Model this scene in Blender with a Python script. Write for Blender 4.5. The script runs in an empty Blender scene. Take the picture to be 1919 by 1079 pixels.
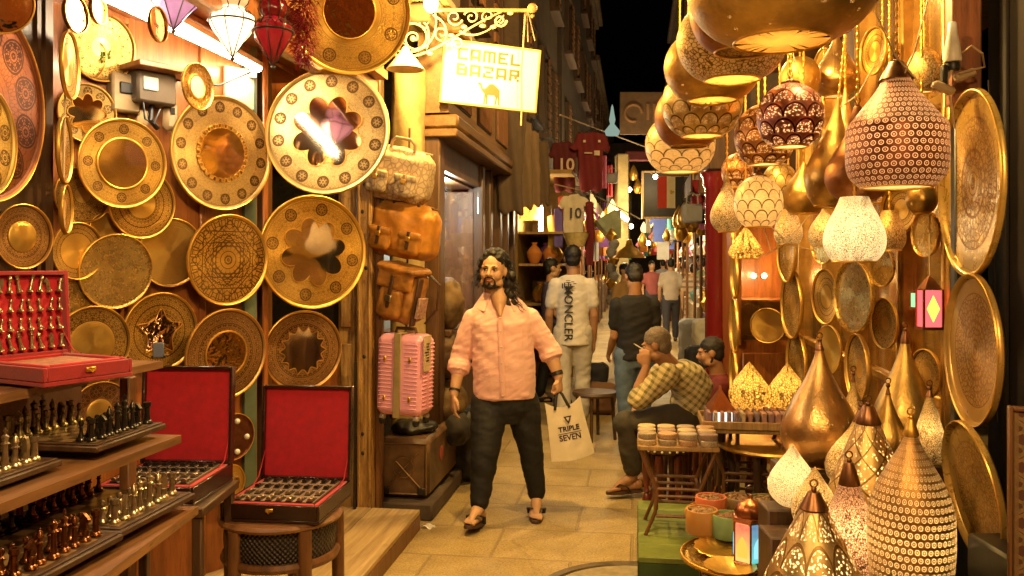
import bpy, bmesh, math, random
from mathutils import Vector, Matrix, noise
random.seed(11)
S = bpy.context.scene
C = S.collection
pi = math.pi
R = math.radians

# ------------------------------------------------------------------ camera, world, exposure
cam = bpy.data.objects.new('camera', bpy.data.cameras.new('camera'))
C.objects.link(cam)
cam.data.sensor_width = 36
cam.data.lens = 30.0
cam.data.shift_y = -0.0258
cam.data.clip_end = 500
cam.data.clip_start = 0.05
cam.location = (0, 0, 1.64)
cam.rotation_euler = (R(90), 0, 0)
S.camera = cam
W = bpy.data.worlds.new("World")
S.world = W
W.use_nodes = True
_sky = W.node_tree.nodes.new('ShaderNodeTexSky')
_sky.sky_type = 'NISHITA'
_sky.sun_disc = False
_sky.sun_elevation = R(-4)
_sky.sun_rotation = R(200)
W.node_tree.links.new(_sky.outputs[0], W.node_tree.nodes['Background'].inputs[0])
W.node_tree.nodes['Background'].inputs[1].default_value = 0.012      # night
S.view_settings.view_transform = 'Standard'
S.view_settings.look = 'None'
S.view_settings.exposure = 1.45
S.view_settings.gamma = 1.0
S.cycles.use_denoising = True
S.cycles.sample_clamp_indirect = 4.0
S.cycles.max_bounces = 8
S.cycles.caustics_reflective = False
S.cycles.caustics_refractive = False

# ------------------------------------------------------------------ places: a point seen at (px, py) that stands at depth y
F, HZ, CH = 1600.0, 490.0, 1.64
def P(px, py, y): return Vector(((px-960)/F*y, y, CH-(py-HZ)/F*y))
def SV(v): return Vector((v.x, v.y, v.z))
SA = R(8.2)                                            # the alley runs 8.2 degrees to the right of the view
SD = Vector((math.sin(SA), math.cos(SA), 0))           # along the alley
SN = Vector((math.cos(SA), -math.sin(SA), 0))          # across it
def RZ(a): return Matrix.Rotation(a, 4, 'Z')
def RX(a): return Matrix.Rotation(a, 4, 'X')
def RY(a): return Matrix.Rotation(a, 4, 'Y')
def T(*a):
    return Matrix.Translation(Vector(a[0]) if len(a) == 1 else Vector(a))
def SC(x, y, z): return Matrix.Diagonal((x, y, z, 1))
ALLEY = RZ(-SA)

# ------------------------------------------------------------------ mesh collecting
class MB:
    def __init__(s): s.v, s.f, s.mi, s.uv = [], [], [], []
    def add(s, vs, fs, M=None, mi=0, uvs=None):
        b = len(s.v)
        for v in vs:
            v = Vector(v)
            s.v.append(M @ v if M is not None else v)
        for i, f in enumerate(fs):
            s.f.append([b+k for k in f]); s.mi.append(mi)
            s.uv.append(uvs[i] if uvs else None)
        return s
    def box(s, c, d, M=None, mi=0, r=0.0):
        x, y, z = d[0]/2, d[1]/2, d[2]/2
        c = Vector(c)
        if r <= 0:
            vs = [c+Vector((sx*x, sy*y, sz*z)) for sx in (-1, 1) for sy in (-1, 1) for sz in (-1, 1)]
            return s.add(vs, [(0,1,3,2),(4,6,7,5),(0,4,5,1),(2,3,7,6),(0,2,6,4),(1,5,7,3)], M, mi)
        r = min(r, x*.9, y*.9, z*.9)
        bm = bmesh.new()
        for sx in (-1, 1):
            for sy in (-1, 1):
                for sz in (-1, 1):
                    for k in range(3):
                        q = [r, r, r]; q[k] = 0
                        bm.verts.new(c+Vector((sx*(x-q[0]), sy*(y-q[1]), sz*(z-q[2]))))
        bmesh.ops.convex_hull(bm, input=bm.verts)
        bm.verts.index_update()
        s.add([v.co.copy() for v in bm.verts], [[v.index for v in f.verts] for f in bm.faces], M, mi)
        bm.free()
        return s
    def lathe(s, prof, seg=32, M=None, mi=0, lobes=0, lamp=0.0, planar=0.0, vs=1.0):
        """prof: (radius, z) list about local z; lobes/lamp scallop the section; uv = (turn, length) or planar/planar"""
        vv, ff, uu = [], [], []
        n = len(prof); acc = [0.0]
        for i in range(1, n):
            acc.append(acc[-1]+math.hypot(prof[i][0]-prof[i-1][0], prof[i][1]-prof[i-1][1]))
        for r, z in prof:
            for k in range(seg):
                a = 2*pi*k/seg
                q = r*(1+lamp*(abs(math.cos(a*lobes/2))-.6)) if lobes else r
                vv.append((q*math.cos(a), q*math.sin(a), z))
        for i in range(n-1):
            for k in range(seg):
                k2 = (k+1) % seg
                ids = (i*seg+k, i*seg+k2, (i+1)*seg+k2, (i+1)*seg+k)
                if planar:
                    u = [(vv[j][0]/planar, vv[j][1]/planar) for j in ids]
                else:
                    u = [(k/seg, acc[i]*vs), ((k+1)/seg, acc[i]*vs), ((k+1)/seg, acc[i+1]*vs), (k/seg, acc[i+1]*vs)]
                if prof[i][0] < 1e-6: ids, u = ids[1:], u[1:]
                elif prof[i+1][0] < 1e-6: ids, u = ids[:3], u[:3]
                ff.append(ids); uu.append(u)
        return s.add(vv, ff, M, mi, uu)
    def tube(s, pts, rad, seg=8, M=None, mi=0, cap=True, flat=1.0):
        pts = [Vector(p) for p in pts]
        n = len(pts)
        if not isinstance(rad, (list, tuple)): rad = [rad]*n
        vs, fs = [], []
        up = None
        for i in range(n):
            t = (pts[min(i+1, n-1)]-pts[max(i-1, 0)])
            if t.length < 1e-9: t = Vector((0, 0, 1))
            t.normalize()
            if up is None:
                up = Vector((0, 0, 1)) if abs(t.z) < .9 else Vector((0, 1, 0))
            a = t.cross(up)
            if a.length < 1e-6: a = t.cross(Vector((1, 0, 0)))
            a.normalize(); b = a.cross(t).normalized(); up = b
            for k in range(seg):
                w = 2*pi*k/seg
                vs.append(pts[i]+a*(rad[i]*math.cos(w))+b*(rad[i]*flat*math.sin(w)))
        for i in range(n-1):
            for k in range(seg):
                k2 = (k+1) % seg
                fs.append((i*seg+k, i*seg+k2, (i+1)*seg+k2, (i+1)*seg+k))
        if cap:
            fs.append(list(range(seg))[::-1]); fs.append([(n-1)*seg+k for k in range(seg)])
        return s.add(vs, fs, M, mi)
    def prism(s, poly, d0, d1, M=None, mi=0):
        """polygon (x, z) in the xz plane, thickness from y=d0 to y=d1"""
        n = len(poly)
        vs = [(p[0], d0, p[1]) for p in poly]+[(p[0], d1, p[1]) for p in poly]
        fs = [list(range(n))[::-1], [n+k for k in range(n)]]
        fs += [(k, (k+1) % n, n+(k+1) % n, n+k) for k in range(n)]
        return s.add(vs, fs, M, mi)
    def ball(s, c, r, seg=12, rings=8, M=None, mi=0):
        if not isinstance(r, (list, tuple)): r = (r, r, r)
        MM = T(c) @ SC(*r)
        if M is not None: MM = M @ MM
        prof = [(math.sin(pi*i/rings), -math.cos(pi*i/rings)) for i in range(rings+1)]
        prof[0] = (0, -1); prof[-1] = (0, 1)
        return s.lathe(prof, seg, MM, mi)
    def sheet(s, fn, nu, nv, thick=0.0, mi=0, M=None):
        """fn(u, v) -> point; a grid, doubled to a thin slab if thick"""
        g = [[Vector(fn(i/nu, j/nv)) for i in range(nu+1)] for j in range(nv+1)]
        vs = [p for row in g for p in row]
        w = nu+1
        fs = [(j*w+i, j*w+i+1, (j+1)*w+i+1, (j+1)*w+i) for j in range(nv) for i in range(nu)]
        uvs = [[(a % w/nu, a//w/nv) for a in f] for f in fs]
        if thick:
            m = len(vs)
            nrm = []
            for j in range(nv+1):
                for i in range(nu+1):
                    du = g[j][min(i+1, nu)]-g[j][max(i-1, 0)]
                    dv = g[min(j+1, nv)][i]-g[max(j-1, 0)][i]
                    k = du.cross(dv)
                    nrm.append(k.normalized() if k.length > 1e-12 else Vector((0, 1, 0)))
            vs = vs+[vs[k]-nrm[k]*thick for k in range(m)]
            uvs = uvs+[list(reversed(u)) for u in uvs]
            fs = fs+[tuple(m+a for a in reversed(f)) for f in fs]
            rim = [i for i in range(w)]+[j*w+nu for j in range(1, nv+1)]+[nv*w+i for i in range(nu-1, -1, -1)]+[j*w for j in range(nv-1, 0, -1)]
            for a in range(len(rim)):
                b = (a+1) % len(rim)
                fs.append((rim[b], rim[a], m+rim[a], m+rim[b])); uvs.append([(0, 0)]*4)
        return s.add(vs, fs, M, mi, uvs)
    def mesh(s, name, mats, sharp=38):
        me = bpy.data.meshes.new(name)
        me.from_pydata([tuple(v) for v in s.v], [], s.f)
        for m in (mats if isinstance(mats, (list, tuple)) else [mats]): me.materials.append(m)
        for p, i in zip(me.polygons, s.mi): p.material_index = i
        if any(u for u in s.uv):
            uv = me.uv_layers.new(name='UVMap')
            for p, u in zip(me.polygons, s.uv):
                if u:
                    for li, q in zip(p.loop_indices, u): uv.data[li].uv = q
        bm = bmesh.new(); bm.from_mesh(me)
        bmesh.ops.recalc_face_normals(bm, faces=bm.faces)
        bm.to_mesh(me); bm.free()
        for p in me.polygons: p.use_smooth = True
        me.set_sharp_from_angle(angle=R(sharp))
        return me

def tag(o, label, cat, group=None, kind=None):
    o['label'] = label
    if cat: o['category'] = cat
    if group: o['group'] = group
    if kind: o['kind'] = kind
    return o
def struct(o):
    o['kind'] = 'structure'; return o
def link(name, me, parent=None, M=None):
    o = bpy.data.objects.new(name, me); C.objects.link(o)
    if parent is not None: o.parent = parent
    if M is not None: o.matrix_local = M
    return o
def part(name, mb, mats, parent=None, M=None, sharp=38):
    return link(name, mb.mesh(name, mats, sharp), parent, M)
def thing(name, label, cat, M=None, group=None):
    o = bpy.data.objects.new(name, None); C.objects.link(o)
    o.empty_display_size = .05
    if M is not None: o.matrix_world = M
    return tag(o, label, cat, group)
def solo(name, mb, mats, label, cat, M=None, group=None, sharp=38):
    return tag(part(name, mb, mats, None, M, sharp), label, cat, group)
def dup(o, M, label=None, group=None, parent=None):
    c = o.copy(); C.objects.link(c)
    if parent is None: c.matrix_world = M
    else:
        c.parent = parent
    if label: c['label'] = label
    if group: c['group'] = group
    for ch in [k for k in o.children]:
        d = dup(ch, None, parent=c); d.matrix_local = ch.matrix_local.copy()
    return c
def lamp_light(name, loc, power, col=(1, .66, .3), rad=.04, parent=None):
    l = bpy.data.lights.new(name, 'POINT'); l.energy = power; l.color = (col[0], col[1]*.95, col[2]*.78); l.shadow_soft_size = rad
    o = bpy.data.objects.new(name, l); C.objects.link(o)
    if parent is not None: o.parent = parent
    o.location = loc
    return o

# ------------------------------------------------------------------ node writing
class X:
    def __init__(s, g, k): s.g, s.k = g, k
    def _o(s, op, b, rev=False): return s.g.math(op, b, s) if rev else s.g.math(op, s, b)
    def __add__(s, b): return s._o('ADD', b)
    def __radd__(s, b): return s._o('ADD', b)
    def __sub__(s, b): return s._o('SUBTRACT', b)
    def __rsub__(s, b): return s._o('SUBTRACT', b, True)
    def __mul__(s, b): return s._o('MULTIPLY', b)
    def __rmul__(s, b): return s._o('MULTIPLY', b)
    def __truediv__(s, b): return s._o('DIVIDE', b)
    def __lt__(s, b): return s._o('LESS_THAN', b)
    def __gt__(s, b): return s._o('GREATER_THAN', b)
class G:
    def __init__(s, name):
        s.m = bpy.data.materials.new(name); s.m.use_nodes = True
        s.t = s.m.node_tree; s.t.nodes.clear()
    def n(s, typ, out=0, props=None, **ins):
        k = s.t.nodes.new('ShaderNode'+typ)
        for a, b in (props or {}).items(): setattr(k, a, b)
        for a, b in ins.items():
            a = a.replace('_', ' ')
            if a[0] == 'i' and a[1:].isdigit(): sock = k.inputs[int(a[1:])]
            else: sock = k.inputs[a]
            s.put(sock, b)
        return X(s, k.outputs[out])
    def put(s, sock, b):
        if isinstance(b, X): s.t.links.new(b.k, sock)
        elif isinstance(b, (tuple, list)) and len(b) == 3 and sock.type == 'RGBA': sock.default_value = (*b, 1)
        else: sock.default_value = b
    def math(s, op, a, b=None, c=None):
        k = s.t.nodes.new('ShaderNodeMath'); k.operation = op
        for i, q in enumerate((a, b, c)):
            if q is not None: s.put(k.inputs[i], q)
        return X(s, k.outputs[0])
    def xyz(s, a, b, c=0.0): return s.n('CombineXYZ', i0=a, i1=b, i2=c)
    def split(s, v):
        k = s.t.nodes.new('ShaderNodeSeparateXYZ'); s.put(k.inputs[0], v)
        return [X(s, q) for q in k.outputs]
    def obj(s): return s.n('TexCoord', 3)
    def uv(s): return s.n('TexCoord', 2)
    def noise(s, v, sc, det=4, rough=.6, out=0): return s.n('TexNoise', out, Vector=v, Scale=sc, Detail=det, Roughness=rough)
    def vor(s, v, sc, feat='F1', out=0): return s.n('TexVoronoi', out, {'feature': feat}, Vector=v, Scale=sc)
    def mix(s, f, a, b):
        k = s.t.nodes.new('ShaderNodeMix'); k.data_type = 'RGBA'
        s.put(k.inputs[0], f); s.put(k.inputs[6], a); s.put(k.inputs[7], b)
        return X(s, k.outputs[2])
    def ramp(s, v, lo, hi):
        k = s.t.nodes.new('ShaderNodeMapRange'); k.clamp = True
        s.put(k.inputs[0], v); k.inputs[1].default_value = lo; k.inputs[2].default_value = hi
        return X(s, k.outputs[0])
    def bump(s, h, st=.3, d=.01): return s.n('Bump', Height=h, Strength=st, Distance=d)
    def out(s, sh):
        o = s.t.nodes.new('ShaderNodeOutputMaterial'); s.t.links.new(sh.k, o.inputs[0]); return s.m
    def pbr(s, col, rough=.5, metal=0.0, normal=None, **kw):
        ins = {'Base_Color': col, 'Roughness': rough, 'Metallic': metal}
        if normal is not None: ins['Normal'] = normal
        ins.update(kw)
        return s.n('BsdfPrincipled', **ins)

def simple(name, col, rough=.6, metal=0.0, var=.25, sc=9.0, bump=.15, bs=60.0, **kw):
    """a plain surface with mottled colour and a fine uneven grain"""
    g = G(name); o = g.obj()
    n = g.noise(o, sc, 5)
    dk = tuple(c*(1-var) for c in col); lt = tuple(min(1, c*(1+var*.7)) for c in col)
    c = g.mix(g.ramp(n, .3, .7), dk, lt)
    b = g.bump(g.noise(o, bs, 3), bump, .004)
    return g.out(g.pbr(c, rough, metal, b, **kw))
def glow(name, col, st):
    g = G(name)
    return g.out(g.n('Emission', Color=(*col, 1), Strength=st))
def wood(name, col, rough=.45, sc=1.0, axis='z', dark=.55, coat=0.0):
    g = G(name); o = g.obj()
    x, y, z = g.split(o)
    st = {'z': (x*9, y*9, z*.8), 'x': (x*.8, y*9, z*9), 'y': (x*9, y*.8, z*9)}[axis]
    v = g.xyz(*st)
    n = g.noise(v, 2.5*sc, 6, .65)
    f = g.noise(v, 14*sc, 3, .5)
    c = g.mix(g.ramp(n, .35, .68), tuple(q*dark for q in col), tuple(min(1, q*1.2) for q in col))
    c = g.mix(g.ramp(f, .55, .75), c, tuple(q*.45 for q in col))
    return g.out(g.pbr(c, rough, 0, g.bump(n+f*.5, .25, .004), **{'Coat_Weight': coat, 'Coat_Roughness': .12}))

BR = (.78, .46, .09); BRD = (.10, .042, .010)
def brass_plain(name, col=BR, rough=.3, rings=True):
    """spun brass: lathe marks, brushed round the centre"""
    g = G(name); x, y, z = g.split(g.uv())
    r = g.math('SQRT', x*x+y*y)
    n = g.noise(g.xyz(r*60, 0, 0), 3, 3)
    m = g.noise(g.obj(), 6, 4)
    st = g.noise(g.obj(), 26, 5, .7)
    c = g.mix(g.ramp(m, .3, .7), tuple(q*.72 for q in col), col)
    c = g.mix(g.ramp(st, .58, .8)*.5, c, tuple(q*.35 for q in col))
    step = g.math('SINE', r*95)*g.math('GREATER_THAN', r, .72)
    tg = g.n('Tangent', 0, {'direction_type': 'RADIAL', 'axis': 'Z'})
    sh = g.pbr(c, g.ramp(st, .2, .9)*.18+(rough-.06), .85, g.bump(n+(step*.5 if rings else n), .18, .003), **{'Anisotropic': .72, 'Tangent': tg})
    return g.out(sh)
def brass_engraved(name, col=BR, n_sym=8, r0=.36, r1=.93, ros=0, rc=.7, rr=.16, fine=10.0, rough=.33, dark=BRD, star=False, dens=.09, metal=.78):
    """engraved tray: blackened arabesque lines mirrored round the centre, rosettes in the border"""
    g = G(name); x, y, z = g.split(g.uv())
    r = g.math('SQRT', x*x+y*y)
    th = g.math('ARCTAN2', y, x)
    a = g.math('ABSOLUTE', g.math('FRACT', th*(n_sym/(2*pi))+20)-.5)
    kal = g.xyz(a*(2*pi/n_sym)*r, r)
    d1 = g.vor(kal, fine, 'DISTANCE_TO_EDGE')
    line = (d1 < dens)
    d2 = g.vor(g.xyz(a*(2*pi/n_sym)*r, r, .4), fine*2.6, 'F1')
    dots = (d2 < .30)
    band = (r > r0)*(r < r1)
    mask = g.math('MAXIMUM', line, dots*.75)*band
    for rad in (r0, r1, (r0+r1)*.5 if not ros else rc+rr*1.35):
        mask = g.math('MAXIMUM', mask, g.math('ABSOLUTE', r-rad) < .008)
    if ros:
        b = (g.math('FRACT', th*(ros/(2*pi))+20)-.5)*(2*pi/ros)
        lx, ly = b*r, r-rc
        d = g.math('SQRT', lx*lx+ly*ly)
        la = g.math('ABSOLUTE', g.math('FRACT', g.math('ARCTAN2', ly, lx)*(6/(2*pi))+20)-.5)
        e = g.vor(g.xyz(la*d*1.2, d), fine*2.2, 'DISTANCE_TO_EDGE')
        inner = (e < .16)*(d < rr*.9)
        clear = (d > rr*1.06)
        mask = g.math('MAXIMUM', mask*clear*.55, g.math('MAXIMUM', inner, g.math('ABSOLUTE', d-rr) < .012))
    if star:
        for k in (0, pi/4):
            cx, sx = math.cos(k), math.sin(k)
            u = g.math('ABSOLUTE', x*cx+y*sx); v = g.math('ABSOLUTE', y*cx-x*sx)
            m = g.math('MAXIMUM', u, v)
            for q in (.3, .38, .62):
                mask = g.math('MAXIMUM', mask, g.math('ABSOLUTE', m-q) < .012)
    n = g.noise(g.obj(), 7, 5)
    c0 = g.mix(g.ramp(n, .3, .7), tuple(q*.7 for q in col), col)
    tn = g.noise(g.obj(), 19, 6, .72)
    c0 = g.mix(g.ramp(tn, .56, .8)*.5, c0, tuple(q*.42 for q in col))
    c = g.mix(mask*.92, c0, dark)
    bands = g.noise(g.xyz(r*50, 0, 0), 2, 2)
    tg = g.n('Tangent', 0, {'direction_type': 'RADIAL', 'axis': 'Z'})
    sh = g.pbr(c, mask*.3+(rough-.05)+g.ramp(tn, .35, .8)*.12, metal, g.bump((1-mask)+bands*.15, .35, .003), **{'Anisotropic': .75, 'Tangent': tg})
    return g.out(sh)

def pierced(name, col, pat, nu=18, nv=14.0, tint=(1, .72, .38), leak=.75, rough=.3, dark=None, metal=.9):
    """sheet-metal lampshade; light from the bulb inside passes the pierced pattern"""
    g = G(name); u, v, _ = g.split(g.uv())
    row = g.math('FLOOR', v*nv)
    cu = g.math('FRACT', u*nu+row*.5)-.5
    cv = g.math('FRACT', v*nv)
    o = g.obj()
    if pat == 'rings':
        d = g.math('SQRT', cu*cu+(cv-.5)*(cv-.5))+(g.noise(o, 55, 3)-.5)*.14
        hole = g.math('MAXIMUM', (d > .25)*(d < .38), d < .10)
        line = (d > .38)*(d < .44)
    elif pat == 'scales':
        d = g.math('SQRT', cu*cu*1.0+cv*cv*.35)
        line = g.math('ABSOLUTE', d-.5) < .035
        e = g.vor(g.xyz(u*nu*9, v*nv*9), 1.0, 'F1')
        hole = (e < .36)*(d < .45)
    elif pat == 'glass':
        d = g.math('SQRT', cu*cu+cv*cv*.35)
        line = g.math('ABSOLUTE', d-.5) < .04
        e = g.noise(g.xyz(u*nu*3, v*nv*3), 2.0, 4)
        hole = (1-line)*g.ramp(e, .25, .7)
    elif pat == 'filigree':
        e = g.vor(g.xyz(u*nu, v*nv), 1.0, 'DISTANCE_TO_EDGE')
        hole = (e > .16)
        line = (e < .07)
    elif pat == 'diamond':
        a1 = g.math('FRACT', u*nu*.5+v*nv*.5); b1 = g.math('FRACT', u*nu*.5-v*nv*.5+20)
        line = g.math('MAXIMUM', a1 < .09, b1 < .09)
        e = g.vor(g.xyz(u*nu*4, v*nv*4), 1.0, 'F1')
        hole = (e < .27)*(1-line)
    else:                                                # hammered
        e = g.vor(g.xyz(u*nu*1.5, v*nv*1.5), 1.0, 'F1')
        hole = (g.vor(g.xyz(u*nu, v*nv), .5, 'F1') < .13)*1.0
        line = e*0.0
    n = g.noise(o, 14, 5, .65)
    c = g.mix(g.ramp(n, .3, .72), tuple(q*.6 for q in col), col)
    c = g.mix(line*.8, c, dark or tuple(q*.2 for q in col))
    ham = g.vor(g.xyz(u*nu*2.2, v*nv*2.2), 1.0, 'SMOOTH_F1')
    sh = g.pbr(c, g.ramp(n, .1, .9)*.22+rough, metal, g.bump(ham*.6+line-hole*.4, .3, .004))
    tr = g.n('BsdfTranslucent', Color=(*tint, 1))
    k = g.n('MixShader', i0=hole*leak, i1=sh, i2=tr)
    return g.out(k)

# stock materials
M_wood_or = wood('orange varnished wood', (.36, .115, .025), .38, coat=.3)
M_wood_dk = wood('dark brown wood', (.075, .035, .015), .5)
M_wood_md = wood('mid brown wood', (.20, .085, .03), .45)
M_wood_yel = wood('pale worn wood', (.42, .25, .09), .6)
M_wood_x = wood('shelf wood', (.24, .11, .04), .4, axis='y', coat=.2)
M_black = simple('black paint', (.012, .011, .010), .45)
M_iron = simple('dark iron', (.05, .04, .035), .45, .7)
M_brass_pl = brass_plain('spun brass')
M_brass_dull = simple('dull brass', BR, .36, .9, .3, 14)
M_copper = simple('aged copper', (.42, .15, .06), .33, .9, .35, 14)
M_cap = simple('dark copper cap', (.20, .09, .04), .35, .85)
M_white = simple('white plastic', (.75, .70, .6), .4)
M_cord = simple('pale cord', (.5, .36, .2), .7)
M_bulb = glow('lit warm bulb', (1, .72, .36), 22)
M_bulbw = glow('lit white bulb', (1, .9, .72), 25)
g = G('mirror glass'); _n = g.noise(g.obj(), 5, 3)
M_mirror = g.out(g.pbr(g.mix(_n, (.78, .60, .38), (.92, .76, .52)), .05, 1.0, g.bump(g.noise(g.obj(), 5, 2), .07, .012)))
M_red = simple('red velvet', (.46, .004, .014), .75, 0, .2, 30, .25, 300, Sheen_Weight=.25)
M_redbox = simple('dark red velvet', (.30, .004, .010), .75, 0, .2, 30, .25, 300, Sheen_Weight=.3)

def text_mesh(s, size, mat, depth=.002, align='CENTER', bold=0.0):
    c = bpy.data.curves.new('lettering', 'FONT')
    c.body = s; c.size = size; c.align_x = align; c.align_y = 'CENTER'; c.extrude = depth/2; c.offset = bold; c.resolution_u = 3
    o = bpy.data.objects.new('lettering', c); C.objects.link(o)
    bpy.context.view_layer.update()
    me = bpy.data.meshes.new_from_object(o.evaluated_get(bpy.context.evaluated_depsgraph_get()))
    bpy.data.objects.remove(o)
    me.materials.clear(); me.materials.append(mat)
    return me
def remesh(mb, voxel, mat, smooth=4, disp=None):
    """union of closed shapes grown into one skin"""
    me = mb.mesh('skin', mat)
    o = bpy.data.objects.new('skin', me); C.objects.link(o)
    k = o.modifiers.new('r', 'REMESH'); k.mode = 'VOXEL'; k.voxel_size = voxel; k.use_smooth_shade = True
    if smooth:
        k = o.modifiers.new('s', 'SMOOTH'); k.factor = .5; k.iterations = smooth
    bpy.context.view_layer.update()
    r = bpy.data.meshes.new_from_object(o.evaluated_get(bpy.context.evaluated_depsgraph_get()))
    bpy.data.objects.remove(o); bpy.data.meshes.remove(me)
    if disp:
        r.update()
        nn = [v.normal.copy() for v in r.vertices]
        for v, q in zip(r.vertices, nn): v.co += q*disp(v.co)
    for p in r.polygons: p.use_smooth = True
    r.materials.clear()
    r.materials.append(mat)
    return r
# ================================================================== THE SETTING
TA = math.tan(SA)
def al(a, y, z=0.0): return Vector((a+TA*y, y, z))       # a: metres right of the alley line through the camera
def AM(a, y, z=0.0): return T(al(a, y, z)) @ ALLEY
def hit(px, py, a):                                      # the point of the wall plane `a` seen at a pixel
    y = a/((px-960)/F-TA); return P(px, py, y)

def ground_mat():
    g = G('worn stone paving'); o = g.obj()
    x, y, z = g.split(o)
    n0 = g.noise(o, 1.3, 3)
    v = g.xyz(x+n0*.03, y+n0*.03)
    k = g.t.nodes.new('ShaderNodeTexBrick')
    g.put(k.inputs['Vector'], v); k.offset = .43
    k.inputs['Scale'].default_value = 1.0; k.inputs['Brick Width'].default_value = .78; k.inputs['Row Height'].default_value = .52
    k.inputs['Mortar Size'].default_value = .009; k.inputs['Mortar Smooth'].default_value = .35
    k.inputs['Color1'].default_value = (0, 0, 0, 1); k.inputs['Color2'].default_value = (1, 1, 1, 1); k.inputs['Mortar'].default_value = (.5, .5, .5, 1)
    tone = X(g, k.outputs[0]); gap = X(g, k.outputs[1])
    c = g.mix(tone, (.44, .31, .12), (.52, .375, .155))
    st = g.noise(o, 2.2, 7, .68)
    c = g.mix(g.ramp(st, .46, .72)*.6, c, (.16, .105, .042))
    gr = g.noise(o, .7, 6, .7)
    c = g.mix(g.ramp(gr, .5, .7)*.5, c, (.13, .085, .035))
    sp = g.noise(o, 85, 3, .7)
    c = g.mix(g.ramp(sp, .42, .72)*.8, c, (.10, .07, .032))
    c = g.mix(g.ramp(g.noise(o, 60, 2), .60, .78)*.4, c, (.5, .42, .28))
    crack = g.vor(g.xyz(x+g.noise(o, 3, 4)*.25, y+g.noise(o, 4, 4)*.25), .9, 'DISTANCE_TO_EDGE')
    c = g.mix((crack < .004)*.22, c, (.08, .06, .035))
    c = g.mix(gap*.42, c, (.18, .12, .05))
    h = sp*.35+st*.5-gap*1.2
    return g.out(g.pbr(c, g.ramp(st, .3, .8)*.25+.48, 0, g.bump(h, .8, .008)))
m = MB(); m.sheet(lambda u, v: ((u-.5)*160, -40+v*200, 0), 8, 8, .0)
struct(part('ground', m, ground_mat(), None, ALLEY))

def plaster(name, col, sc=3.0):
    g = G(name); o = g.obj()
    n = g.noise(o, sc, 8, .68); f = g.noise(o, sc*14, 4)
    c = g.mix(g.ramp(n, .35, .7), tuple(q*.5 for q in col), col)
    c = g.mix(g.ramp(f, .62, .8)*.6, c, tuple(q*.35 for q in col))
    return g.out(g.pbr(c, .8, 0, g.bump(n+f*.3, .5, .012)))
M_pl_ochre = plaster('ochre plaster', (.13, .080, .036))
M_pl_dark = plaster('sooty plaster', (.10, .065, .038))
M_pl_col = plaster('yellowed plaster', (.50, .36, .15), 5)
M_glassdark = simple('dark window glass', (.02, .018, .015), .08, .2)
M_paleglass = simple('pale meter glass', (.5, .55, .5), .15)

def facade(label, side, a, y0, y1, z0, z1, mat, rows, cols, cornice=True, balc=False, open_to=0.0):
    """a building front along the alley; side -1 left, +1 right; windows with sills and shutters"""
    ym = (y0+y1)/2
    M = AM(a, ym, 0)
    t = thing('building', label, 'building', M)
    Ln = (y1-y0)/math.cos(SA)
    m = MB(); m.box((side*.6, 0, (z0+z1)/2), (1.2, Ln, z1-z0))
    part('wall', m, mat, t)
    ww, wh = Ln/cols*.46, (z1-z0)/rows*.52
    for i in range(rows):
        for j in range(cols):
            cz = z0+(z1-z0)*(i+.5)/rows; cy = -Ln/2+Ln*(j+.5)/cols
            m = MB()
            for s in (-1, 1):
                m.box((-side*.03, cy+s*ww/2, cz), (.10, .07, wh+.07)); m.box((-side*.031, cy, cz+s*wh/2), (.105, ww-.071, .07))
            m.box((-side*.06, cy, cz-wh/2-.07), (.18, ww+.2, .06))
            w = part('window', m, M_wood_dk, t)
            m = MB(); m.box((-side*.004, cy, cz), (.012, ww-.07, wh-.07)); part('pane', m, M_glassdark, w)
            m = MB()
            for q in range(9):
                m.box((-side*.09, cy+ww*.42*(1 if (i+j) % 2 else -1), cz-wh/2+.06+q*(wh-.12)/8), (.03, ww*.3, (wh-.12)/12))
            part('shutter', m, M_wood_md, w)
    if cornice:
        m = MB(); m.box((-side*.12, 0, z1-.12), (.3, Ln+.02, .18), None, 0, .02); m.box((-side*.07, 0, z1-.255), (.18, Ln+.01, .1), None, 0, .02); part('cornice', m, M_pl_ochre, t)
        m = MB(); m.box((-side*.05, 0, z0+.06), (.16, Ln+.012, .12), None, 0, .02)
        part('string_course', m, M_pl_ochre, t)
    if balc:
        m = MB(); cz = z0+(z1-z0)*.45
        m.box((-side*.3, 0, cz), (.6, Ln*.5, .08))
        for q in range(14): m.box((-side*.57, -Ln*.24+q*Ln*.48/13, cz+.45), (.03, .03, .82))
        m.box((-side*.57, 0, cz+.88), (.06, Ln*.5, .05))
        part('balcony', m, M_wood_md, t)
    return t
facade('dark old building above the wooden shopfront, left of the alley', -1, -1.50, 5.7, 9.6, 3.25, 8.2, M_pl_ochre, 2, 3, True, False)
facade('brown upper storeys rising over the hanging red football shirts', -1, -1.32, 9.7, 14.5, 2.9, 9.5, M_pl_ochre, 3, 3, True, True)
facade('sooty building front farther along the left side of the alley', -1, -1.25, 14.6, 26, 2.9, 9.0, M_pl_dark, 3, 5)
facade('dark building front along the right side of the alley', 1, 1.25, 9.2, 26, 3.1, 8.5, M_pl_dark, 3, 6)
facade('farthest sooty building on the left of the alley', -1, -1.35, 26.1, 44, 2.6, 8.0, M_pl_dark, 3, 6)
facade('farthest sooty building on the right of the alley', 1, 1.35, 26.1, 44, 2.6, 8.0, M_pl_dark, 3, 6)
m = MB(); m.box((0, 0, 4), (9, .6, 8)); m.box((0, -.33, 3.2), (9, .1, .3)); m.box((0, -.34, .5), (9, .12, 1.0))
solo('end_wall', m, M_pl_dark, 'sooty wall closing the far end of the alley', 'wall', AM(0, 46, 0))
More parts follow.
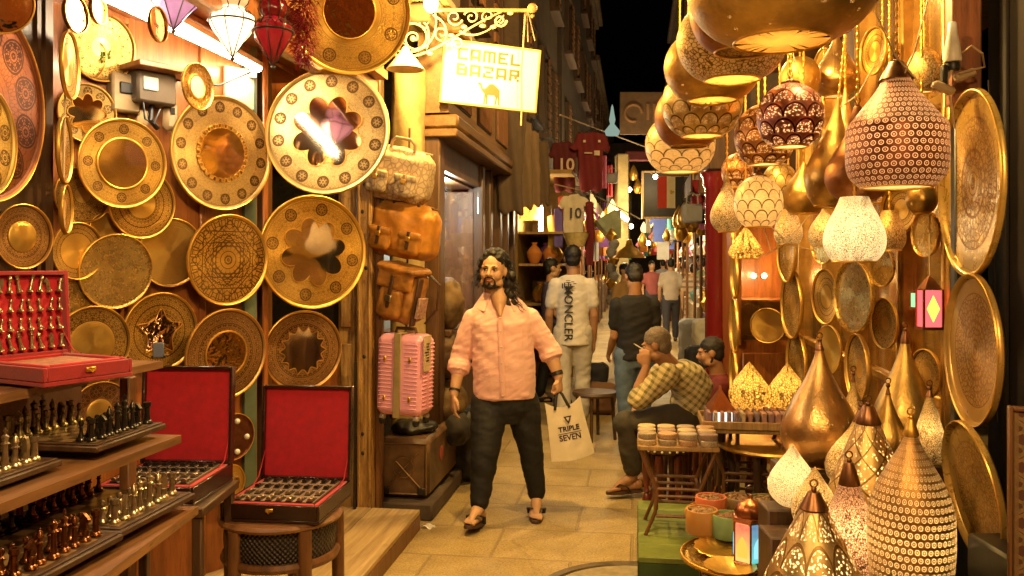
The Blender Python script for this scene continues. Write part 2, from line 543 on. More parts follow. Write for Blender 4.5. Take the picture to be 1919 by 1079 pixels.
# the covered market carries on behind the photographer
m = MB(); m.box((0, 0, 2.2), (9, .4, 4.4)); m.box((0, .24, 2.9), (9, .1, .2)); m.box((-2, .25, 1.2), (1.4, .1, 2.2)); m.box((1.5, .25, 1.2), (1.8, .1, 2.2))
solo('back_wall', m, M_wood_or, 'panelled wooden shop wall behind the photographer', 'wall', AM(0, -2.6, 0))
m = MB(); m.box((0, 0, 1.8), (.2, 6.5, 3.6)); [m.box((-.13, -2.8+q*.95, 1.4), (.06, .1, 2.8)) for q in range(7)]
solo('side_wall', m, M_wood_or, 'panelled wooden shop wall beside the photographer', 'wall', AM(2.6, .6, 0))

# ------------------------------------------------------------------ LEFT SHOP shell
# wall hung with trays
w0, w1 = P(105, 490, 3.6), P(482, 490, 4.385)
WA = math.atan2(w1.y-w0.y, w1.x-w0.x)
WL = (w1-w0).length
MW = T(w0.x, w0.y, 0) @ RZ(WA)                           # x along the wall, -y towards us
t = thing('tray_wall', 'orange varnished wooden wall hung with brass trays', 'wall', MW)
m = MB(); m.box((WL/2-.25, .03, 1.45), (WL+.5, .06, 2.9)); part('panel', m, M_wood_or, t)
m = MB()
for q in range(5): m.box((-.4+q*.36, -.008, 1.45), (.035, .016, 2.9), None, 0, .006)
part('batten', m, M_wood_or, t)
M_green = simple('worn green paint', (.10, .14, .09), .6)
m = MB(); m.box((WL-.055, -.012, 1.45), (.07, .024, 2.9)); part('painted_strip', m, M_green, t)
# dark jamb right of the wall and the recess behind the two big trays
t = thing('door_frame', 'dark brown wooden frame between the tray wall and the doorway', 'door frame', T(P(492, 490, 4.7).x, 4.7, 0))
m = MB(); m.box((0, 0, 1.45), (.07, .12, 2.9), None, 0, .008); m.box((-.045, .02, 1.45), (.02, .08, 2.9)); part('jamb', m, M_wood_dk, t)
m = MB(); m.box((.04, -.02, 1.45), (.014, .09, 2.9)); part('trim', m, M_wood_md, t)
t = thing('wooden_door', 'half glazed wooden door standing behind the big hanging trays', 'door', T(P(572, 490, 5.35).x, 5.35, 0) @ RZ(R(4)))
m = MB(); m.box((0, .03, .5), (.62, .05, 1.0)); m.box((-.27, .03, 1.9), (.08, .05, 1.798)); m.box((.27, .03, 1.9), (.08, .05, 1.798)); m.box((0, .03, 2.72), (.459, .05, .16)); m.box((0, .03, 1.03), (.459, .054, .06))
m.box((0, -.005, .5), (.4, .02, .7), None, 0, .01)
part('frame', m, M_wood_or, t)
m = MB(); m.box((0, .035, 1.84), (.46, .008, 1.6)); part('pane', m, M_glassdark, t)
# worn carved jamb
t = thing('worn_jamb', 'worn carved wooden jamb with nail holes left of the luggage', 'door frame', T(P(676, 490, 5.4).x, 5.4, 0) @ RZ(R(-5)))
g = G('worn carved wood'); o_ = g.obj(); n_ = g.noise(g.xyz(*[q*k for q, k in zip(g.split(o_), (22, 22, 2.2))]), 1.6, 7, .7)
f_ = g.noise(o_, 24, 6, .75)
c_ = g.mix(g.ramp(n_, .36, .62), (.16, .07, .02), (.50, .29, .085)); c_ = g.mix(g.ramp(f_, .58, .72)*.8, c_, (.09, .035, .012))
M_worn = g.out(g.pbr(c_, .5, 0, g.bump(n_+f_, .6, .008)))
m = MB()
m.box((-.075, 0, 1.45), (.11, .10, 2.9), None, 0, .008)
for q in range(5): m.box((-.075, -.058, .35+q*.55), (.075, .018, .45), None, 0, .008)
m.box((-.075, -.055, .16), (.125, .03, .3), None, 0, .01)
part('carved_panel', m, M_worn, t)
m = MB(); m.box((.05, -.04, 1.45), (.095, .12, 2.9), None, 0, .012); m.tube([(.018, -.10, .1), (.018, -.10, 2.9)], .012, 8); m.tube([(.082, -.10, .1), (.082, -.10, 2.9)], .009, 8)
part('post', m, M_worn, t)
m = MB()
for q in (.45, .57, 1.05, 1.6, 1.95, 2.12, 2.5): m.ball((.05+.012*math.sin(q*9), -.1005, q), (.011, .004, .013), 8, 6)
part('nail_hole', m, M_black, t)
m = MB(); m.box((.115, .03, 1.45), (.035, .10, 2.9), None, 0, .006); part('trim', m, M_wood_md, t)
m = MB(); m.tube([(-.008, -.16, -.0), (-.008, -.15, .4), (-.009, -.12, .9)], .009, 6)
solo('iron_rod', m, M_iron, 'thin dark iron rod leaning on the worn jamb', 'rod', T(P(676, 490, 5.4).x, 5.4, .12))

# ceiling of the shop with its fluorescent tube
t = thing('shop_ceiling', 'orange wooden ceiling over the tray shop', 'ceiling', AM(-2.45, 3.2, 0))
m = MB()
m.box((0, 0, 2.76), (1.9, 4.2, .05)); part('board', m, M_wood_or, t)
m = MB()
for q in range(6): m.box((-.8+q*.32, 0, 2.72), (.03, 4.2, .03), None, 0, .006)
part('batten', m, M_wood_or, t)
m = MB(); m.box((.86, 0, 2.65), (.06, 4.2, .16), None, 0, .01); part('fascia', m, M_wood_or, t)
tb0, tb1 = P(485, 128, 4.3), P(200, -6, 2.98)
t = thing('tube_light', 'long glowing fluorescent tube under the wooden ceiling', 'lamp', T(tb0))
d = tb1-tb0
M_tube = glow('lit fluorescent tube', (1, .80, .52), 42)
m = MB(); m.tube([(0, 0, 0), d*.5, d], .017, 12); part('tube', m, M_tube, t)
m = MB()
mm = T(d*.5+Vector((-.02, 0, .045))) @ RZ(math.atan2(d.y, d.x)-pi/2)
m.box((0, 0, 0), (.07, d.length+.06, .035), mm, 0, .006)
for s in (-1, 1): m.box((.015, s*(d.length/2+.012), -.04), (.035, .022, .05), mm, 0, .004)
part('fitting', m, M_white, t)

# shelf unit at lower left
def shelf_pt(px, py, y): return P(px, py, y)
t = thing('display_shelves', 'stepped wooden display shelves holding the chess sets', 'shelves', AM(-1.72, 2.3, 0))
Mi = t.matrix_world.inverted()
for e0, e1, dep in ((shelf_pt(306, 676, 2.9), shelf_pt(-60, 747, 2.06), .62), (shelf_pt(340, 815, 2.6), shelf_pt(-60, 968, 1.77), .55), (shelf_pt(372, 948, 2.5), shelf_pt(130, 1122, 1.80), .6)):
    u = (e1-e0); u.z = 0; u.normalize(); v = Vector((u.y, -u.x, 0))
    if v.x > 0: v = -v
    q = [e0, e1+u*.5, e1+u*.5+v*dep, e0+v*dep*.8]
    z = e0.z
    m = MB(); vs = [Mi @ Vector((k.x, k.y, z)) for k in q]+[Mi @ Vector((k.x, k.y, z-.024)) for k in q]
    m.add(vs, [(0, 1, 2, 3), (7, 6, 5, 4), (0, 4, 5, 1), (1, 5, 6, 2), (2, 6, 7, 3), (3, 7, 4, 0)])
    part('shelf', m, M_wood_x, t)
m = MB(); m.box((-.05, .68, .62), (.04, .05, 1.24), None, 0, .006); part('upright', m, M_wood_md, t)
m = MB(); m.box((.18, .18, .44), (.035, .035, .88), None, 0, .005); part('upright', m, M_wood_md, t)
m = MB(); m.box((.32, .02, .44), (.03, .03, .88), None, 0, .005); part('upright', m, M_wood_md, t)
m = MB(); m.box((-.36, 0, .65), (.03, 1.7, 1.3)); part('back_panel', m, M_wood_dk, t)
m = MB(); m.box((.0, -.1, .35), (.5, .9, .03)); part('low_shelf', m, M_wood_md, t)
for q in range(3):
    m = MB(); m.box((0, 0, .09+.0), (.2, .26, .17), None, 0, .008); [m.box((.103, 0, .03+k*.03), (.004, .25, .006)) for k in range(5)]
    solo('cardboard_box', m, simple('pale cardboard', (.42, .30, .16), .8), ['pale box under the lowest shelf, nearest the stool', 'pale box under the lowest shelf, middle one', 'pale box under the lowest shelf, deepest in'][q], 'box', AM(-1.60+.02*q, 2.62-q*.3, .366))

# dark side board carrying the large reddish tray
m = MB(); m.box((0, 0, 1.5), (.04, 1.0, 3.0)); m.box((.028, .47, 1.5), (.016, .05, 3.0)); m.box((.026, .41, 1.5), (.014, .025, 3.0))
solo('side_board', m, M_wood_dk, 'dark wooden side board behind the large reddish tray', 'board', T(-1.70, 2.6, 0))

# step
c0 = P(790, 955, 5.23)
t = thing('platform_step', 'low pale wooden step in front of the worn jamb', 'step', T(c0.x, c0.y, 0) @ ALLEY)
m = MB()
g = G('worn pale boards'); o_ = g.obj(); a_, b_, c_ = g.split(o_)
n_ = g.noise(g.xyz(a_*26, b_*1.2, c_*26), 1.2, 6, .7); f_ = g.noise(o_, 5, 6, .7)
c_ = g.mix(g.ramp(n_, .35, .66), (.27, .17, .07), (.52, .37, .18)); c_ = g.mix(g.ramp(f_, .58, .8)*.6, c_, (.16, .1, .045))
M_step = g.out(g.pbr(c_, .6, 0, g.bump(n_, .4, .006)))
for q in range(4): m.box((-.16-q*.306, -1.2, .105), (.303, 2.4, .03), None, 0, .004)
part('tread', m, M_step, t)
m = MB(); m.box((-.02, -1.2, .045), (.03, 2.38, .088)); m.box((-.6, -.02, .045), (1.13, .03, .088)); part('riser', m, M_wood_md, t)

m = MB(); m.sheet(lambda u, v: ((u-.5)*.07+.012*math.sin(v*9), (v-.5)*.05, .012+.012*math.sin(u*7+v*5)), 8, 8, .0015)
solo('paper_scrap', m, M_white, 'crumpled pale paper scrap on the ground beside the step', 'litter', T(P(802, 490, 5.25).x, 5.25, .0))
# plaster column, awning beam and lamp over the sign
m = MB()
def colf(u, v):
    a = u*2*pi; r = .128+.006*math.sin(3*a+v*7)+.010*noise.noise(Vector((math.cos(a)*2, math.sin(a)*2, v*9)))-(v*.012)
    return (r*math.cos(a), r*math.sin(a), v*2.98)
m.sheet(colf, 40, 60); m.lathe([(0, 2.98), (.12, 2.98)], 40)
cx = P(765, 490, 5.95)
solo('plaster_column', m, M_pl_col, 'lit yellowish plaster column behind the cone lampshade', 'column', T(cx.x, cx.y, 0))
b0 = P(735, 17, 5.7)
t = thing('awning', 'wooden awning edge above the luggage, lit from below', 'awning', T(P(770, 490, 5.3).x, 5.3, 0) @ ALLEY)
m = MB(); m.box((-.3, 0, 3.42), (.85, 1.5, .05)); part('board', m, M_pl_col, t)
m = MB(); [m.box((-.66+.24*k, 0, 3.37), (.04, 1.5, .05), None, 0, .006) for k in range(4)]; part('rafter', m, M_wood_yel, t)
# ================================================================== BRASS TRAYS
def tray_prof(r, deep=.018):
    return [(0, 0), (r*.70, 0), (r*.74, .001), (r*.93, .003), (r*.955, deep*.6), (r*.985, deep*.75), (r, deep*.5), (r*1.002, deep*.1), (r*.97, -.003), (0, -.004)]
def mirror_poly(kind, r, n=8):
    out = []
    K = 240
    for i in range(K):
        a = 2*pi*i/K
        if kind == 'petal': q = r*(.70+.30*abs(math.cos(a*n/2))**.8)
        elif kind == 'gear': q = r*(1.0 if math.sin(a*n) > 0 else .87)
        elif kind == 'star': q = r*(.58+.42*(1-abs(math.sin(a*n/2)))**1.4)
        elif kind == 'cusp': q = r*(.78+.22*(1-abs(math.sin(a*n/2))))
        else: q = r
        out.append((q*math.cos(a), q*math.sin(a)))
    return out
def tray_matrix(c, yaw, pitch): return T(c) @ RZ(yaw) @ RX(R(90)+pitch)
def tray(c, D, yaw, pitch, mat, label, mirror=None, mr=.5, n=8, rot=0.0, cat='brass tray', group=None, mmat=None, sx=1.0, deep=.018, rim=True, raised=None):
    r = D/2
    t = thing('brass_tray', label, cat, tray_matrix(c, yaw, pitch) @ RZ(rot) @ SC(sx, 1, 1), group)
    m = MB(); m.lathe(tray_prof(r, deep), 72, None, 0, planar=r); part('dish', m, mat, t)
    if rim:
        m = MB(); q = .0018+r*.006
        m.lathe([(r*.985+q*math.cos(a*pi/4), deep*.62+q*math.sin(a*pi/4)) for a in range(9)], 72); part('rolled_rim', m, M_brass_dull, t)
    if mirror:
        m = MB(); po = mirror_poly(mirror, r*mr, n)
        m.prism([(x, -y) for x, y in po], -.0045, -.0015, RX(R(-90)))
        part('mirror', m, mmat or M_mirror, t, None, 30)
        if mirror != 'circle':
            m = MB(); m.tube([(x*1.01, y*1.01, .004) for x, y in po+po[:1]], .0028, 6, cap=False); part('mirror_edge', m, M_brass_dull, t)
        else:
            m = MB(); m.lathe([(r*mr+.005*math.cos(a*pi/4), .0025+.005*math.sin(a*pi/4)) for a in range(9)], 64); part('mirror_edge', m, M_brass_dull, t)
    if raised:
        m = MB(); m.lathe([(0, .006), (r*raised*.8, .006), (r*raised, .002), (r*raised, 0)], 48, None, 0, planar=r*raised); part('boss', m, M_spun, t)
    return t
M_spun = brass_plain('brushed brass', (.70, .45, .11))
M_spun2 = brass_plain('brushed brass with deep rim', (.62, .42, .13), .26)
E_ros = brass_engraved('rosette border brass', n_sym=24, r0=.52, ros=8, rc=.76, rr=.10, fine=24, dens=.06)
E_ros9 = brass_engraved('pale rosette brass', (.72, .52, .2), n_sym=20, r0=.5, ros=14, rc=.8, rr=.085, fine=24, dens=.04)
E_star = brass_engraved('star engraved brass', n_sym=16, r0=.02, r1=.92, fine=9, star=True, dens=.07)
E_fine = brass_engraved('fine engraved brass', n_sym=32, r0=.42, fine=26, dens=.09)
E_fine2 = brass_engraved('arabesque engraved brass', (.66, .40, .09), n_sym=14, r0=.3, fine=18, dens=.08)
E_bord = brass_engraved('dotted border brass', n_sym=20, r0=.62, fine=28, dens=.08)
E_red = brass_engraved('reddish engraved copper', (.34, .115, .045), n_sym=40, r0=.2, ros=11, rc=.72, rr=.17, fine=12, dens=.05, rough=.42, dark=(.07, .025, .012))
E_purp = brass_engraved('purplish engraved brass', (.60, .34, .12), n_sym=30, r0=.4, fine=28, dens=.10, rough=.33)
E_flow = brass_engraved('flower studded copper', (.45, .22, .09), n_sym=10, r0=.45, ros=9, rc=.68, rr=.2, fine=9, dens=.08)
E_pun = brass_engraved('punched brass', (.68, .46, .14), n_sym=18, r0=.3, ros=10, rc=.75, rr=.14, fine=10, dens=.03)

wn = Vector((math.sin(WA), -math.cos(WA), 0))
wd = Vector((math.cos(WA), math.sin(WA), 0))
def on_wall(px, py, off):
    b = Vector((w0.x, w0.y, 0))+wn*off
    k = (px-960)/F
    t = (b.x-k*b.y)/(k*wd.y-wd.x)
    return P(px, py, b.y+t*wd.y)
def wtray(px, py, h, off, mat, label, pitch=4, dy=0, **kw):
    c = on_wall(px, py, off)
    return tray(c, h*c.y/F, WA+R(dy), R(pitch), mat, label, **kw)
g = G('dim bronze mirror'); M_mdark = g.out(g.pbr((.62, .42, .22), .08, 1.0, g.bump(g.noise(g.obj(), 9, 3), .4, .012)))
wtray(190, 88, 128, .04, E_fine2, 'brass tray high on the wall behind the heart shaped wire leaf', 8)
wtray(163, 212, 110, .04, E_pun, 'brass tray with notched mirror centre left of the fuse boxes', mirror='petal', mr=.66, n=8)
wtray(155, 365, 106, .05, E_fine2, 'engraved brass tray half hidden below left of the eight rosette tray')
wtray(266, 382, 130, .09, E_fine, 'engraved brass tray peeping out below the eight rosette tray')
wtray(230, 306, 168, .16, E_ros, 'brass tray with eight pierced rosettes and round polished centre', 5, -2, mirror='circle', mr=.56, rot=.4)
wtray(417, 287, 214, .12, E_ros9, 'large brass tray with gear toothed mirror in the centre', 3, mirror='gear', mr=.5, n=26, rot=.1)
wtray(369, 162, 88, .34, M_spun2, 'small plain brass tray hung in front of the shop wall below the tube light', 0, 20, mirror='circle', mr=.5, mmat=simple('pale mirror reflection', (.8, .72, .5), .2))  # mirror centre coloured pale to stand in for a bright reflection
wtray(197, 430, 64, .03, M_spun, 'smallest plain brass tray, tucked among larger ones left of centre on the wall')
wtray(320, 473, 130, .06, M_spun, 'plain brushed brass tray left of the star engraved tray', 5)
wtray(217, 508, 142, .09, M_spun2, 'plain brass tray with deep rim and bright spun highlights', 6)
wtray(428, 487, 172, .14, E_star, 'brass tray engraved all over with an eight pointed star', 4)
wtray(144, 470, 108, .10, E_bord, 'brass tray with dotted border right of the round plain centred tray', 2, 12)
wtray(138, 568, 126, .07, M_spun2, 'plain brass tray half hidden behind the red box of silver chessmen', 4, 8)
wtray(172, 645, 146, .10, E_fine2, 'engraved brass tray with plain middle above the open red box base', 4, raised=.6)
wtray(300, 622, 150, .07, E_fine, 'engraved brass tray with jagged star shaped polished centre', 4, mirror='star', mr=.62, n=5, rot=.3, mmat=M_mdark)
wtray(424, 663, 172, .13, E_purp, 'brass tray with fine engraved border and large round mirror over the open chess box', 4, mirror='circle', mr=.5, mmat=M_mdark)
wtray(165, 692, 92, .05, E_pun, 'punched brass tray showing just under the top shelf')
wtray(186, 772, 116, .10, E_flow, 'copper tray studded with nine flower rosettes behind the middle shelf', 3, raised=.42)
wtray(437, 818, 88, .06, simple('dark tooled copper', (.20, .07, .03), .35, .8, .4, 30), 'dark copper tray with pale studs right of the open chess box', 2)
wtray(426, 905, 72, .05, M_spun, 'lowest plain brass tray, between the two open chess boxes', 2, mirror='petal', mr=.75, n=3, mmat=M_mdark)
for k in range(5):
    a = 2*pi*k/5
    c = on_wall(437+26*math.cos(a), 818+30*math.sin(a), .09)
    solo('stud', MB().ball((0, 0, 0), (.014, .014, .014), 10, 8), M_white, 'round pale stud on the dark copper tray', 'stud', T(c), 'pale studs on the dark copper tray')
# the big ones right of the wall
def ytray(px, py, h, y, yaw, pitch, mat, label, **kw):
    return tray(P(px, py, y), h*y/F, R(yaw), R(pitch), mat, label, **kw)
ytray(614, 246, 240, 4.2, -6, -5, E_ros9, 'largest shining brass tray with flower shaped mirror beside the plaster column', mirror='petal', mr=.58, n=8, rot=.39)
ytray(655, 22, 232, 4.0, 20, 18, E_ros, 'dark brass tray tilted forward at the top edge beside the red glass lantern', mirror='circle', mr=.42, mmat=M_mdark)
ytray(588, 472, 214, 4.5, 37, 1, E_ros, 'brass tray with flower shaped mirror right of the star engraved tray', mirror='petal', mr=.6, n=8, rot=.2, mmat=M_mirror)
ytray(568, 657, 152, 4.6, 34, 3, E_purp, 'brass tray with toothed mirror directly above the right open chess box', mirror='cusp', mr=.6, n=14, mmat=M_mirror)
# far left
ytray(-28, 188, 385, 2.62, 90, 0, E_red, 'huge reddish copper tray with rosettes cut by the left edge')
ytray(-34, 262, 215, 2.35, 92, 0, E_pun, 'yellow brass tray hung in front of the huge reddish one')
ytray(42, 443, 122, 2.86, 68, 0, E_purp, 'engraved brass tray with a plain round centre above the silver chessmen', raised=.48)
ytray(-4, 2, 122, 2.3, 30, 4, M_mdark, 'dark tray cut by the top left corner')
# a string of small trays seen edge on
for (px, py, h, yaw, y, lab, mt) in ((128, 122, 126, 104, 3.1, 'topmost edge on tray on the hanging string', E_bord), (118, 280, 126, 107, 3.1, 'edge on tray on the string beside the notched mirror tray', E_fine2),
                              (121, 392, 92, 106, 3.1, 'lowest edge on tray on the hanging string', E_fine), (181, 18, 54, 87, 3.0, 'pale little tray at the near end of the tube light', M_spun2), (294, 46, 66, 85, 3.05, 'small grey tray hanging in front of the tube light', M_mdark), (139, 26, 72, 83, 3.0, 'dark round tray at the top of the hanging string', M_mdark)):
    ytray(px, py, h, y, yaw, 0, mt, lab)
m = MB(); m.tube([P(128, -10, 3.1), P(128, 60, 3.1), P(122, 185, 3.1), P(119, 345, 3.1), P(121, 440, 3.1)], .004, 6)
solo('string', m, M_cord, 'string the edge on trays hang from', 'string')
# leaf of bent wire
t = thing('wire_leaf', 'heart shaped bent wire leaf with green beads', 'ornament', T(P(178, 110, 3.7)) @ RZ(R(15)))
m = MB(); hp = []
for i in range(25):
    a = -pi/2+2*pi*i/24
    hp.append((.05*math.sin(a+pi/2)*abs(math.cos(a/2-pi/4))**.3*1.0, 0, .07*math.sin(a)))
m.tube([(x, 0, z*1.1) for x, y, z in hp], .0035, 6); m.tube([(0, 0, .075), (-.02, 0, .12)], .0035, 6); part('wire', m, M_brass_dull, t)
m = MB(); [m.ball((random.uniform(-.01, .06), .01, random.uniform(-.01, .04)), .006, 6, 4) for k in range(40)]; part('beads', m, simple('green beads', (.16, .22, .03), .4), t)

# fuse boxes and meters
t = thing('electricity_meter', 'grey electricity meter with glass front among the fuse boxes', 'meter', T(on_wall(284, 166, .06)) @ RZ(WA))
m = MB(); m.box((0, 0, 0), (.19, .11, .15), None, 0, .012); part('case', m, simple('grey bakelite', (.10, .075, .05), .4), t)
m = MB(); m.box((-.035, -.058, .01), (.07, .01, .06), None, 0, .003); part('window', m, M_paleglass, t)
t = thing('fuse_box', 'pale fuse box with black switch left of the meter', 'fuse box', T(on_wall(232, 175, .03)) @ RZ(WA))
m = MB(); m.box((0, 0, 0), (.13, .06, .17), None, 0, .01); part('case', m, simple('yellowed plastic', (.34, .24, .12), .5), t)
m = MB(); m.box((.0, -.034, .02), (.07, .012, .05), None, 0, .004); part('switch', m, M_black, t)
t = thing('junction_box', 'small pale rounded box with a black slot below the meter', 'junction box', T(on_wall(318, 217, .05)) @ RZ(WA))
m = MB(); m.box((0, 0, 0), (.07, .05, .14), None, 0, .02); part('case', m, simple('aged cream plastic', (.36, .25, .14), .45), t)
m = MB(); m.box((0, -.027, .02), (.02, .006, .03)); part('slot', m, M_black, t)
m = MB(); m.tube([on_wall(268, 190, .1), on_wall(272, 222, .12), on_wall(288, 232, .12), on_wall(300, 205, .1)], .005, 6); m.tube([on_wall(255, 140, .08), on_wall(330, 150, .1), on_wall(410, 160, .16), on_wall(470, 135, .2)], .005, 6)
m.tube([on_wall(285, 195, .06), on_wall(282, 225, .09), on_wall(295, 240, .07)], .012, 8)
solo('cable', m, M_black, 'loose cables looping between the meter and the tube light', 'cable')
m = MB(); m.box((0, 0, 0), (.30, .2, .025), None, 0, .004); solo('wall_shelf', m, M_wood_or, 'little wooden ledge above the electricity meter', 'shelf', T(on_wall(300, 132, .1)) @ RZ(WA))
m = MB(); m.box((0, 0, 0), (.17, .02, .2), None, 0, .004); solo('notice_board', m, simple('greenish white board', (.45, .47, .34), .5), 'pale greenish board on the wall under the end of the tube light', 'board', T(on_wall(448, 165, .02)) @ RZ(WA))

# ================================================================== GLASS LANTERNS AT THE TOP LEFT
def wire_lantern(px, py_tip, y, w, hgt, gcol, label, leak=.6, power=1.2):
    tip = P(px, py_tip, y); k = y/F
    t = thing('glass_lantern', label, 'lantern', T(tip))
    r, h = w*k/2, hgt*k
    g = G('coloured lantern glass'); n_ = g.noise(g.obj(), 30, 3)
    col = g.mix(n_, tuple(q*.7 for q in gcol), gcol)
    mat = g.out(g.n('MixShader', i0=leak, i1=g.pbr(col, .08, 0, None, **{'Specular_IOR_Level': .8}), i2=g.n('BsdfTranslucent', Color=col)))
    pr = [(.004, 0), (r*.22, h*.10), (r*.52, h*.28), (r*.86, h*.47), (r, h*.60), (r*.94, h*.70), (r*.62, h*.78), (r*.5, h*.85), (r*.66, h*.92), (r*.74, h*1.02), (r*.6, h*1.15), (r*.25, h*1.24), (0.002, h*1.26)]
    m = MB(); m.lathe(pr, 40, lobes=8, lamp=.05); part('glass', m, mat, t)
    m = MB()
    for q in range(8):
        a = 2*pi*q/8
        m.tube([(1.04*x*math.cos(a), 1.04*x*math.sin(a), z) for x, z in pr], .0026, 5)
        for s in (-1, 1):
            m.tube([(r*.7*math.cos(a+s*.12*j)*(1+.08*j), r*.7*math.sin(a+s*.12*j)*(1+.08*j), h*.8-.006*j*j*.4) for j in range(5)], .002, 5)
    m.lathe([(r*1.03+.004*math.cos(b*pi/3), h*.6+.004*math.sin(b*pi/3)) for b in range(7)], 40)
    m.ball((0, 0, -.008), .009, 10, 6); m.tube([(0, 0, h*1.26), (0, 0, h*1.26+.5)], .004, 6)
    part('wire_frame', m, M_iron, t)
    if power:
        m = MB(); m.ball((0, 0, h*.62), .02, 10, 8); part('bulb', m, M_bulbw, t)
        lamp_light('bulb_light', (0, 0, h*.5), power, (1, .82, .55), .03, t)
    return t
wire_lantern(325, 54, 3.25, 96, 96, (.30, .16, .30), 'purple glass lantern in a wire frame, leftmost of the three', .45, .15)
wire_lantern(436, 106, 3.25, 84, 108, (.85, .72, .52), 'white glass lantern in a wire frame, middle of the three', .7, 1.0)
wire_lantern(512, 122, 3.25, 74, 104, (.16, .006, .008), 'dark red glass lantern in a wire frame, rightmost of the three', .3, .08)
m = MB(); bc = P(572, 60, 3.6)
for k in range(1500):
    z = random.uniform(-.14, .2); a = random.uniform(0, 2*pi); rr = random.uniform(.02, .065)*(1 if z > -.09 else .6)
    p = Vector((rr*math.cos(a), rr*math.sin(a), z)); q = p*1.0+Vector((math.cos(a)*.022, math.sin(a)*.022, random.uniform(-.03, .012)))
    s = Vector((-math.sin(a), math.cos(a), .3))*.004
    m.add([p-s, p+s, q], [(0, 1, 2)])
solo('feather_boa', m, simple('crimson feathers', (.24, .008, .014), .8), 'fluffy dark red feather bundle beside the red lantern', 'feathers', T(bc))

# ================================================================== CHESS
def chess_mesh(kind, mat):
    b = [(0, 0), (.013, 0), (.014, .004), (.012, .008), (.0085, .011)]
    m = MB()
    if kind == 'pawn': m.lathe(b+[(.005, .022), (.0045, .032), (.008, .034), (.0045, .037), (.0075, .044), (.0062, .051), (0, .054)], 14)
    elif kind == 'rook':
        m.lathe(b+[(.0075, .02), (.007, .042), (.0105, .045), (.0105, .056), (.006, .056), (.006, .05), (0, .05)], 14)
    elif kind == 'bishop': m.lathe(b+[(.0055, .026), (.005, .042), (.0095, .044), (.005, .047), (.0085, .055), (.006, .064), (.002, .069), (.003, .072), (0, .074)], 14)
    elif kind == 'queen': m.lathe(b+[(.006, .03), (.0055, .052), (.011, .054), (.006, .058), (.0098, .07), (.006, .072), (.004, .074), (.003, .077), (0, .079)], 14)
    elif kind == 'king':
        m.lathe(b+[(.0065, .032), (.006, .056), (.011, .058), (.006, .062), (.0092, .073), (.004, .077), (0, .078)], 14)
        m.box((0, 0, .085), (.0035, .0035, .015)); m.box((0, 0, .086), (.010, .0034, .0034))
    else:
        m.lathe(b+[(.008, .018), (.009, .026), (0, .028)], 14)
        m.prism([(-.008, .024), (.008, .024), (.0095, .04), (.006, .055), (.002, .061), (-.004, .056), (-.0125, .047), (-.0115, .041), (-.004, .044), (-.006, .034)], -.0045, .0045)
    return m.mesh('chess_piece', mat, 30)
M_silver = simple('silvered metal', (.42, .34, .22), .3, .9, .3, 60)
M_dkmetal = simple('blackened metal', (.05, .042, .035), .28, .8, .3, 60)
M_cop2 = simple('coppered metal', (.20, .075, .03), .27, .9, .5, 60)
M_oliv = simple('dull green bronze', (.26, .20, .085), .33, .85, .4, 60)
KINDS = ['rook', 'knight', 'bishop', 'queen', 'king', 'bishop', 'knight', 'rook']
_cm = {}
def piece(kind, mat, M, label, group):
    k = (kind, mat.name)
    if k not in _cm: _cm[k] = chess_mesh(kind, mat)
    return tag(link('chess_'+kind, _cm[k], None, M), label, 'chess piece', group)
def checker(name, c1, c2, n=8):
    g = G(name); x, y, z = g.split(g.uv())
    f = g.n('TexChecker', 1, None, Vector=g.xyz(x, y, .05), Scale=n)
    c = g.mix(f, c1, c2); nn = g.noise(g.obj(), 25, 4)
    return g.out(g.pbr(g.mix(g.ramp(nn, .4, .8)*.5, c, tuple(q*.4 for q in c1)), .3, .1, None, **{'Coat_Weight': .3}))
M_chk = checker('chequered board', (.07, .04, .02), (.30, .19, .09))
def board(corner, label, matR, nameR, matL, nameL, where, sz=.335):
    M = T(corner) @ ALLEY @ T(-sz/2, -sz/2, 0)
    t = thing('chess_board', label, 'chess board', M)
    m = MB(); m.box((0, 0, .008), (sz, sz, .016), None, 0, .003); m.box((0, 0, .0185), (sz*.95, sz*.95, .004), None, 0, .001); part('frame', m, M_wood_dk, t)
    m = MB(); s = sz*.43; m.add([(-s, -s, .0215), (s, -s, .0215), (s, s, .0215), (-s, s, .0215)], [(0, 1, 2, 3)], None, 0, [[(0, 0), (1, 0), (1, 1), (0, 1)]]); part('squares', m, M_chk, t)
    q = s*2/8
    for side, mat, nm in ((1, matR, nameR), (-1, matL, nameL)):
        for j in range(8):
            for row, kd in ((3.5, KINDS[j]), (2.5, 'pawn')):
                sc = random.uniform(.98, 1.06)
                piece(kd, mat, M @ T(side*row*q+random.uniform(-.004, .004), (j-3.5)*q+random.uniform(-.004, .004), .0215) @ RZ(random.uniform(0, 6.3)) @ SC(sc, sc, sc*1.08),
                      f'{nm} chess {kd} standing on the {where}', f'{nm} {kd}s on the {where}')
board(P(312, 803, 2.58), 'dark chess board at the far end of the middle shelf', M_dkmetal, 'blackened', M_oliv, 'green bronze', 'far board of the middle shelf')
board(P(118, 872, 2.16), 'chess board at the near end of the middle shelf', M_silver, 'pale silvery', M_oliv, 'dull bronze', 'near board of the middle shelf')
board(P(366, 934, 2.48), 'wide chess board at the far end of the lowest shelf', M_silver, 'silvery', M_cop2, 'coppery', 'far board of the lowest shelf', .36)
board(P(232, 1012, 2.12), 'dark chess board at the near end of the lowest shelf', M_cop2, 'dark copper', M_dkmetal, 'black metal', 'near board of the lowest shelf', .36)

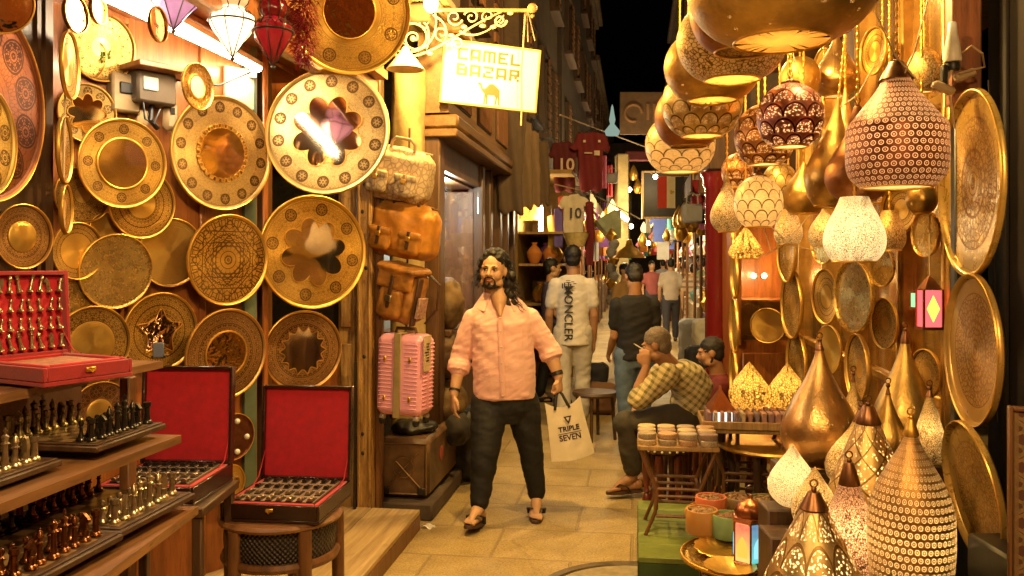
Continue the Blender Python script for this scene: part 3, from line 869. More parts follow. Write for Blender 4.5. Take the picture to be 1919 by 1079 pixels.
def chess_case(c, yaw, w, d, lid, th, open_ang, label, outer, inner, lining=True):
    """open box: origin at the middle of the hinge line on its support; opens towards -y"""
    t = thing('chess_case', label, 'chess case', T(c) @ RZ(yaw))
    m = MB(); e = .012
    m.box((0, -d/2, .006), (w, d, .012), None, 0, .002)
    for s in (-1, 1): m.box((s*(w/2-e/2), -d/2, th/2+.0065), (e, d, th-.013), None, 0, .002)
    m.box((0, -d+e/2, th/2+.0065), (w-2*e, e, th-.013), None, 0, .002); m.box((0, -e/2, th/2+.0065), (w-2*e, e, th-.013), None, 0, .002)
    part('base', m, outer, t)
    m = MB(); m.box((0, -d/2, th*.35), (w-2*e-.001, d-2*e-.001, th*.5-.012)); 
    for s in (-1, 1): m.box((s*(w/2-e-.009), -d/2, th*.62+.012), (.016, d-2*e-.002, th*.5), None, 0, .003)
    m.box((0, -d+e+.009, th*.62+.012), (w-2*e-.036, .016, th*.5), None, 0, .003); m.box((0, -e-.009, th*.62+.012), (w-2*e-.036, .016, th*.5), None, 0, .003)
    part('lining', m, inner, t)
    ld = part('lid', MB().box((0, .005, lid/2), (w, .01, lid), None, 0, .002).box((-w/2+e/2, -.014, lid/2), (e, .027, lid), None, 0, .002).box((w/2-e/2, -.014, lid/2), (e, .027, lid), None, 0, .002).box((0, -.014, lid-e/2), (w-2*e, .027, e), None, 0, .002).box((0, -.014, e/2), (w-2*e, .027, e), None, 0, .002), outer, t, T(0, .002, th+.001) @ RX(-open_ang))
    m = MB(); m.box((0, -.004, lid/2), (w-2*e-.001, .007, lid-2*e-.001)); part('lid_lining', m, inner, ld)
    m = MB(); m.box((0, -d-.003, th*.7), (.03, .006, .014), None, 0, .002); m.tube([(-.012, -d-.007, th*.75), (0, -d-.01, th*.55), (.012, -d-.007, th*.75)], .002, 6); part('latch', m, M_brass_dull, t)
    m = MB()
    for s in (-1, 1): m.tube([(s*(w/2-.016), -d*.32, th), (s*(w/2-.012), -d*.16, th+lid*.06), (s*(w/2-.014), .0, th+lid*.3)], .0022, 5)
    part('ribbon', m, inner, t)
    return t, ld
# red velvet case on the top shelf with silver pieces held in its lid
zt = 1.31
hy = Vector((-1.357-.064, 2.6-.119, zt+.0005))
t, ld = chess_case(hy, R(62), .27, .30, .25, .05, R(4), 'red velvet case on the top shelf, lid up and filled with silvery chessmen', M_redbox, M_red)
bpy.context.view_layer.update()
ML = ld.matrix_world.copy()
for r_ in range(4):
    for q in range(8):
        kd = KINDS[q] if r_ in (0, 3) else 'pawn'
        piece(kd, M_silver, ML @ T(-.105+q*.03, -.022, .022+r_*.055) @ RY(R(random.uniform(-14, 14))) @ SC(.72, .72, .72), f'silvery chess {kd} strapped into the lid of the red case', f'silvery {kd}s in the lid of the red case')
m = MB(); m.box((0, 0, 0), (.2, .2, .004)); solo('folded_board', m, simple('pinkish patterned board', (.45, .2, .12), .5, 0, .5, 40), 'patterned pinkish board lying in the base of the red velvet case', 'chess board', t.matrix_world @ T(0, -.15, .047))
chess_case(hy+Vector((-.205, -.36, 0)), R(60), .26, .29, .24, .045, R(88), 'red velvet case opened flat at the near end of the top shelf', M_redbox, M_red)
t = thing('card_stand', 'small blue grey card standing on the far end of the top shelf', 'card', T(P(297, 668, 2.93).x, 2.93, 1.3105) @ RZ(R(10)))
m = MB(); m.box((0, 0, .026), (.035, .008, .05), None, 0, .002); part('card', m, simple('blue card', (.12, .16, .26), .5), t)
m = MB(); m.box((0, .012, .003), (.045, .03, .006)); part('foot', m, M_black, t)
# two dark open cases with pieces lying in slots
M_case = wood('very dark lacquered wood', (.035, .014, .009), .25, axis='x', coat=.4)
M_slot = simple('dark felt', (.02, .012, .01), .9)
M_slat = simple('grey brown insert', (.20, .13, .085), .6)
def case_inside(t, w, d, th, where):
    m = MB(); m.box((0, -d/2, th+.0), (w-.075, d-.075, .008))
    part('insert', m, M_slat, t)
    m = MB()
    for r_ in range(4):
        for q in range(8): m.box((-(w-.11)/2+(w-.11)*q/7, -d/2-(d-.13)/2+(d-.13)*r_/3, th+.005), (.024, .06, .004))
    part('slots', m, M_slot, t)
    for r_ in range(4):
        for q in range(8):
            kd = KINDS[q] if r_ in (0, 3) else 'pawn'
            mt = M_dkmetal if r_ > 1 else M_silver
            M = t.matrix_world @ T(-(w-.11)/2+(w-.11)*q/7, -d/2-(d-.13)/2+(d-.13)*r_/3-.025, th+.011) @ RX(R(-90)) @ SC(.75, .62, .72)
            nm = 'dark' if r_ > 1 else 'silvery'
            piece(kd, mt, M, f'{nm} chess {kd} lying in a slot of the {where}', f'{nm} {kd}s in the {where}')
t, ld = chess_case(P(352, 900, 3.42), R(-3), .37, .37, .385, .07, R(3), 'dark chess case with red lid lining, open behind the lowest shelf', M_case, M_red)
case_inside(t, .37, .37, .072, 'open case behind the lowest shelf')
cz = P(352, 900, 3.42)
st = thing('case_stand', 'dark wooden stand under the left open chess case', 'stand', T(cz.x, cz.y-.18, 0))
m = MB(); m.box((0, 0, cz.z-.02), (.4, .4, .036), None, 0, .005); part('top', m, M_wood_dk, st)
for sx in (-1, 1):
    for sy in (-1, 1): part('leg', MB().box((sx*.17, sy*.17, (cz.z-.039)/2), (.035, .035, cz.z-.039), None, 0, .004), M_wood_dk, st)
c4 = P(575, 928, 3.78); c4.z = .607
t, ld = chess_case(c4, R(-7), .41, .41, .41, .07, R(4), 'dark chess case with red lid lining, open on the round stool', M_case, M_red)
case_inside(t, .41, .41, .072, 'open case on the round stool')
# round stool with woven band
sx_ = P(527, 990, 3.55)
st = thing('round_stool', 'round wooden stool with dark woven band under the open chess case', 'stool', T(sx_.x, 3.55, 0))
m = MB(); m.lathe([(0, .575), (.235, .575), (.25, .582), (.252, .592), (.24, .604), (0, .606)], 48); part('seat', m, wood('red brown stool wood', (.22, .095, .035), .35, axis='x', coat=.3), st)
g = G('dark woven band'); u_, v_, _ = g.split(g.uv())
wv = g.math('SINE', u_*2*pi*70)*g.math('SINE', v_*2*pi*45)
M_weave = g.out(g.pbr(g.mix(g.ramp(wv, -.4, .8), (.008, .006, .006), (.10, .075, .06)), .4, .2, g.bump(wv, .8, .006)))
m = MB(); m.lathe([(.222, .455), (.228, .50), (.228, .54), (.222, .573)], 72); part('woven_band', m, M_weave, st)
m = MB(); m.lathe([(.20, .42), (.235, .42), (.242, .437), (.235, .454), (.2, .454)], 48); part('lower_ring', m, M_wood_md, st)
m = MB(); m.lathe([(.205, .10), (.228, .10), (.228, .125), (.205, .125), (.205, .10)], 48); part('foot_ring', m, M_wood_md, st)
for k in range(5):
    a = 2*pi*k/5+.35
    m = MB(); m.tube([(.232*math.cos(a), .232*math.sin(a), .0), (.236*math.cos(a), .236*math.sin(a), .25), (.232*math.cos(a), .232*math.sin(a), .58)], [.02, .026, .028], 10); part('leg', m, M_wood_md, st)

# ================================================================== LUGGAGE AND SIGN
def nz(sc, amp, seed=0): return lambda co: amp*noise.noise(co*sc+Vector((seed, 0, 0)))+amp*.5*noise.noise(co*sc*2.7+Vector((seed, 3, 0)))
g = G('patterned canvas'); n_ = g.vor(g.obj(), 28, 'DISTANCE_TO_EDGE'); q_ = g.noise(g.obj(), 40, 5)
M_canvas = g.out(g.pbr(g.mix(g.math('MAXIMUM', n_ < .1, (q_ > .6)*.6)*.75, (.56, .43, .27), (.30, .20, .11)), .75, 0, g.bump(q_, .4, .006)))
M_tan = simple('tan leather', (.52, .22, .03), .42, 0, .45, 10, .4, 60)
M_tan2 = simple('brown tan leather', (.44, .19, .035), .42, 0, .5, 10, .4, 60)
M_strap = simple('dark leather strap', (.07, .03, .012), .5)
def duffel(c, w, h, d, roll, yaw, mat, label, seed, strap=M_strap):
    t = thing('travel_bag', label, 'bag', T(c) @ RZ(yaw) @ RY(roll))
    m = MB(); m.box((0, 0, 0), (w, d, h), None, 0, .05); m.box((0, 0, h*.10), (w*.93, d*.8, h*.95), None, 0, .05)
    link('body', remesh(m, .014, mat, 4, nz(9, .011, seed)), t)
    for s in (-1, 1):
        m = MB(); m.box((s*w*.235, -d/2-.02, -h*.2), (w*.36, .05, h*.42), None, 0, .02); m.box((s*w*.235, -d/2-.045, -h*.02), (w*.37, .02, h*.13), None, 0, .006)
        link('pocket', remesh(m, .009, mat, 5, nz(12, .004, seed+s)), t)
        part('strap', MB().box((s*w*.235, -d/2-.052, -h*.13), (.022, .012, h*.34), None, 0, .003), strap, t)
        part('buckle', MB().box((s*w*.235, -d/2-.059, -h*.1), (.032, .008, .03), None, 0, .003), M_brass_dull, t)
    m = MB(); m.tube([(-w*.2, -d*.2, h*.48), (-w*.19, -d*.25, h*.66), (-.05, -d*.3, h*.74), (.05, -d*.3, h*.74), (w*.19, -d*.25, h*.66), (w*.2, -d*.2, h*.48)], .011, 8); part('handle', m, strap, t)
    m = MB(); m.tube([(-w*.47, -d*.1, h*.53), (0, -d*.12, h*.57), (w*.47, -d*.1, h*.53)], .007, 6); part('zip', m, strap, t)
    m = MB(); m.tube([(-w*.485, -d*.35, -h*.1), (-w*.53, -d*.2, h*.2), (-w*.5, 0, h*.4)], .011, 6); part('side_strap', m, strap, t)
    return t
duffel(P(752, 330, 5.35), .41, .31, .23, R(12), R(-16), M_canvas, 'beige patterned canvas bag, topmost of the hanging luggage', 1, simple('canvas strap', (.36, .25, .14), .7))
duffel(P(760, 434, 5.35), .43, .32, .23, R(11), R(-18), M_tan, 'bright tan leather bag with front pockets under the canvas one', 5)
t = thing('backpack', 'brown tan leather backpack hanging above the pink suitcase', 'backpack', T(P(760, 552, 5.35)) @ RZ(R(-25)) @ RY(R(13)))
m = MB(); m.box((-.01, 0, 0), (.27, .20, .36), None, 0, .05); link('body', remesh(m, .012, M_tan2, 9, nz(10, .012, 9)), t)
m = MB(); m.box((-.03, -.115, -.05), (.18, .06, .2), None, 0, .025); link('pocket', remesh(m, .009, M_tan2, 5, nz(12, .004, 3)), t)
m = MB(); m.box((-.01, -.05, .165), (.29, .25, .05), None, 0, .02); m.box((-.01, -.135, .10), (.26, .03, .13), None, 0, .012); link('flap', remesh(m, .009, M_tan2, 5, nz(12, .005, 6)), t)
m = MB(); m.box((-.02, -.156, .02), (.024, .012, .2), None, 0, .003); m.box((.125, -.06, -.02), (.012, .06, .3), None, 0, .003); part('strap', m, M_strap, t)
part('buckle', MB().box((-.02, -.165, -.02), (.05, .01, .04), None, 0, .004), M_silver, t)
m = MB(); m.tube([(.08, .08, .16), (.17, .10, .1), (.19, .1, -.05), (.13, .09, -.16)], .02, 8, flat=.4); part('shoulder_strap', m, M_strap, t)
m = MB(); m.box((.15, -.03, -.05), (.02, .10, .13), None, 0, .004); part('tag', m, simple('striped cloth tag', (.42, .25, .18), .7, 0, .6, 60), t)
# pink suitcase
t = thing('suitcase', 'pink hard shell suitcase with a tan belt hanging above the trunk', 'suitcase', T(P(760, 700, 5.3)) @ RZ(R(-20)) @ RY(R(1.5)))
M_pink = simple('pink polycarbonate', (.86, .40, .52), .3, 0, .08, 6, .1, 90)
w_, h_, d_ = .315, .50, .21
m = MB(); m.box((0, 0, 0), (w_, d_, h_), None, 0, .035); me = remesh(m, .009, M_pink, 4); link('shell', me, t)
for s in (-1, 1):
    m = MB(); [m.box((s*.087, -d_/2+.001, -.20+k*.0245), (.092, .007, .009), None, 0, .003) for k in range(17)]; part('ribbing', m, M_pink, t)
    m = MB(); [m.box((w_/2-.001, s*.045, -.20+k*.0245), (.012, .06, .009), None, 0, .003) for k in range(17)]; part('ribbing', m, M_pink, t)
part('belt', MB().box((0, -d_/2-.006, 0), (.048, .012, h_+.02), None, 0, .004).box((0, 0, h_/2+.006), (.048, d_, .01), None, 0, .003), simple('tan luggage belt', (.36, .27, .12), .6), t)
for s in (-1, 1):
    for k in (-1, 1):
        part('lock', MB().box((s*.085, -d_/2-.008, k*.12-.02), (.018, .012, .035), None, 0, .005), M_brass_dull, t)
        wq = part('wheel', MB().lathe([(0, -.012), (.024, -.012), (.026, 0), (.024, .012), (0, .012)], 18, T(s*.115, k*.07, -h_/2-.035) @ RY(R(90))), M_black, t)
        part('wheel_fork', MB().box((s*.115, k*.07, -h_/2-.012), (.035, .04, .035), None, 0, .008), simple('grey plastic', (.3, .26, .22), .5), wq)
m = MB(); m.tube([(-.07, 0, h_/2+.004), (-.065, 0, h_/2+.03), (.065, 0, h_/2+.03), (.07, 0, h_/2+.004)], .011, 8); part('handle', m, M_strap, t)
tg_ = MB(); tg_.box((w_/2+.012, -.05, .14), (.006, .10, .22), None, 0, .002); part('price_card', tg_, simple('buff card', (.55, .42, .26), .7), t)
m = MB(); [m.box((w_/2+.0165, -.05+random.uniform(-.012, .012), .20-k*.017), (.002, random.uniform(.03, .06), .006)) for k in range(7)]; part('scribble', m, M_black, t)
# hook chain the luggage hangs from
m = MB(); m.tube([P(768, 240, 5.5), P(765, 420, 5.5), P(762, 610, 5.5), P(760, 625, 5.42)], .007, 6)
solo('hanging_strap', m, M_strap, 'dark strap running behind the hanging luggage', 'strap')
# trunk
t = thing('metal_bound_chest', 'worn brown metal bound trunk with a cross in a ring on its end', 'trunk', T(P(757, 490, 5.5).x, 5.5, .115) @ ALLEY)
M_trunk = simple('scuffed brown leather', (.13, .068, .026), .5, 0, .55, 8, .4, 40)
m = MB(); m.box((0, .5, .19), (.33, 1.0, .38), None, 0, .03); part('body', m, M_trunk, t)
m = MB(); pp = [(-.148, .03), (.148, .03), (.148, .35), (-.148, .35)]
m.tube([(x, -.006, z) for x, z in pp+pp[:1]], .008, 8)
m.tube([(-.14, -.007, .04), (.1, -.008, .30)], .0045, 6); m.tube([(.14, -.007, .04), (-.05, -.010, .24)], .0045, 6)
m.tube([(.066*math.cos(a*pi/12), -.007, .20+.066*math.sin(a*pi/12)) for a in range(25)], .0045, 6)
part('metal_trim', m, simple('tarnished bronze wire', (.28, .17, .07), .4, .8), t)
part('corner_guard', MB().box((.12, -.012, .05), (.05, .02, .05), None, 0, .006).box((-.12, -.012, .05), (.05, .02, .05), None, 0, .006), M_iron, t)
m = MB(); m.ball((.168, .35, .22), (.008, .06, .05), 12, 8); part('badge', m, simple('dull red patch', (.30, .05, .03), .6), t)
m = MB(); m.box((0, 0, .055), (.42, 1.3, .11), None, 0, .012)
solo('stone_plinth', m, M_pl_dark, 'low stone plinth under the brown trunk', 'plinth', T(P(757, 490, 5.5).x, 5.5, 0) @ ALLEY @ T(0, .56, 0))
def lump(px, py, y, sx, sy, sz, mat, label, cat, name, seed, group=None):
    m = MB(); m.ball((0, 0, 0), (sx, sy, sz), 20, 14)
    return tag(link(name, remesh(m, .02, mat, 2, nz(7, .03, seed)), None, T(P(px, py, y))), label, cat, group)
M_hide = simple('crumpled brown hide', (.13, .078, .028), .7, 0, .6, 9, .7, 26)
M_hide2 = simple('crumpled dark hide', (.075, .04, .016), .7, 0, .6, 9, .7, 26)
lump(838, 565, 6.3, .13, .16, .20, M_hide, 'crumpled brown leather pouf, topmost of the pile behind the suitcase', 'pouf', 'leather_pouf', 2)
lump(832, 662, 6.3, .15, .18, .20, M_hide2, 'dark crumpled leather pouf in the middle of the pile behind the suitcase', 'pouf', 'leather_pouf', 7)
lump(835, 757, 6.3, .16, .2, .18, M_hide, 'brown leather pouf at the bottom of the pile on the trunk', 'pouf', 'leather_pouf', 12)
lump(778, 800, 5.75, .15, .16, .055, M_black, 'flat black bag lying on the trunk under the pink suitcase', 'bag', 'black_bag', 4)
lump(856, 800, 6.15, .10, .2, .12, simple('dark cloth', (.03, .024, .02), .8), 'black bundle beside the pile of poufs on the trunk', 'bag', 'cloth_bundle', 8)
m = MB(); m.box((0, .2, .26), (.24, .5, .52), None, 0, .05)
tag(link('black_holdall', remesh(m, .02, simple('black nylon', (.018, .016, .015), .5), 5, nz(6, .02, 5)), None, T(P(866, 490, 6.35).x, 6.35, .0) @ ALLEY), 'tall black holdall standing on the ground right of the trunk', 'bag')

# scrolled bracket and hanging sign
yb = 5.75
t = thing('scroll_bracket', 'pale wrought iron scroll bracket holding the hanging sign', 'bracket', T(P(735, 17, yb)))
M_pale = simple('cream painted iron', (.62, .50, .24), .45, .1, .25, 20)
def bp(px, py): p = P(px, py, yb)-P(735, 17, yb); return Vector((p.x, 0, p.z))
m = MB(); m.tube([bp(690, 17), bp(1004, 19)], .013, 10); part('bar', m, M_wood_yel, t)
part('finial', MB().ball(bp(998, 15), .034, 14, 10).ball(bp(998, 30), .014, 10, 8), M_wood_yel, t)
def spiral(cx, cy, r0, r1, a0, turns, n=30): return [bp(cx+(r0+(r1-r0)*i/n)*math.cos(R(a0)+turns*2*pi*i/n), cy+(r0+(r1-r0)*i/n)*math.sin(R(a0)+turns*2*pi*i/n)) for i in range(n+1)]
m = MB()
def sc(pts, r=.010, r2=None): m.tube(pts, [r+((r2 or r)-r)*i/(len(pts)-1) for i in range(len(pts))], 8, flat=.7)
sc(spiral(776, 72, 32, 4, 200, 1.6), .013, .008)
m.ball(bp(774, 72), .02, 10, 8)
def bez(*p, n=22):
    out = []
    for i in range(n+1):
        q = [Vector((a, b)) for a, b in p]; tt = i/n
        while len(q) > 1: q = [q[k].lerp(q[k+1], tt) for k in range(len(q)-1)]
        out.append(bp(q[0].x, q[0].y))
    return out
sc(bez((730, 98), (790, 130), (850, 60), (940, 22)), .016, .008)
sc(bez((736, 92), (790, 112), (826, 75), (816, 24)), .012, .008)
sc(bez((745, 30), (770, 40), (800, 20), (812, 55), (800, 92)), .012, .007)
sc(bez((812, 28), (850, 45), (840, 85), (815, 90)), .011, .006)
sc(spiral(828, 62, 14, 3, 90, 1.2), .009, .006)
sc(spiral(852, 32, 16, 3, 20, 1.3), .009, .006)
sc(spiral(884, 32, 14, 3, 200, 1.3), .009, .006)
sc(spiral(915, 30, 12, 3, 120, 1.2), .008, .005)
sc(bez((862, 58), (890, 78), (925, 55), (945, 28)), .011, .006)
sc(spiral(938, 38, 12, 3, 0, 1.4), .009, .005)
sc(spiral(858, 82, 12, 3, 180, 1.2), .008, .005)
sc(spiral(745, 52, 12, 3, 10, 1.3), .009, .005)
sc(spiral(797, 40, 13, 3, 60, 1.3), .009, .005)
sc(bez((735, 40), (760, 25), (790, 22), (830, 20)), .012, .01)
for (x, y) in ((760, 33), (785, 28), (870, 50), (905, 48), (925, 50), (846, 66), (806, 100), (765, 108), (957, 24)):
    m.ball(bp(x, y), (.022, .01, .014), 10, 8)
part('scrollwork', m, M_pale, t)
# sign
sl, sr = P(830, 150, 5.9), P(1007, 136, 6.02)
sc_ = (sl+sr)/2; ang = math.atan2(sr.y-sl.y, sr.x-sl.x)
sw = (sr-sl).length; sh = 116*5.95/F
t = thing('hanging_sign', 'white hanging sign with camel and the words CAMEL BAZAR', 'sign', T(sc_) @ RZ(ang) @ RY(R(4.6)))
m = MB(); m.box((0, 0, 0), (sw, .035, sh), None, 0, .004); part('board', m, simple('cream sign paint', (.86, .83, .72), .4, 0, .10, 4, .03), t)
m = MB(); m.box((0, -.002, sh/2), (sw+.012, .045, .012)); m.box((0, -.002, -sh/2), (sw+.012, .045, .012))
for s in (-1, 1): m.box((s*sw/2, -.002, 0), (.012, .0452, sh-.0125))
part('edge', m, simple('yellow sign edge', (.62, .42, .1), .5), t)
M_sgn = simple('tan sign lettering', (.26, .12, .035), .6, 0, .1)
GL = {'C': ['1111', '1000', '1000', '1000', '1111'], 'A': ['1111', '1001', '1001', '1111', '1001'], 'M': ['11111', '10101', '10101', '10101', '10101'], 'E': ['1111', '1000', '1110', '1000', '1111'], 'L': ['1000', '1000', '1000', '1000', '1111'],
      'B': ['1110', '1001', '1111', '1001', '1111'], 'Z': ['1111', '0001', '0110', '1000', '1111'], 'R': ['1111', '1001', '1111', '1010', '1001']}
m = MB()
for word, zc in (('CAMEL', sh*.30), ('BAZAR', sh*.05)):
    wd_ = sum(len(GL[c][0])+1 for c in word)-1
    u_ = sw*.66/wd_; v_ = sh*.19/5; x0 = -sw*.33-.02
    for ch in word:
        for r_, row in enumerate(GL[ch]):
            q = 0
            while q < len(row):
                if row[q] == '1':
                    e = q
                    while e < len(row) and row[e] == '1': e += 1
                    m.box((x0+(q+e)/2*u_, -.0195, zc+(2-r_)*v_), ((e-q)*u_, .003, v_*.98)); q = e
                else: q += 1
        x0 += (len(GL[ch][0])+1)*u_
part('lettering', m, M_sgn, t)
cam_pts = [(-.5, .44), (-.44, .47), (-.36, .45), (-.33, .36), (-.28, .22), (-.20, .20), (-.12, .30), (-.04, .42), (.05, .47), (.14, .46), (.25, .38), (.36, .28), (.42, .2), (.43, 0), (.44, -.3), (.46, -.5), (.39, -.5), (.38, -.3), (.34, -.12), (.30, -.5), (.24, -.5), (.26, -.15), (.2, -.06), (-.06, -.06), (-.07, -.3), (-.06, -.5), (-.12, -.5), (-.14, -.3), (-.15, -.05), (-.16, -.5), (-.22, -.5), (-.2, -.05), (-.24, .02), (-.32, .1), (-.38, .25), (-.4, .34), (-.49, .38)]
m = MB(); m.prism([(x*.17+.0, z*.15-sh*.29) for x, z in cam_pts], -.0205, -.0175); part('camel_emblem', m, M_sgn, t)
m = MB(); m.tube([P(985, 22, 5.85), P(978, 130, 5.88), P(978, 205, 5.88), P(977, 235, 5.88)], .006, 6); m.tube([P(990, 22, 5.95), P(1003, 76, 6.0)], .004, 6); m.tube([P(988, 22, 5.95), P(990, 78, 6.0)], .004, 6); m.tube([P(882, 62, 5.9), P(884, 78, 5.92), P(874, 86, 5.92)], .004, 6)
solo('sign_cord', m, M_cord, 'cords the camel sign hangs from, one end dangling below', 'cord')
# cone lampshade and the bare lamp that lights the bracket
t = thing('cone_lampshade', 'white enamel cone lampshade at the top of the plaster column', 'lamp', T(P(760, 118, 5.45)))
m = MB(); m.lathe([(.018, .10), (.03, .075), (.065, .03), (.118, -.035), (.121, -.04), (.116, -.037), (.062, .026), (.026, .07), (0, .072)], 40); part('shade', m, simple('cream enamel', (.78, .66, .45), .3), t)
m = MB(); m.tube([(-.1, 0, .13), (-.05, .0, .13), (0, 0, .12), (0, 0, .1)], .009, 8); m.tube([(-.1, 0, .13), (-.16, .1, .16)], .007, 6); part('arm', m, M_iron, t)
# ================================================================== PEOPLE
def loft(m, secs, ax, fr, seg=22, pw=2.4):
    vs, fs = [], []
    ax, fr = Vector(ax).normalized(), Vector(fr).normalized()
    for c, rx, ry in secs:
        for k in range(seg):
            a = 2*pi*k/seg; ca, sa = math.cos(a), math.sin(a)
            q = (abs(ca)**pw+abs(sa)**pw)**(-1/pw)
            vs.append(Vector(c)+ax*(rx*ca*q)+fr*(ry*sa*q))
    n = len(secs)
    for i in range(n-1):
        for k in range(seg):
            k2 = (k+1) % seg
            fs.append((i*seg+k, i*seg+k2, (i+1)*seg+k2, (i+1)*seg+k))
    fs.append(list(range(seg))[::-1]); fs.append([(n-1)*seg+k for k in range(seg)])
    m.add(vs, fs)
def limb(m, pts, rad, seg=14):
    m.tube(pts, rad, seg)
    for p, r in zip(pts, rad): m.ball(p, r*.995, 14, 10)
def hand(m, wr, d, th, pn, s=1.0, curl=25, grip=False):
    """wrist, finger direction, thumb side, palm-facing direction"""
    d = Vector(d).normalized(); th = Vector(th); th = (th-d*th.dot(d)).normalized(); pn = Vector(pn); pn = (pn-d*pn.dot(d)-th*pn.dot(th)).normalized()
    wr = Vector(wr)
    loft(m, [(wr-d*.02*s, .026*s, .019*s), (wr+d*.015*s, .028*s, .018*s), (wr+d*.05*s, .040*s, .016*s), (wr+d*.088*s, .042*s, .014*s), (wr+d*.098*s, .036*s, .010*s)], th, pn, 16)
    for off, ln, k in ((.031, .070, 0), (.0105, .080, 4), (-.0105, .074, 9), (-.031, .058, 14)):
        p = wr+d*.088*s+th*off*s; a = R((55 if grip else curl*.5)+k*.6); pts = [p-d*.01*s, p]; dd = d
        for sg, st in ((.44, 1.0), (.31, 1.0), (.25, .8)):
            v = d*math.cos(a)+pn*math.sin(a); p = p+v*(ln*sg*s); pts.append(p); a += R((75 if grip else curl)*st)
        limb(m, pts, [.0088*s, .0092*s, .0085*s, .0078*s, .0066*s], 10)
    b = wr+d*.028*s+th*.026*s
    if grip: pts = [b-th*.012*s, b+th*.012*s+d*.018*s+pn*.012*s, b+th*.006*s+d*.045*s+pn*.03*s, b-th*.016*s+d*.062*s+pn*.034*s]
    else: pts = [b-th*.012*s, b+th*.016*s+d*.018*s+pn*.008*s, b+th*.026*s+d*.044*s+pn*.014*s, b+th*.024*s+d*.068*s+pn*.018*s]
    limb(m, pts, [.014*s, .0125*s, .0098*s, .0078*s], 10)
def head_shape(m, Mh, s):
    def b(c, r): m.ball(c, r, 18, 12, Mh)
    k = s
    def sc(t): return tuple(q*k for q in t)
    b(sc((0, .014, .026)), sc((.077, .094, .091)))
    b(sc((0, -.016, -.030)), sc((.064, .074, .085)))
    b(sc((0, -.050, -.088)), sc((.034, .034, .030)))
    for x in (-1, 1):
        b(sc((x*.036, -.052, -.030)), sc((.030, .034, .036)))
        b(sc((x*.030, -.082, .021)), sc((.030, .013, .009)))
        b(sc((x*.079, .010, -.008)), sc((.010, .023, .033)))
        b(sc((x*.048, -.012, -.078)), sc((.026, .045, .03)))
        b(sc((x*.013, -.098, -.030)), sc((.010, .012, .009)))
    m.tube([Mh @ Vector(sc((0, -.086, .012))), Mh @ Vector(sc((0, -.101, -.012))), Mh @ Vector(sc((0, -.110, -.028)))], [.008*k, .011*k, .014*k], 10)
    b(sc((0, -.108, -.029)), sc((.0135, .014, .011)))
    b(sc((0, -.086, -.055)), sc((.026, .013, .0075))); b(sc((0, -.084, -.067)), sc((.022, .013, .0085)))
def face_parts(t, Mh, s, hairmat, beard=True):
    k = s
    ew = simple('eye white', (.6, .52, .42), .25)
    for x in (-1, 1):
        e = part('eye', MB().ball((0, 0, 0), (.0145*k, .0095*k, .0068*k), 14, 10, Mh @ T(x*.031*k, -.0785*k, .003*k)), ew, t)
        part('iris', MB().ball((0, 0, 0), (.0068*k, .004*k, .0068*k), 12, 8, Mh @ T(x*.031*k-.001*k, -.0865*k, .0035*k)), M_black, e)
        part('eyelid', MB().tube([Mh @ Vector((x*(.031+q*.016)*k, (-.0865+.006*q*q)*k, (.0105-.003*q*q)*k)) for q in (-1, -.5, 0, .5, 1)], .0026*k, 6), hairmat, e)
        part('eyebrow', MB().tube([Mh @ Vector((x*(.014+q*.036)*k, (-.0935+.016*q*q)*k, (.0225+.007*q-.006*q*q)*k)) for q in (0, .25, .5, .75, 1)], [.004*k, .0055*k, .005*k, .004*k, .002*k], 6, flat=.8), hairmat, t)
    m = MB(); m.ball((0, 0, 0), (.024*k, .006*k, .0045*k), 14, 8, Mh @ T(0, -.0955*k, -.0565*k)); m.ball((0, 0, 0), (.021*k, .007*k, .006*k), 14, 8, Mh @ T(0, -.0935*k, -.0665*k))
    part('lips', m, simple('lips', (.34, .12, .075), .45), t)
    if beard:
        m = MB()
        m.tube([Mh @ Vector(q) for q in ((-.034*k, -.083*k, -.060*k), (-.022*k, -.0955*k, -.0485*k), (0, -.101*k, -.0445*k), (.022*k, -.0955*k, -.0485*k), (.034*k, -.083*k, -.060*k))], [.004*k, .0062*k, .0055*k, .0062*k, .004*k], 8)
        m.ball((0, 0, 0), (.030*k, .028*k, .022*k), 16, 10, Mh @ T(0, -.0605*k, -.101*k))
        m.ball((0, 0, 0), (.008*k, .006*k, .008*k), 8, 6, Mh @ T(0, -.088*k, -.08*k))
        for x in (-1, 1):
            m.tube([Mh @ Vector(q) for q in ((x*.034*k, -.08*k, -.062*k), (x*.036*k, -.075*k, -.085*k), (x*.026*k, -.068*k, -.104*k))], [.005*k, .008*k, .011*k], 8)
            m.tube([Mh @ Vector(q) for q in ((x*.026*k, -.062*k, -.108*k), (x*.052*k, -.03*k, -.094*k), (x*.071*k, .0*k, -.06*k), (x*.075*k, .008*k, -.02*k))], [.012*k, .012*k, .010*k, .005*k], 8)
        link('beard', remesh(m, .005, hairmat, 2, lambda co: .0022*noise.noise(co*160)), t)
def hair_short(t, Mh, s, mat, fade=.0, vox=.008):
    m = MB(); k = s
    m.ball((0, 0, 0), (.083*k, .098*k, .092*k), 18, 12, Mh @ T(0, .020*k, .036*k))
    m.ball((0, 0, 0), (.074*k, .06*k, .075*k), 16, 10, Mh @ T(0, .05*k, -.012*k))
    link('hair', remesh(m, vox, mat, 1, lambda co: .005*noise.noise(co*60)+.003*noise.noise(co*150)), t)
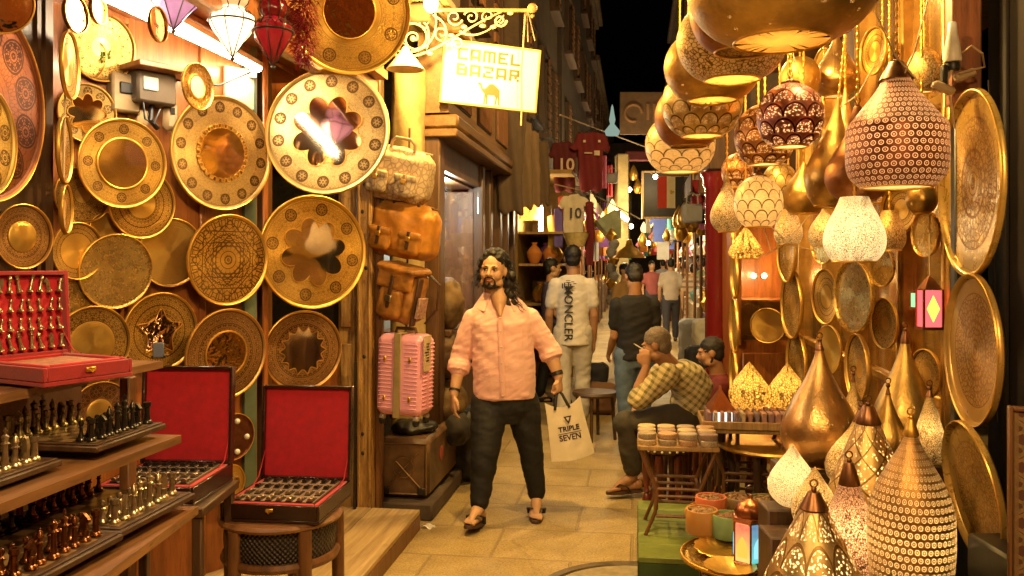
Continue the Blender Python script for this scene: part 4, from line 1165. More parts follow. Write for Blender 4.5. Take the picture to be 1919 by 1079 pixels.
def foot(m, an, d, s):
    an = Vector(an); d = Vector(d).normalized(); z = Vector((0, 0, 1)); x = d.cross(z)
    z = x.cross(d).normalized()
    m.ball(an-z*.055*s-d*.035*s, (.033*s, .036*s, .034*s), 12, 8)
    limb(m, [an, an-z*.03*s+d*.045*s, an-z*.062*s+d*.11*s], [.036*s, .037*s, .024*s], 12)
    limb(m, [an-z*.065*s-d*.03*s, an-z*.070*s+d*.05*s, an-z*.074*s+d*.11*s], [.027*s, .026*s, .020*s], 12)
    limb(m, [an-z*.07*s+d*.05*s+x*.02*s, an-z*.074*s+d*.115*s+x*.026*s], [.024*s, .018*s], 12)
    for off, ln, r in ((-.030, .168, .0135), (-.010, .168, .0095), (.007, .160, .009), (.023, .150, .0085), (.037, .136, .008)):
        q = x*off
        limb(m, [an-z*.076*s+d*.10*s+q*s*.8, an-z*.074*s+d*(ln-.02)*s+q*s, an-z*.08*s+d*ln*s+q*s], [r*s, r*s, r*.85*s], 8)
def sandal(t, an, d, s, mat, strap):
    an = Vector(an); d = Vector(d).normalized(); x = d.cross(Vector((0, 0, 1))).normalized(); z = x.cross(d).normalized()
    m = MB(); n = 28; lo, hi = [], []
    for i in range(n):
        a = 2*pi*i/n; u = math.cos(a); w = .043+.008*u-(.006 if -.5 < u < .2 else 0)
        p = an+d*(.055+.135*u)*s+x*(w*math.sin(a))*s
        hi.append(p-z*.089*s); lo.append(p-z*.108*s)
    m.add(hi+lo, [list(range(n)), list(range(n, 2*n))[::-1]]+[(k, (k+1) % n, n+(k+1) % n, n+k) for k in range(n)])
    so = part('sandal', m, mat, t)
    m = MB()
    for sd in (-1, 1):
        m.tube([an+d*.125*s-x*.018*s-z*.062*s, an+d*.10*s+x*(sd*.026-.008)*s-z*.040*s, an+d*.05*s+x*sd*.050*s-z*.055*s, an+d*.03*s+x*sd*.046*s-z*.092*s], [.006*s, .010*s, .013*s, .012*s], 8, flat=.45)
    part('strap', m, strap, so)
SKIN = simple('tan skin', (.52, .30, .165), .5, 0, .12, 20, .1, 150)
SKIN_D = simple('darker tan skin', (.36, .18, .085), .5, 0, .12, 20, .1, 150)
HAIR = simple('black hair', (.007, .005, .0045), .55, 0, .3, 60, .6, 200)
HAIR_G = simple('cropped grey hair', (.16, .12, .085), .7, 0, .4, 90, .5, 250)
def cloth(name, col, var=.14): return simple(name, col, .82, 0, var, 7, .3, 240)
def folds(amp, sc=(9, 9, 22), seed=0.0):
    return lambda co: amp*(noise.noise(Vector((co.x*sc[0]+seed+co.z*6, co.y*sc[1], co.z*sc[2]+co.x*8)))+.5*noise.noise(Vector((co.x*24+seed, co.y*24, co.z*40))))

# ---- the walker in the pink shirt
def q(px, py, dy=0.0): return P(px, py, 5.45+dy)
base = Vector((q(948, 490).x, 5.45, 0))
def rel(p): return p-base
t = thing('person', 'man in a pink shirt and black trousers walking with a white carrier bag', 'person', T(base))
hd = rel(q(925, 507, -.03)); Mh = T(hd) @ RZ(R(-14)) @ RX(R(-2)) @ RY(R(3))
J = dict(nb=rel(q(936, 556, .02)), sL=rel(q(889, 600, .02)), sR=rel(q(992, 599, .02)), eL=rel(q(864, 668, .04)), eR=rel(q(1030, 655, .03)), wL=rel(q(851, 738, -.06)), wR=rel(q(1047, 706, -.02)),
         hL=rel(q(918, 752)), hR=rel(q(978, 752, .02)), kL=rel(q(909, 850, -.12)), kR=rel(q(997, 850, .03)), aL=rel(q(899, 948, -.16)), aR=rel(q(1006, 931, .06)))
m = MB()
head_shape(m, Mh, 1.0)
limb(m, [J['nb']+Vector((0, .01, -.03)), Mh @ Vector((0, .012, -.07))], [.066, .060])
loft(m, [(J['hL']*.5+J['hR']*.5, .15, .11), (rel(q(944, 680)), .16, .11), (rel(q(938, 610)), .16, .10), (rel(q(937, 575)), .14, .075), (J['nb'], .06, .05)], (1, 0, 0), (0, -1, 0))
limb(m, [J['nb']+Vector((0, -.050, .005)), rel(q(936, 568, -.078)), rel(q(938, 592, -.138))], [.060, .044, .010])
limb(m, [J['sL'], J['eL'], J['eL'].lerp(J['wL'], .35), J['wL']], [.05, .046, .045, .028]); limb(m, [J['sR'], J['eR'], J['eR'].lerp(J['wR'], .4), J['wR']], [.05, .046, .047, .030])
for a, b, c in (('hL', 'kL', 'aL'), ('hR', 'kR', 'aR')): limb(m, [J[a], J[b], J[b].lerp(J[c], .4), J[c]], [.08, .055, .055, .04])
hand(m, J['wL'], (-.02, -.12, -1), (.35, -.9, .1), (.9, .3, 0), 1.0, 22)
hand(m, J['wR'], (.08, -.1, -1), (-.45, -.85, 0), (-.85, .4, -.1), 1.0, 40, True)
fdL, fdR = Vector((-.30, -.92, .16)), Vector((-.05, -1, -.06))
foot(m, J['aL'], fdL, 1.06); foot(m, J['aR'], fdR, 1.02)
link('body', remesh(m, .0062, SKIN, 2), t)
face_parts(t, Mh, 1.0, HAIR)
# shoulder-length curly hair, swept back off a high forehead
m = MB()
m.ball((0, 0, 0), (.087, .097, .084), 18, 12, Mh @ T(0, .031, .051))
for k in range(60):
    a = random.uniform(0, 2*pi); e = random.uniform(.1, 1.4)
    v = Vector((.086*math.cos(a)*math.cos(e), .031+.096*math.sin(a)*math.cos(e), .052+.086*math.sin(e)))
    if v.y > -.048: m.ball(v, random.uniform(.012, .02), 8, 6, Mh)
for k in range(95):
    u = random.random(); a = R(random.uniform(-18, 198)); sd = math.cos(a); 
    if sd < -.2: u *= .5
    rr = .068+.040*u; z = .09-.30*u+random.uniform(-.02, .02)
    bias = .034*u if sd > .2 else (-.01*u)
    m.ball((rr*sd*1.02+bias, .035+rr*math.sin(a)*.8, z), random.uniform(.016, .026), 8, 6, Mh)
for k in range(20): m.ball((.105+random.uniform(-.02, .025), .02+random.uniform(-.03, .03), -.02-.010*k+random.uniform(-.01, .01)), random.uniform(.02, .03), 8, 6, Mh)
for k in range(6): m.ball((-.086+random.uniform(-.008, .008), .02+random.uniform(-.02, .03), .03-.016*k), random.uniform(.012, .02), 8, 6, Mh)
link('hair', remesh(m, .007, HAIR, 1, lambda co: .006*noise.noise(co*60)), t)
m = MB()                                               # loose curls
for k in range(520):
    a = random.uniform(0, 2*pi); u = random.random(); top = random.random() < .4
    if top:
        e = random.uniform(.25, 1.5); p = Vector((.092*math.cos(a)*math.cos(e), .031+.102*math.sin(a)*math.cos(e), .055+.09*math.sin(e)))
        if p.y < -.05: continue
    else:
        a = R(random.uniform(-25, 205)); sd = math.cos(a); u = random.random()*(.55 if sd < -.2 else 1)
        p = Vector(((.08+.055*u)*sd+(.034*u if sd > .2 else -.012*u), .035+(.08+.03*u)*math.sin(a)*.8, .09-.30*u))
    pts = []; dr = Vector((p.x*.25+random.uniform(-.03, .03), random.uniform(-.01, .03), -.05))
    ph = random.uniform(0, 6.3); rc = random.uniform(.004, .010)
    for j in range(8): pts.append(Mh @ (p+dr*(j/7)+Vector((rc*math.cos(ph+j*1.3), rc*math.sin(ph+j*1.3), 0))))
    m.tube(pts, [.0018]*7+[.0008], 4)
part('curls', m, HAIR, t)
# shirt
g = G('pink cotton shirt'); o_ = g.obj(); n_ = g.noise(o_, 5, 4); w_ = g.noise(o_, 210, 2)
xx_, yy_, zz_ = g.split(o_); fo_ = g.noise(g.xyz(xx_*5+zz_*4, yy_*5, zz_*13-xx_*5), 1.4, 4, .55)
M_shirt = g.out(g.pbr(g.mix(g.ramp(n_, .3, .7), (.74, .42, .37), (.83, .50, .44)), .8, 0, g.bump(w_*.06+fo_, .30, .02), Sheen_Weight=.2))
m = MB()
loft(m, [(rel(q(946, 744, 0)), .196, .148), (rel(q(946, 715, 0)), .200, .155), (rel(q(945, 680, 0)), .201, .160), (rel(q(942, 640, .0)), .196, .150), (rel(q(940, 605, .0)), .200, .140), (rel(q(939, 580, .01)), .190, .115), (rel(q(938, 562, .02)), .135, .085), (rel(q(937, 551, .02)), .082, .068)], (1, 0, 0), (0, -1, 0), 28, 2.2)
cuL = J['eL'].lerp(J['wL'], .30); cuR = J['eR'].lerp(J['wR'], .18)
limb(m, [J['sL'], J['sL'].lerp(J['eL'], .5), J['eL'], cuL], [.078, .074, .068, .066]); limb(m, [J['sR'], J['sR'].lerp(J['eR'], .5), J['eR'], cuR], [.078, .074, .067, .065])
for c, pd in ((cuL, J['wL']-J['eL']), (cuR, J['wR']-J['eR'])):
    pd = pd.normalized(); m.tube([c-pd*.035, c+pd*.028], [.073, .072], 18); m.tube([c-pd*.012, c+pd*.0], [.076, .076], 18)
m.ball(rel(q(932, 744, -.10)), (.09, .05, .032), 14, 10); m.ball(rel(q(970, 740, -.09)), (.08, .05, .028), 14, 10)
def shf(co):
    f = .0045*noise.noise(Vector((co.x*6, co.y*6+3, co.z*13+co.x*9)))+.003*noise.noise(Vector((co.x*18, co.y*18, co.z*38-co.x*14)))
    el = min((co-J['eL']).length, (co-J['eR']).length)
    f += .0030*math.exp(-(el/.09)**2)*math.sin(co.z*130+co.x*25)
    return f
link('shirt', remesh(m, .0072, M_shirt, 3, shf), t)
m = MB()                                               # collar, open at the front
def colr(u, v):
    a = R(-146)+R(292)*u+R(90)
    r = .090+.046*v*(1+.35*abs(u-.5)*2); zz = .040-.058*v-.050*abs(u-.5)*2*v+.01*(1-abs(u-.5)*2)-.02*abs(u-.5)*2
    return J['nb']+Vector((1.06*r*math.cos(a), .004+r*math.sin(a)*.98, zz))
m.sheet(colr, 30, 4, .005); part('collar', m, M_shirt, t)
m = MB()                                               # button placket following the belly
yf = [(596, -.150), (620, -.158), (650, -.163), (680, -.168), (715, -.163), (742, -.155)]
pl = [rel(q(938+.09*(y-596)*.35, y, d)) for y, d in yf]
m.tube(pl, .016, 8, flat=.32); part('placket', m, M_shirt, t)
m = MB(); [m.ball(pl[k]+Vector((0, -.006, 0)), (.006, .003, .006), 8, 6) for k in range(len(pl))]; part('button', m, simple('pale button', (.7, .5, .42), .3), t)
# trousers
M_trous = simple('black trousers', (.005, .0045, .0045), .75, 0, .3, 8, .35, 220)
m = MB()
loft(m, [(rel(q(947, 790, .0)), .13, .10), (rel(q(947, 765, .0)), .178, .135), (rel(q(946, 735, .0)), .182, .138)], (1, 0, 0), (0, -1, 0))
limb(m, [J['hL'], J['hL'].lerp(J['kL'], .5), J['kL'], J['kL'].lerp(J['aL'], .5), J['aL']+Vector((0, 0, .03))], [.122, .110, .090, .074, .062], 18)
limb(m, [J['hR'], J['hR'].lerp(J['kR'], .5), J['kR'], J['kR'].lerp(J['aR'], .5), J['aR']+Vector((0, 0, .03))], [.112, .098, .078, .066, .058], 18)
link('trousers', remesh(m, .008, M_trous, 3, folds(.006, (6, 6, 15), 4)), t)
M_sole = simple('dark brown sole', (.07, .035, .022), .6); M_str = simple('black strap', (.02, .017, .015), .5)
sandal(t, J['aL'], fdL, 1.06, M_sole, M_str); sandal(t, J['aR'], fdR, 1.02, M_sole, M_str)
def band(name, p, d, r, h, mat, parent):
    d = Vector(d).normalized(); m = MB(); m.tube([p-d*h/2, p+d*h/2], r, 20); return part(name, m, mat, parent)
band('bracelet', J['wL'].lerp(J['eL'], .10), J['wL']-J['eL'], .036, .014, M_black, t)
wt = band('watch', J['wR'].lerp(J['eR'], .12), J['wR']-J['eR'], .037, .026, M_black, t)
# his carrier bag
hp = J['wR']+Vector((0, -.01, -.095))+base
bg = thing('carrier_bag', 'white carrier bag lettered TRIPLE SEVEN held by the man in the pink shirt', 'bag', T(hp) @ RZ(R(6)) @ RY(R(-10)))
M_bag = simple('white plastic bag', (.78, .68, .50), .45, 0, .08, 8, .3, 30)
k = 5.45/F
bl, br_, bt, bb = -35*k, 47*k, -30*k, -125*k
def bagf(u, v):
    x = bl+(br_-bl)*u; x = x*(.82+.18*v)
    z = bt+(bb-bt)*v-.012*math.sin(u*pi)*(1 if v > .9 else 0)+(0.05*(abs(u-.5)*2)**2 if v < .1 else 0)*1.0
    return x, z
def front(u, v):
    x, z = bagf(u, v)
    return (x, -.028*math.sin(pi*u)*(.4+.6*v)-.007*noise.noise(Vector((u*4, v*5, 1)))*math.sin(pi*u)-.004, z)
def rear(u, v):
    x, z = bagf(u, v)
    return (x, .03*math.sin(pi*u)*(.4+.6*v)+.004, z)
m = MB(); m.sheet(front, 20, 18, .002); m.sheet(lambda u, v: rear(1-u, v), 20, 18, .002); part('sack', m, M_bag, bg)
m = MB(); m.tube([(-.045, -.02, bt-.005), (-.02, -.014, -.02), (0, 0, .008), (.02, -.008, -.02), (.05, -.02, bt-.005)], .009, 8, flat=.45); m.tube([(-.045, .02, bt-.005), (-.015, .012, -.02), (.004, 0, .004), (.022, .012, -.02), (.05, .02, bt-.005)], .009, 8, flat=.45)
part('handle', m, M_black, bg)
M_ink = simple('navy print', (.03, .02, .06), .6, 0, .05); M_inkr = simple('red print', (.42, .03, .04), .6, 0, .05)
def on_bag(me, x, z, rot=0):
    for v in me.vertices:
        u = ((x+v.co.x)/1.0-bl)/(br_-bl); w = (z+v.co.y-bt)/(bb-bt)
        v.co = Vector((x+v.co.x, front(min(.98, max(.02, u)), min(1, max(0, w)))[1]-.004-max(0, v.co.z), z+v.co.y))
    return me
link('lettering', on_bag(text_mesh('TRIPLE', .046, M_ink, .001, bold=.0012), .022, -.237), bg)
link('lettering', on_bag(text_mesh('SEVEN', .050, M_ink, .001, bold=.0012), .022, -.292), bg)
m = MB(); m.box((.022, front(.6, .55)[1]-.005, -.263), (.15, .002, .004)); part('rule', m, M_ink, bg)
m = MB(); m.prism([(-.002, -.155), (.05, -.155), (.024, -.205)], -.036, -.034); part('emblem', m, M_ink, bg)
m = MB(); m.prism([(.012, -.163), (.036, -.163), (.024, -.188)], -.0375, -.0355); part('emblem_inlay', m, M_bag, bg)

# ---- other people: a pose in metres, facing local -y, scaled and turned
def person(label, c, yaw, H, top, leg, skin, hairm, vox=.014, group=None, sleeve='short', arms=((.02, 0, 0), (.02, 0, 0)), stride=.10, shoe=M_black, hd_pitch=0, dress=False, width=1.0, hem=0.0, hairkind='short'):
    """arms: per side (swing out, forward, bend)"""
    s = H/1.75
    t = thing('person', label, 'person', T(c) @ RZ(yaw), group)
    V = lambda x, y, z: Vector((x*s*width, y*s, z*s))
    nb = V(0, .01, 1.47); Mh = T(V(0, -.01-.03*math.sin(hd_pitch), 1.63)) @ RX(hd_pitch)
    m = MB(); head_shape(m, Mh, s)
    limb(m, [nb-Vector((0, 0, .03*s)), Mh @ Vector((0, .012*s, -.07*s))], [.062*s, .056*s])
    loft(m, [(V(0, 0, .93), .13*s, .1*s), (V(0, 0, 1.15), .125*s, .09*s), (V(0, 0, 1.35), .15*s, .09*s), (nb, .06*s, .05*s)], (1, 0, 0), (0, -1, 0))
    sh, el, wr = [], [], []
    for sd, (ao, af, ab) in zip((-1, 1), arms):
        S_ = V(sd*.176, .01, 1.372); E = S_+V(sd*(.05+ao), .03-af*.5, -.29); w_ = E+V(sd*.0, -.05-af-ab*.15, -.25+ab*.2)
        sh.append(S_); el.append(E); wr.append(w_)
        limb(m, [S_, E, E.lerp(w_, .4), w_], [.046*s, .040*s, .038*s, .026*s])
        dd = (w_-E); hand(m, w_, dd, (0, -1, .1), (-sd, 0, 0), s, 25)
    hips, kn, an = [], [], []
    for sd, st in ((-1, stride), (1, -stride)):
        hips.append(V(sd*.095, 0, .92)); kn.append(V(sd*.10, -st*.6-.02, .50)); an.append(V(sd*.095, -st+.03, .10))
        limb(m, [hips[-1], kn[-1], an[-1]], [.075*s, .052*s, .038*s]); foot(m, an[-1], (0, -1, 0), s)
    link('body', remesh(m, vox*.75, skin, 2), t)
    m = MB(); hemz = .86-hem
    loft(m, [(V(0, 0, hemz), (.185 if not dress else .23)*s*width, .135*s), (V(0, 0, 1.05), .168*s*width, .125*s), (V(0, 0, 1.28), .185*s*width, .122*s), (V(0, 0, 1.39), .178*s*width, .105*s), (V(0, .01, 1.45), .125*s*width, .08*s), (nb, .07*s, .064*s)], (1, 0, 0), (0, -1, 0), 24, 2.3)
    for i in (0, 1):
        f = .62 if sleeve == 'short' else 1.0
        pts = [sh[i], sh[i].lerp(el[i], f)] if sleeve == 'short' else [sh[i], el[i], el[i].lerp(wr[i], .8)]
        limb(m, pts, [.070*s, .066*s] if sleeve == 'short' else [.074*s, .062*s, .05*s])
    link('dress' if dress else 'shirt', remesh(m, vox, top, 3, folds(.006, seed=c.x*9)), t)
    if not dress:
        m = MB(); loft(m, [(V(0, 0, .80), .13*s*width, .11*s), (V(0, 0, .90), .17*s*width, .128*s), (V(0, 0, .99), .16*s*width, .118*s)], (1, 0, 0), (0, -1, 0))
        for i in (0, 1): limb(m, [hips[i], hips[i].lerp(kn[i], .5), kn[i], an[i]+V(0, 0, .02)], [.105*s, .098*s, .08*s, .066*s])
        link('trousers', remesh(m, vox, leg, 3, folds(.006, (6, 6, 16), c.y)), t)
    for i in (0, 1):
        m = MB(); a_ = an[i]; limb(m, [a_-V(0, -.03, .055), a_-V(0, .05, .06), a_-V(0, .13, .07)], [.042*s, .044*s, .034*s]); m.box(a_-V(0, .05, .092), (.075*s, .24*s, .016*s), None, 0, .006)
        link('shoe', remesh(m, vox*.8, shoe, 2), t)
    hair_short(t, Mh, s, hairm, vox=vox*.7)
    return t, Mh, s
M_wtee = cloth('white jersey cotton', (.62, .56, .46)); M_wtr = cloth('pale grey trousers', (.46, .42, .35)); M_btee = cloth('black cotton', (.005, .005, .006)); M_jean = simple('blue denim', (.085, .13, .20), .85, 0, .4, 9, .4, 260)
c = Vector((P(1074, 490, 8.4).x, 8.4, 0))
t, Mh, s = person('man in a white T-shirt with MONCLER down its back, seen from behind', c, R(176), 1.80, M_wtee, M_wtr, SKIN_D, HAIR, .012, arms=((-.01, .02, 0), (.02, .03, .1)), stride=.06, shoe=M_wtee, width=.93, hem=.06)
me = text_mesh('MONCLER', .115, simple('black print', (.015, .014, .014), .7, 0, .05), .002, bold=.001)
k_ = link('lettering', me, t, T(.045, .146, 1.14) @ RZ(R(180)) @ RX(R(90)) @ Matrix.Rotation(R(-90), 4, 'Z'))
m = MB(); 
for a in range(7): m.tube([(.045+.05*math.cos(a*.9+.4)-.01*k, .142, 1.415+.03*math.sin(a*.9)) for k in range(4)], .004, 5)
for a in range(5): m.box((.02+.02*a, .143, 1.40+.02*math.sin(a*2.3)), (.012, .003, .05)); m.box((.045, .143, 1.375+a*.02), (.09-.012*a, .003, .006))
part('emblem', m, M_ink, t)
c = Vector((P(1190, 490, 7.3).x, 7.3, 0))
t, Mh, s = person('man in a black T-shirt and jeans, back turned, head bent', c, R(186), 1.62, M_btee, M_jean, SKIN_D, HAIR, .012, arms=((-.03, .06, .3), (-.03, .1, .4)), stride=.08, hd_pitch=R(28), width=.97)
c = Vector((P(1034, 490, 9.9).x, 9.9, 0))
person('man in a purplish shirt in profile behind the man in the white T-shirt', c, R(100), 1.68, cloth('purplish shirt', (.11, .08, .16)), M_btee, SKIN, HAIR, .015, arms=((.0, .1, .5), (0, .1, .5)))
far = [(1258, 17.5, 1.72, 170, (.55, .48, .40), (.05, .05, .07), 'far off man in a pale shirt and dark trousers walking away', False, .18),
       (1284, 18.5, 1.68, 176, (.52, .38, .16), (.30, .2, .1), 'far off person in a yellow banded top walking away', False, .10),
       (1300, 17.0, 1.60, 160, (.50, .38, .26), (.4, .3, .2), 'far off woman in a striped dress walking beside the man in a pale shirt', True, .12),
       (1318, 20.0, 1.72, 170, (.16, .18, .07), (.10, .1, .1), 'far off person in an olive top at the right edge of the crowd', False, .1),
       (1222, 21.0, 1.66, 10, (.30, .08, .08), (.05, .05, .06), 'far off person in a dull red top coming this way', False, .1),
       (1243, 25.0, 1.70, 175, (.30, .30, .34), (.08, .08, .1), 'smallest far off person in grey at the heart of the crowd', False, .1),
       (1312, 24.0, 1.74, 5, (.10, .14, .24), (.05, .05, .06), 'far off person in a blue top facing this way', False, .1),
       (1272, 27.0, 1.70, 5, (.45, .42, .36), (.05, .05, .06), 'tiny far off person in a pale top facing this way', False, .1),
       (1172, 12.5, 1.62, 40, (.50, .30, .12), (.06, .05, .05), 'person in an orange brown top beside the left hand stalls', False, .05)]
for (px, y, H, yw, tc, lc, lab, dr, st) in far:
    cc = Vector((P(px, 490, y).x, y, 0))
    if dr or 'banded' in lab:
        g = G('striped cloth'); x_, y_, z_ = g.split(g.obj()); M_ = g.out(g.pbr(g.mix((g.math('FRACT', z_*9) < .4)*.8, tc, tuple(v*.35 for v in tc)), .8))
    else: M_ = cloth('plain cloth', tc)
    person(lab, cc, R(yw), H, M_, cloth('plain trousers', lc), SKIN, HAIR, .022, stride=st, dress=dr, hem=.36 if dr else 0, width=.96)

# ---- seated smoker in the checked shirt
def q2(px, py, dy=0.0): return P(px, py, 5.95+dy)
b2 = Vector((q2(1262, 490).x, 5.95, 0))
t = thing('person', 'seated grey haired man in a checked shirt smoking a cigarette', 'person', T(b2))
def r2(px, py, dy=0.0): return q2(px, py, dy)-b2
Mh = T(r2(1230, 646)) @ RZ(R(-112)) @ RX(R(14))
m = MB(); head_shape(m, Mh, .98)
nb = r2(1256, 684, .02)
limb(m, [nb, Mh @ Vector((0, .014, -.07))], [.066, .058])
hp_, kn_, an_ = r2(1282, 785), r2(1172, 792, -.08), r2(1186, 893, -.02)
hp2, kn2, an2 = r2(1275, 785, .22), r2(1182, 790, .24), r2(1215, 890, .3)
loft(m, [(hp_+Vector((.0, .1, -.03)), .10, .14), (r2(1296, 730, .1), .10, .14), (r2(1280, 700, .08), .09, .15), (nb, .05, .06)], (1, 0, .2), (0, 1, 0))
sn, en, wn_ = r2(1252, 704, -.13), r2(1190, 752, -.14), r2(1211, 690, -.12)
limb(m, [sn, en, en.lerp(wn_, .4), wn_], [.05, .044, .043, .028])
hand(m, wn_, Vector((-.05, .10, 1)), (-.9, .1, .1), (.3, .9, 0), .98, 38)
sf, ef, wf = r2(1240, 702, .22), r2(1200, 745, .28), r2(1190, 775, .2)
limb(m, [sf, ef, wf], [.05, .044, .03]); hand(m, wf, (-.7, -.3, -.6), (-.2, -.9, 0), (-.2, 0, -1), .98, 30)
for a, b, cc in ((hp_, kn_, an_), (hp2, kn2, an2)): limb(m, [a, b, b.lerp(cc, .4), cc], [.085, .055, .055, .038])
fd = Vector((-1, -.12, -.04)); foot(m, an_, fd, 1.02); foot(m, an2, fd, 1.02)
link('body', remesh(m, .0075, SKIN_D, 2), t)
face_parts(t, Mh, .98, HAIR_G, False)
hair_short(t, Mh, .98, HAIR_G)
g = G('checked cotton'); x_, y_, z_ = g.split(g.obj())
o_ = g.obj(); wv = g.noise(o_, 6, 2)
d1 = (x_*.80-z_*.60)+wv*.03+y_*.3; d2 = (x_*.60+z_*.80)+wv*.03
s1 = (g.math('FRACT', d1*23) < .42)*1.0; s2 = (g.math('FRACT', d2*23) < .42)*1.0
cc = g.mix((s1+s2)*.5, (.72, .60, .32), (.17, .15, .05)); cc = g.mix(g.noise(o_, 8, 3)*.3, cc, (.3, .22, .1))
M_plaid = g.out(g.pbr(cc, .85, 0, g.bump(g.noise(o_, 200, 2), .25, .003)))
m = MB()
loft(m, [(hp_+Vector((.01, .1, -.02)), .15, .18), (r2(1290, 760, .1), .148, .19), (r2(1298, 728, .1), .150, .195), (r2(1283, 697, .08), .128, .19), (r2(1266, 682, .05), .085, .13), (nb, .068, .075)], (1, 0, .35), (0, 1, 0), 26)
limb(m, [sn, sn.lerp(en, .5), en.lerp(sn, .12)], [.09, .084, .078]); limb(m, [sf, ef], [.088, .076])
link('shirt', remesh(m, .009, M_plaid, 3, folds(.008, (8, 8, 16), 2)), t)
M_olv = cloth('dark olive trousers', (.055, .046, .03), .25)
m = MB()
for a, b, cc in ((hp_, kn_, an_), (hp2, kn2, an2)): limb(m, [a, a.lerp(b, .5), b, b.lerp(cc, .5), cc+Vector((0, 0, .06))], [.115, .10, .086, .074, .066], 16)
loft(m, [(hp_+Vector((.02, .1, -.09)), .15, .19), (hp_+Vector((.02, .1, .04)), .14, .18)], (1, 0, 0), (0, 1, 0))
link('trousers', remesh(m, .01, M_olv, 3, folds(.006, (9, 9, 9), 1)), t)
sandal(t, an_, fd, 1.02, M_sole, M_str); sandal(t, an2, fd, 1.02, M_sole, M_str)
ck = wn_+b2+Vector((-.028, -.01, .135))
m = MB(); m.tube([(0, 0, 0), (-.05, -.01, .03)], .0042, 8); m.tube([(-.05, -.01, .03), (-.057, -.0115, .034)], .0044, 8, mi=1)
solo('cigarette', m, [M_white, simple('ash', (.3, .28, .25), .9)], 'white cigarette in the fingers of the seated smoker', 'cigarette', T(ck))
m = MB(); m.box((0, 0, .44), (.36, .36, .05), None, 0, .012); 
st = thing('low_stool', 'low wooden stool the smoker sits on', 'stool', T(q2(1282, 490).x, 6.06, 0))
part('seat', m, M_wood_dk, st)
for sx in (-1, 1):
    for sy in (-1, 1): part('leg', MB().tube([(sx*.15, sy*.15, 0), (sx*.13, sy*.13, .42)], [.02, .026], 8), M_wood_dk, st)
# ---- seated man in dark red
b3 = Vector((P(1345, 490, 6.7).x, 6.7, 0))
t = thing('person', 'dark haired man in a dark red top seated beside the red column', 'person', T(b3))
def r3(px, py, dy=0.0): return P(px, py, 6.7+dy)-b3
Mh = T(r3(1332, 660)) @ RZ(R(-100)) @ RX(R(8))
m = MB(); head_shape(m, Mh, .98); nb = r3(1346, 700, .02)
limb(m, [nb, Mh @ Vector((0, .014, -.07))], [.064, .058])
loft(m, [(r3(1360, 800), .12, .16), (r3(1356, 740), .11, .15), (nb, .05, .06)], (1, 0, 0), (0, 1, 0))
hpn = [r3(1360, 805, -.1), r3(1360, 805, .1)]; knn = [r3(1280, 808, -.12), r3(1282, 806, .14)]; ann = [r3(1286, 875, -.12), r3(1290, 872, .14)]
for a, b, cc in zip(hpn, knn, ann): limb(m, [a, b, cc], [.08, .055, .038]); foot(m, cc, (-1, 0, 0), 1)
for sd in (-1, 1):
    S_, E_, W_ = r3(1352, 722, sd*.18), r3(1325, 775, sd*.2), r3(1292, 795, sd*.12); limb(m, [S_, E_, W_], [.048, .042, .028]); hand(m, W_, (-1, 0, -.3), (0, -sd, .2), (0, 0, -1), .98, 25)
link('body', remesh(m, .010, SKIN_D, 2), t)
face_parts(t, Mh, .98, HAIR, True); hair_short(t, Mh, .98, HAIR)
m = MB(); loft(m, [(r3(1360, 808), .14, .18), (r3(1360, 770), .145, .19), (r3(1356, 730), .135, .19), (r3(1350, 712), .10, .14), (nb, .065, .07)], (1, 0, .1), (0, 1, 0))
for sd in (-1, 1): limb(m, [r3(1352, 722, sd*.18), r3(1334, 760, sd*.2)], [.084, .072])
link('shirt', remesh(m, .011, cloth('dark red cotton', (.13, .012, .012)), 3, folds(.007)), t)
m = MB()
for a, b, cc in zip(hpn, knn, ann): limb(m, [a, b, cc+Vector((0, 0, .05))], [.11, .085, .066])
link('trousers', remesh(m, .012, M_btee, 3, folds(.006)), t)
for cc in ann:
    m = MB(); limb(m, [cc+Vector((.03, 0, -.055)), cc+Vector((-.05, 0, -.06)), cc+Vector((-.13, 0, -.07))], [.042, .044, .034]); link('shoe', remesh(m, .012, M_black, 2), t)
m = MB(); m.box((0, 0, .40), (.36, .36, .05), None, 0, .012)
st = thing('low_stool', 'low stool under the man in dark red', 'stool', T(b3+Vector((.06, 0, 0)))); part('seat', m, M_wood_dk, st)
for sx in (-1, 1):
    for sy in (-1, 1): part('leg', MB().tube([(sx*.15, sy*.15, 0), (sx*.13, sy*.13, .38)], [.02, .026], 8), M_wood_dk, st)
# ================================================================== RIGHT SHOP shell
ar = 1.34
t = thing('glass_shopfront', 'brass and wood shopfront with amber glass behind the hanging lamps', 'shopfront', AM(ar, 5.3, 0))
g = G('gold reflection glass'); o_ = g.obj(); n_ = g.noise(o_, 3.5, 5, .6); a_, b_, c_ = g.split(o_)
st_ = g.noise(g.xyz(a_, b_*7, c_*.6), 1.5, 5, .6)
cc = g.mix(g.ramp(st_, .3, .7), (.30, .15, .03), (.80, .48, .13)); cc = g.mix(g.ramp(n_, .5, .75)*.7, cc, (.16, .07, .015))  # gold streaks put the hazy lamp reflections into the glass colour
M_amber = g.out(g.pbr(cc, g.ramp(n_, .3, .8)*.22+.07, .72, g.bump(n_, .3, .012), **{'Coat_Weight': .9, 'Coat_Roughness': .04, 'Coat_IOR': 1.9}))
M_post = simple('brass clad post', (.62, .37, .10), .3, .75, .45, 7, .3, 40)
edges = [-1.72, -1.10, -.28, .62, 1.58]
for i in range(4):
    m = MB(); m.box((.03, (edges[i]+edges[i+1])/2, 1.6), (.02, edges[i+1]-edges[i]-.06, 3.0)); part('pane', m, M_amber, t)
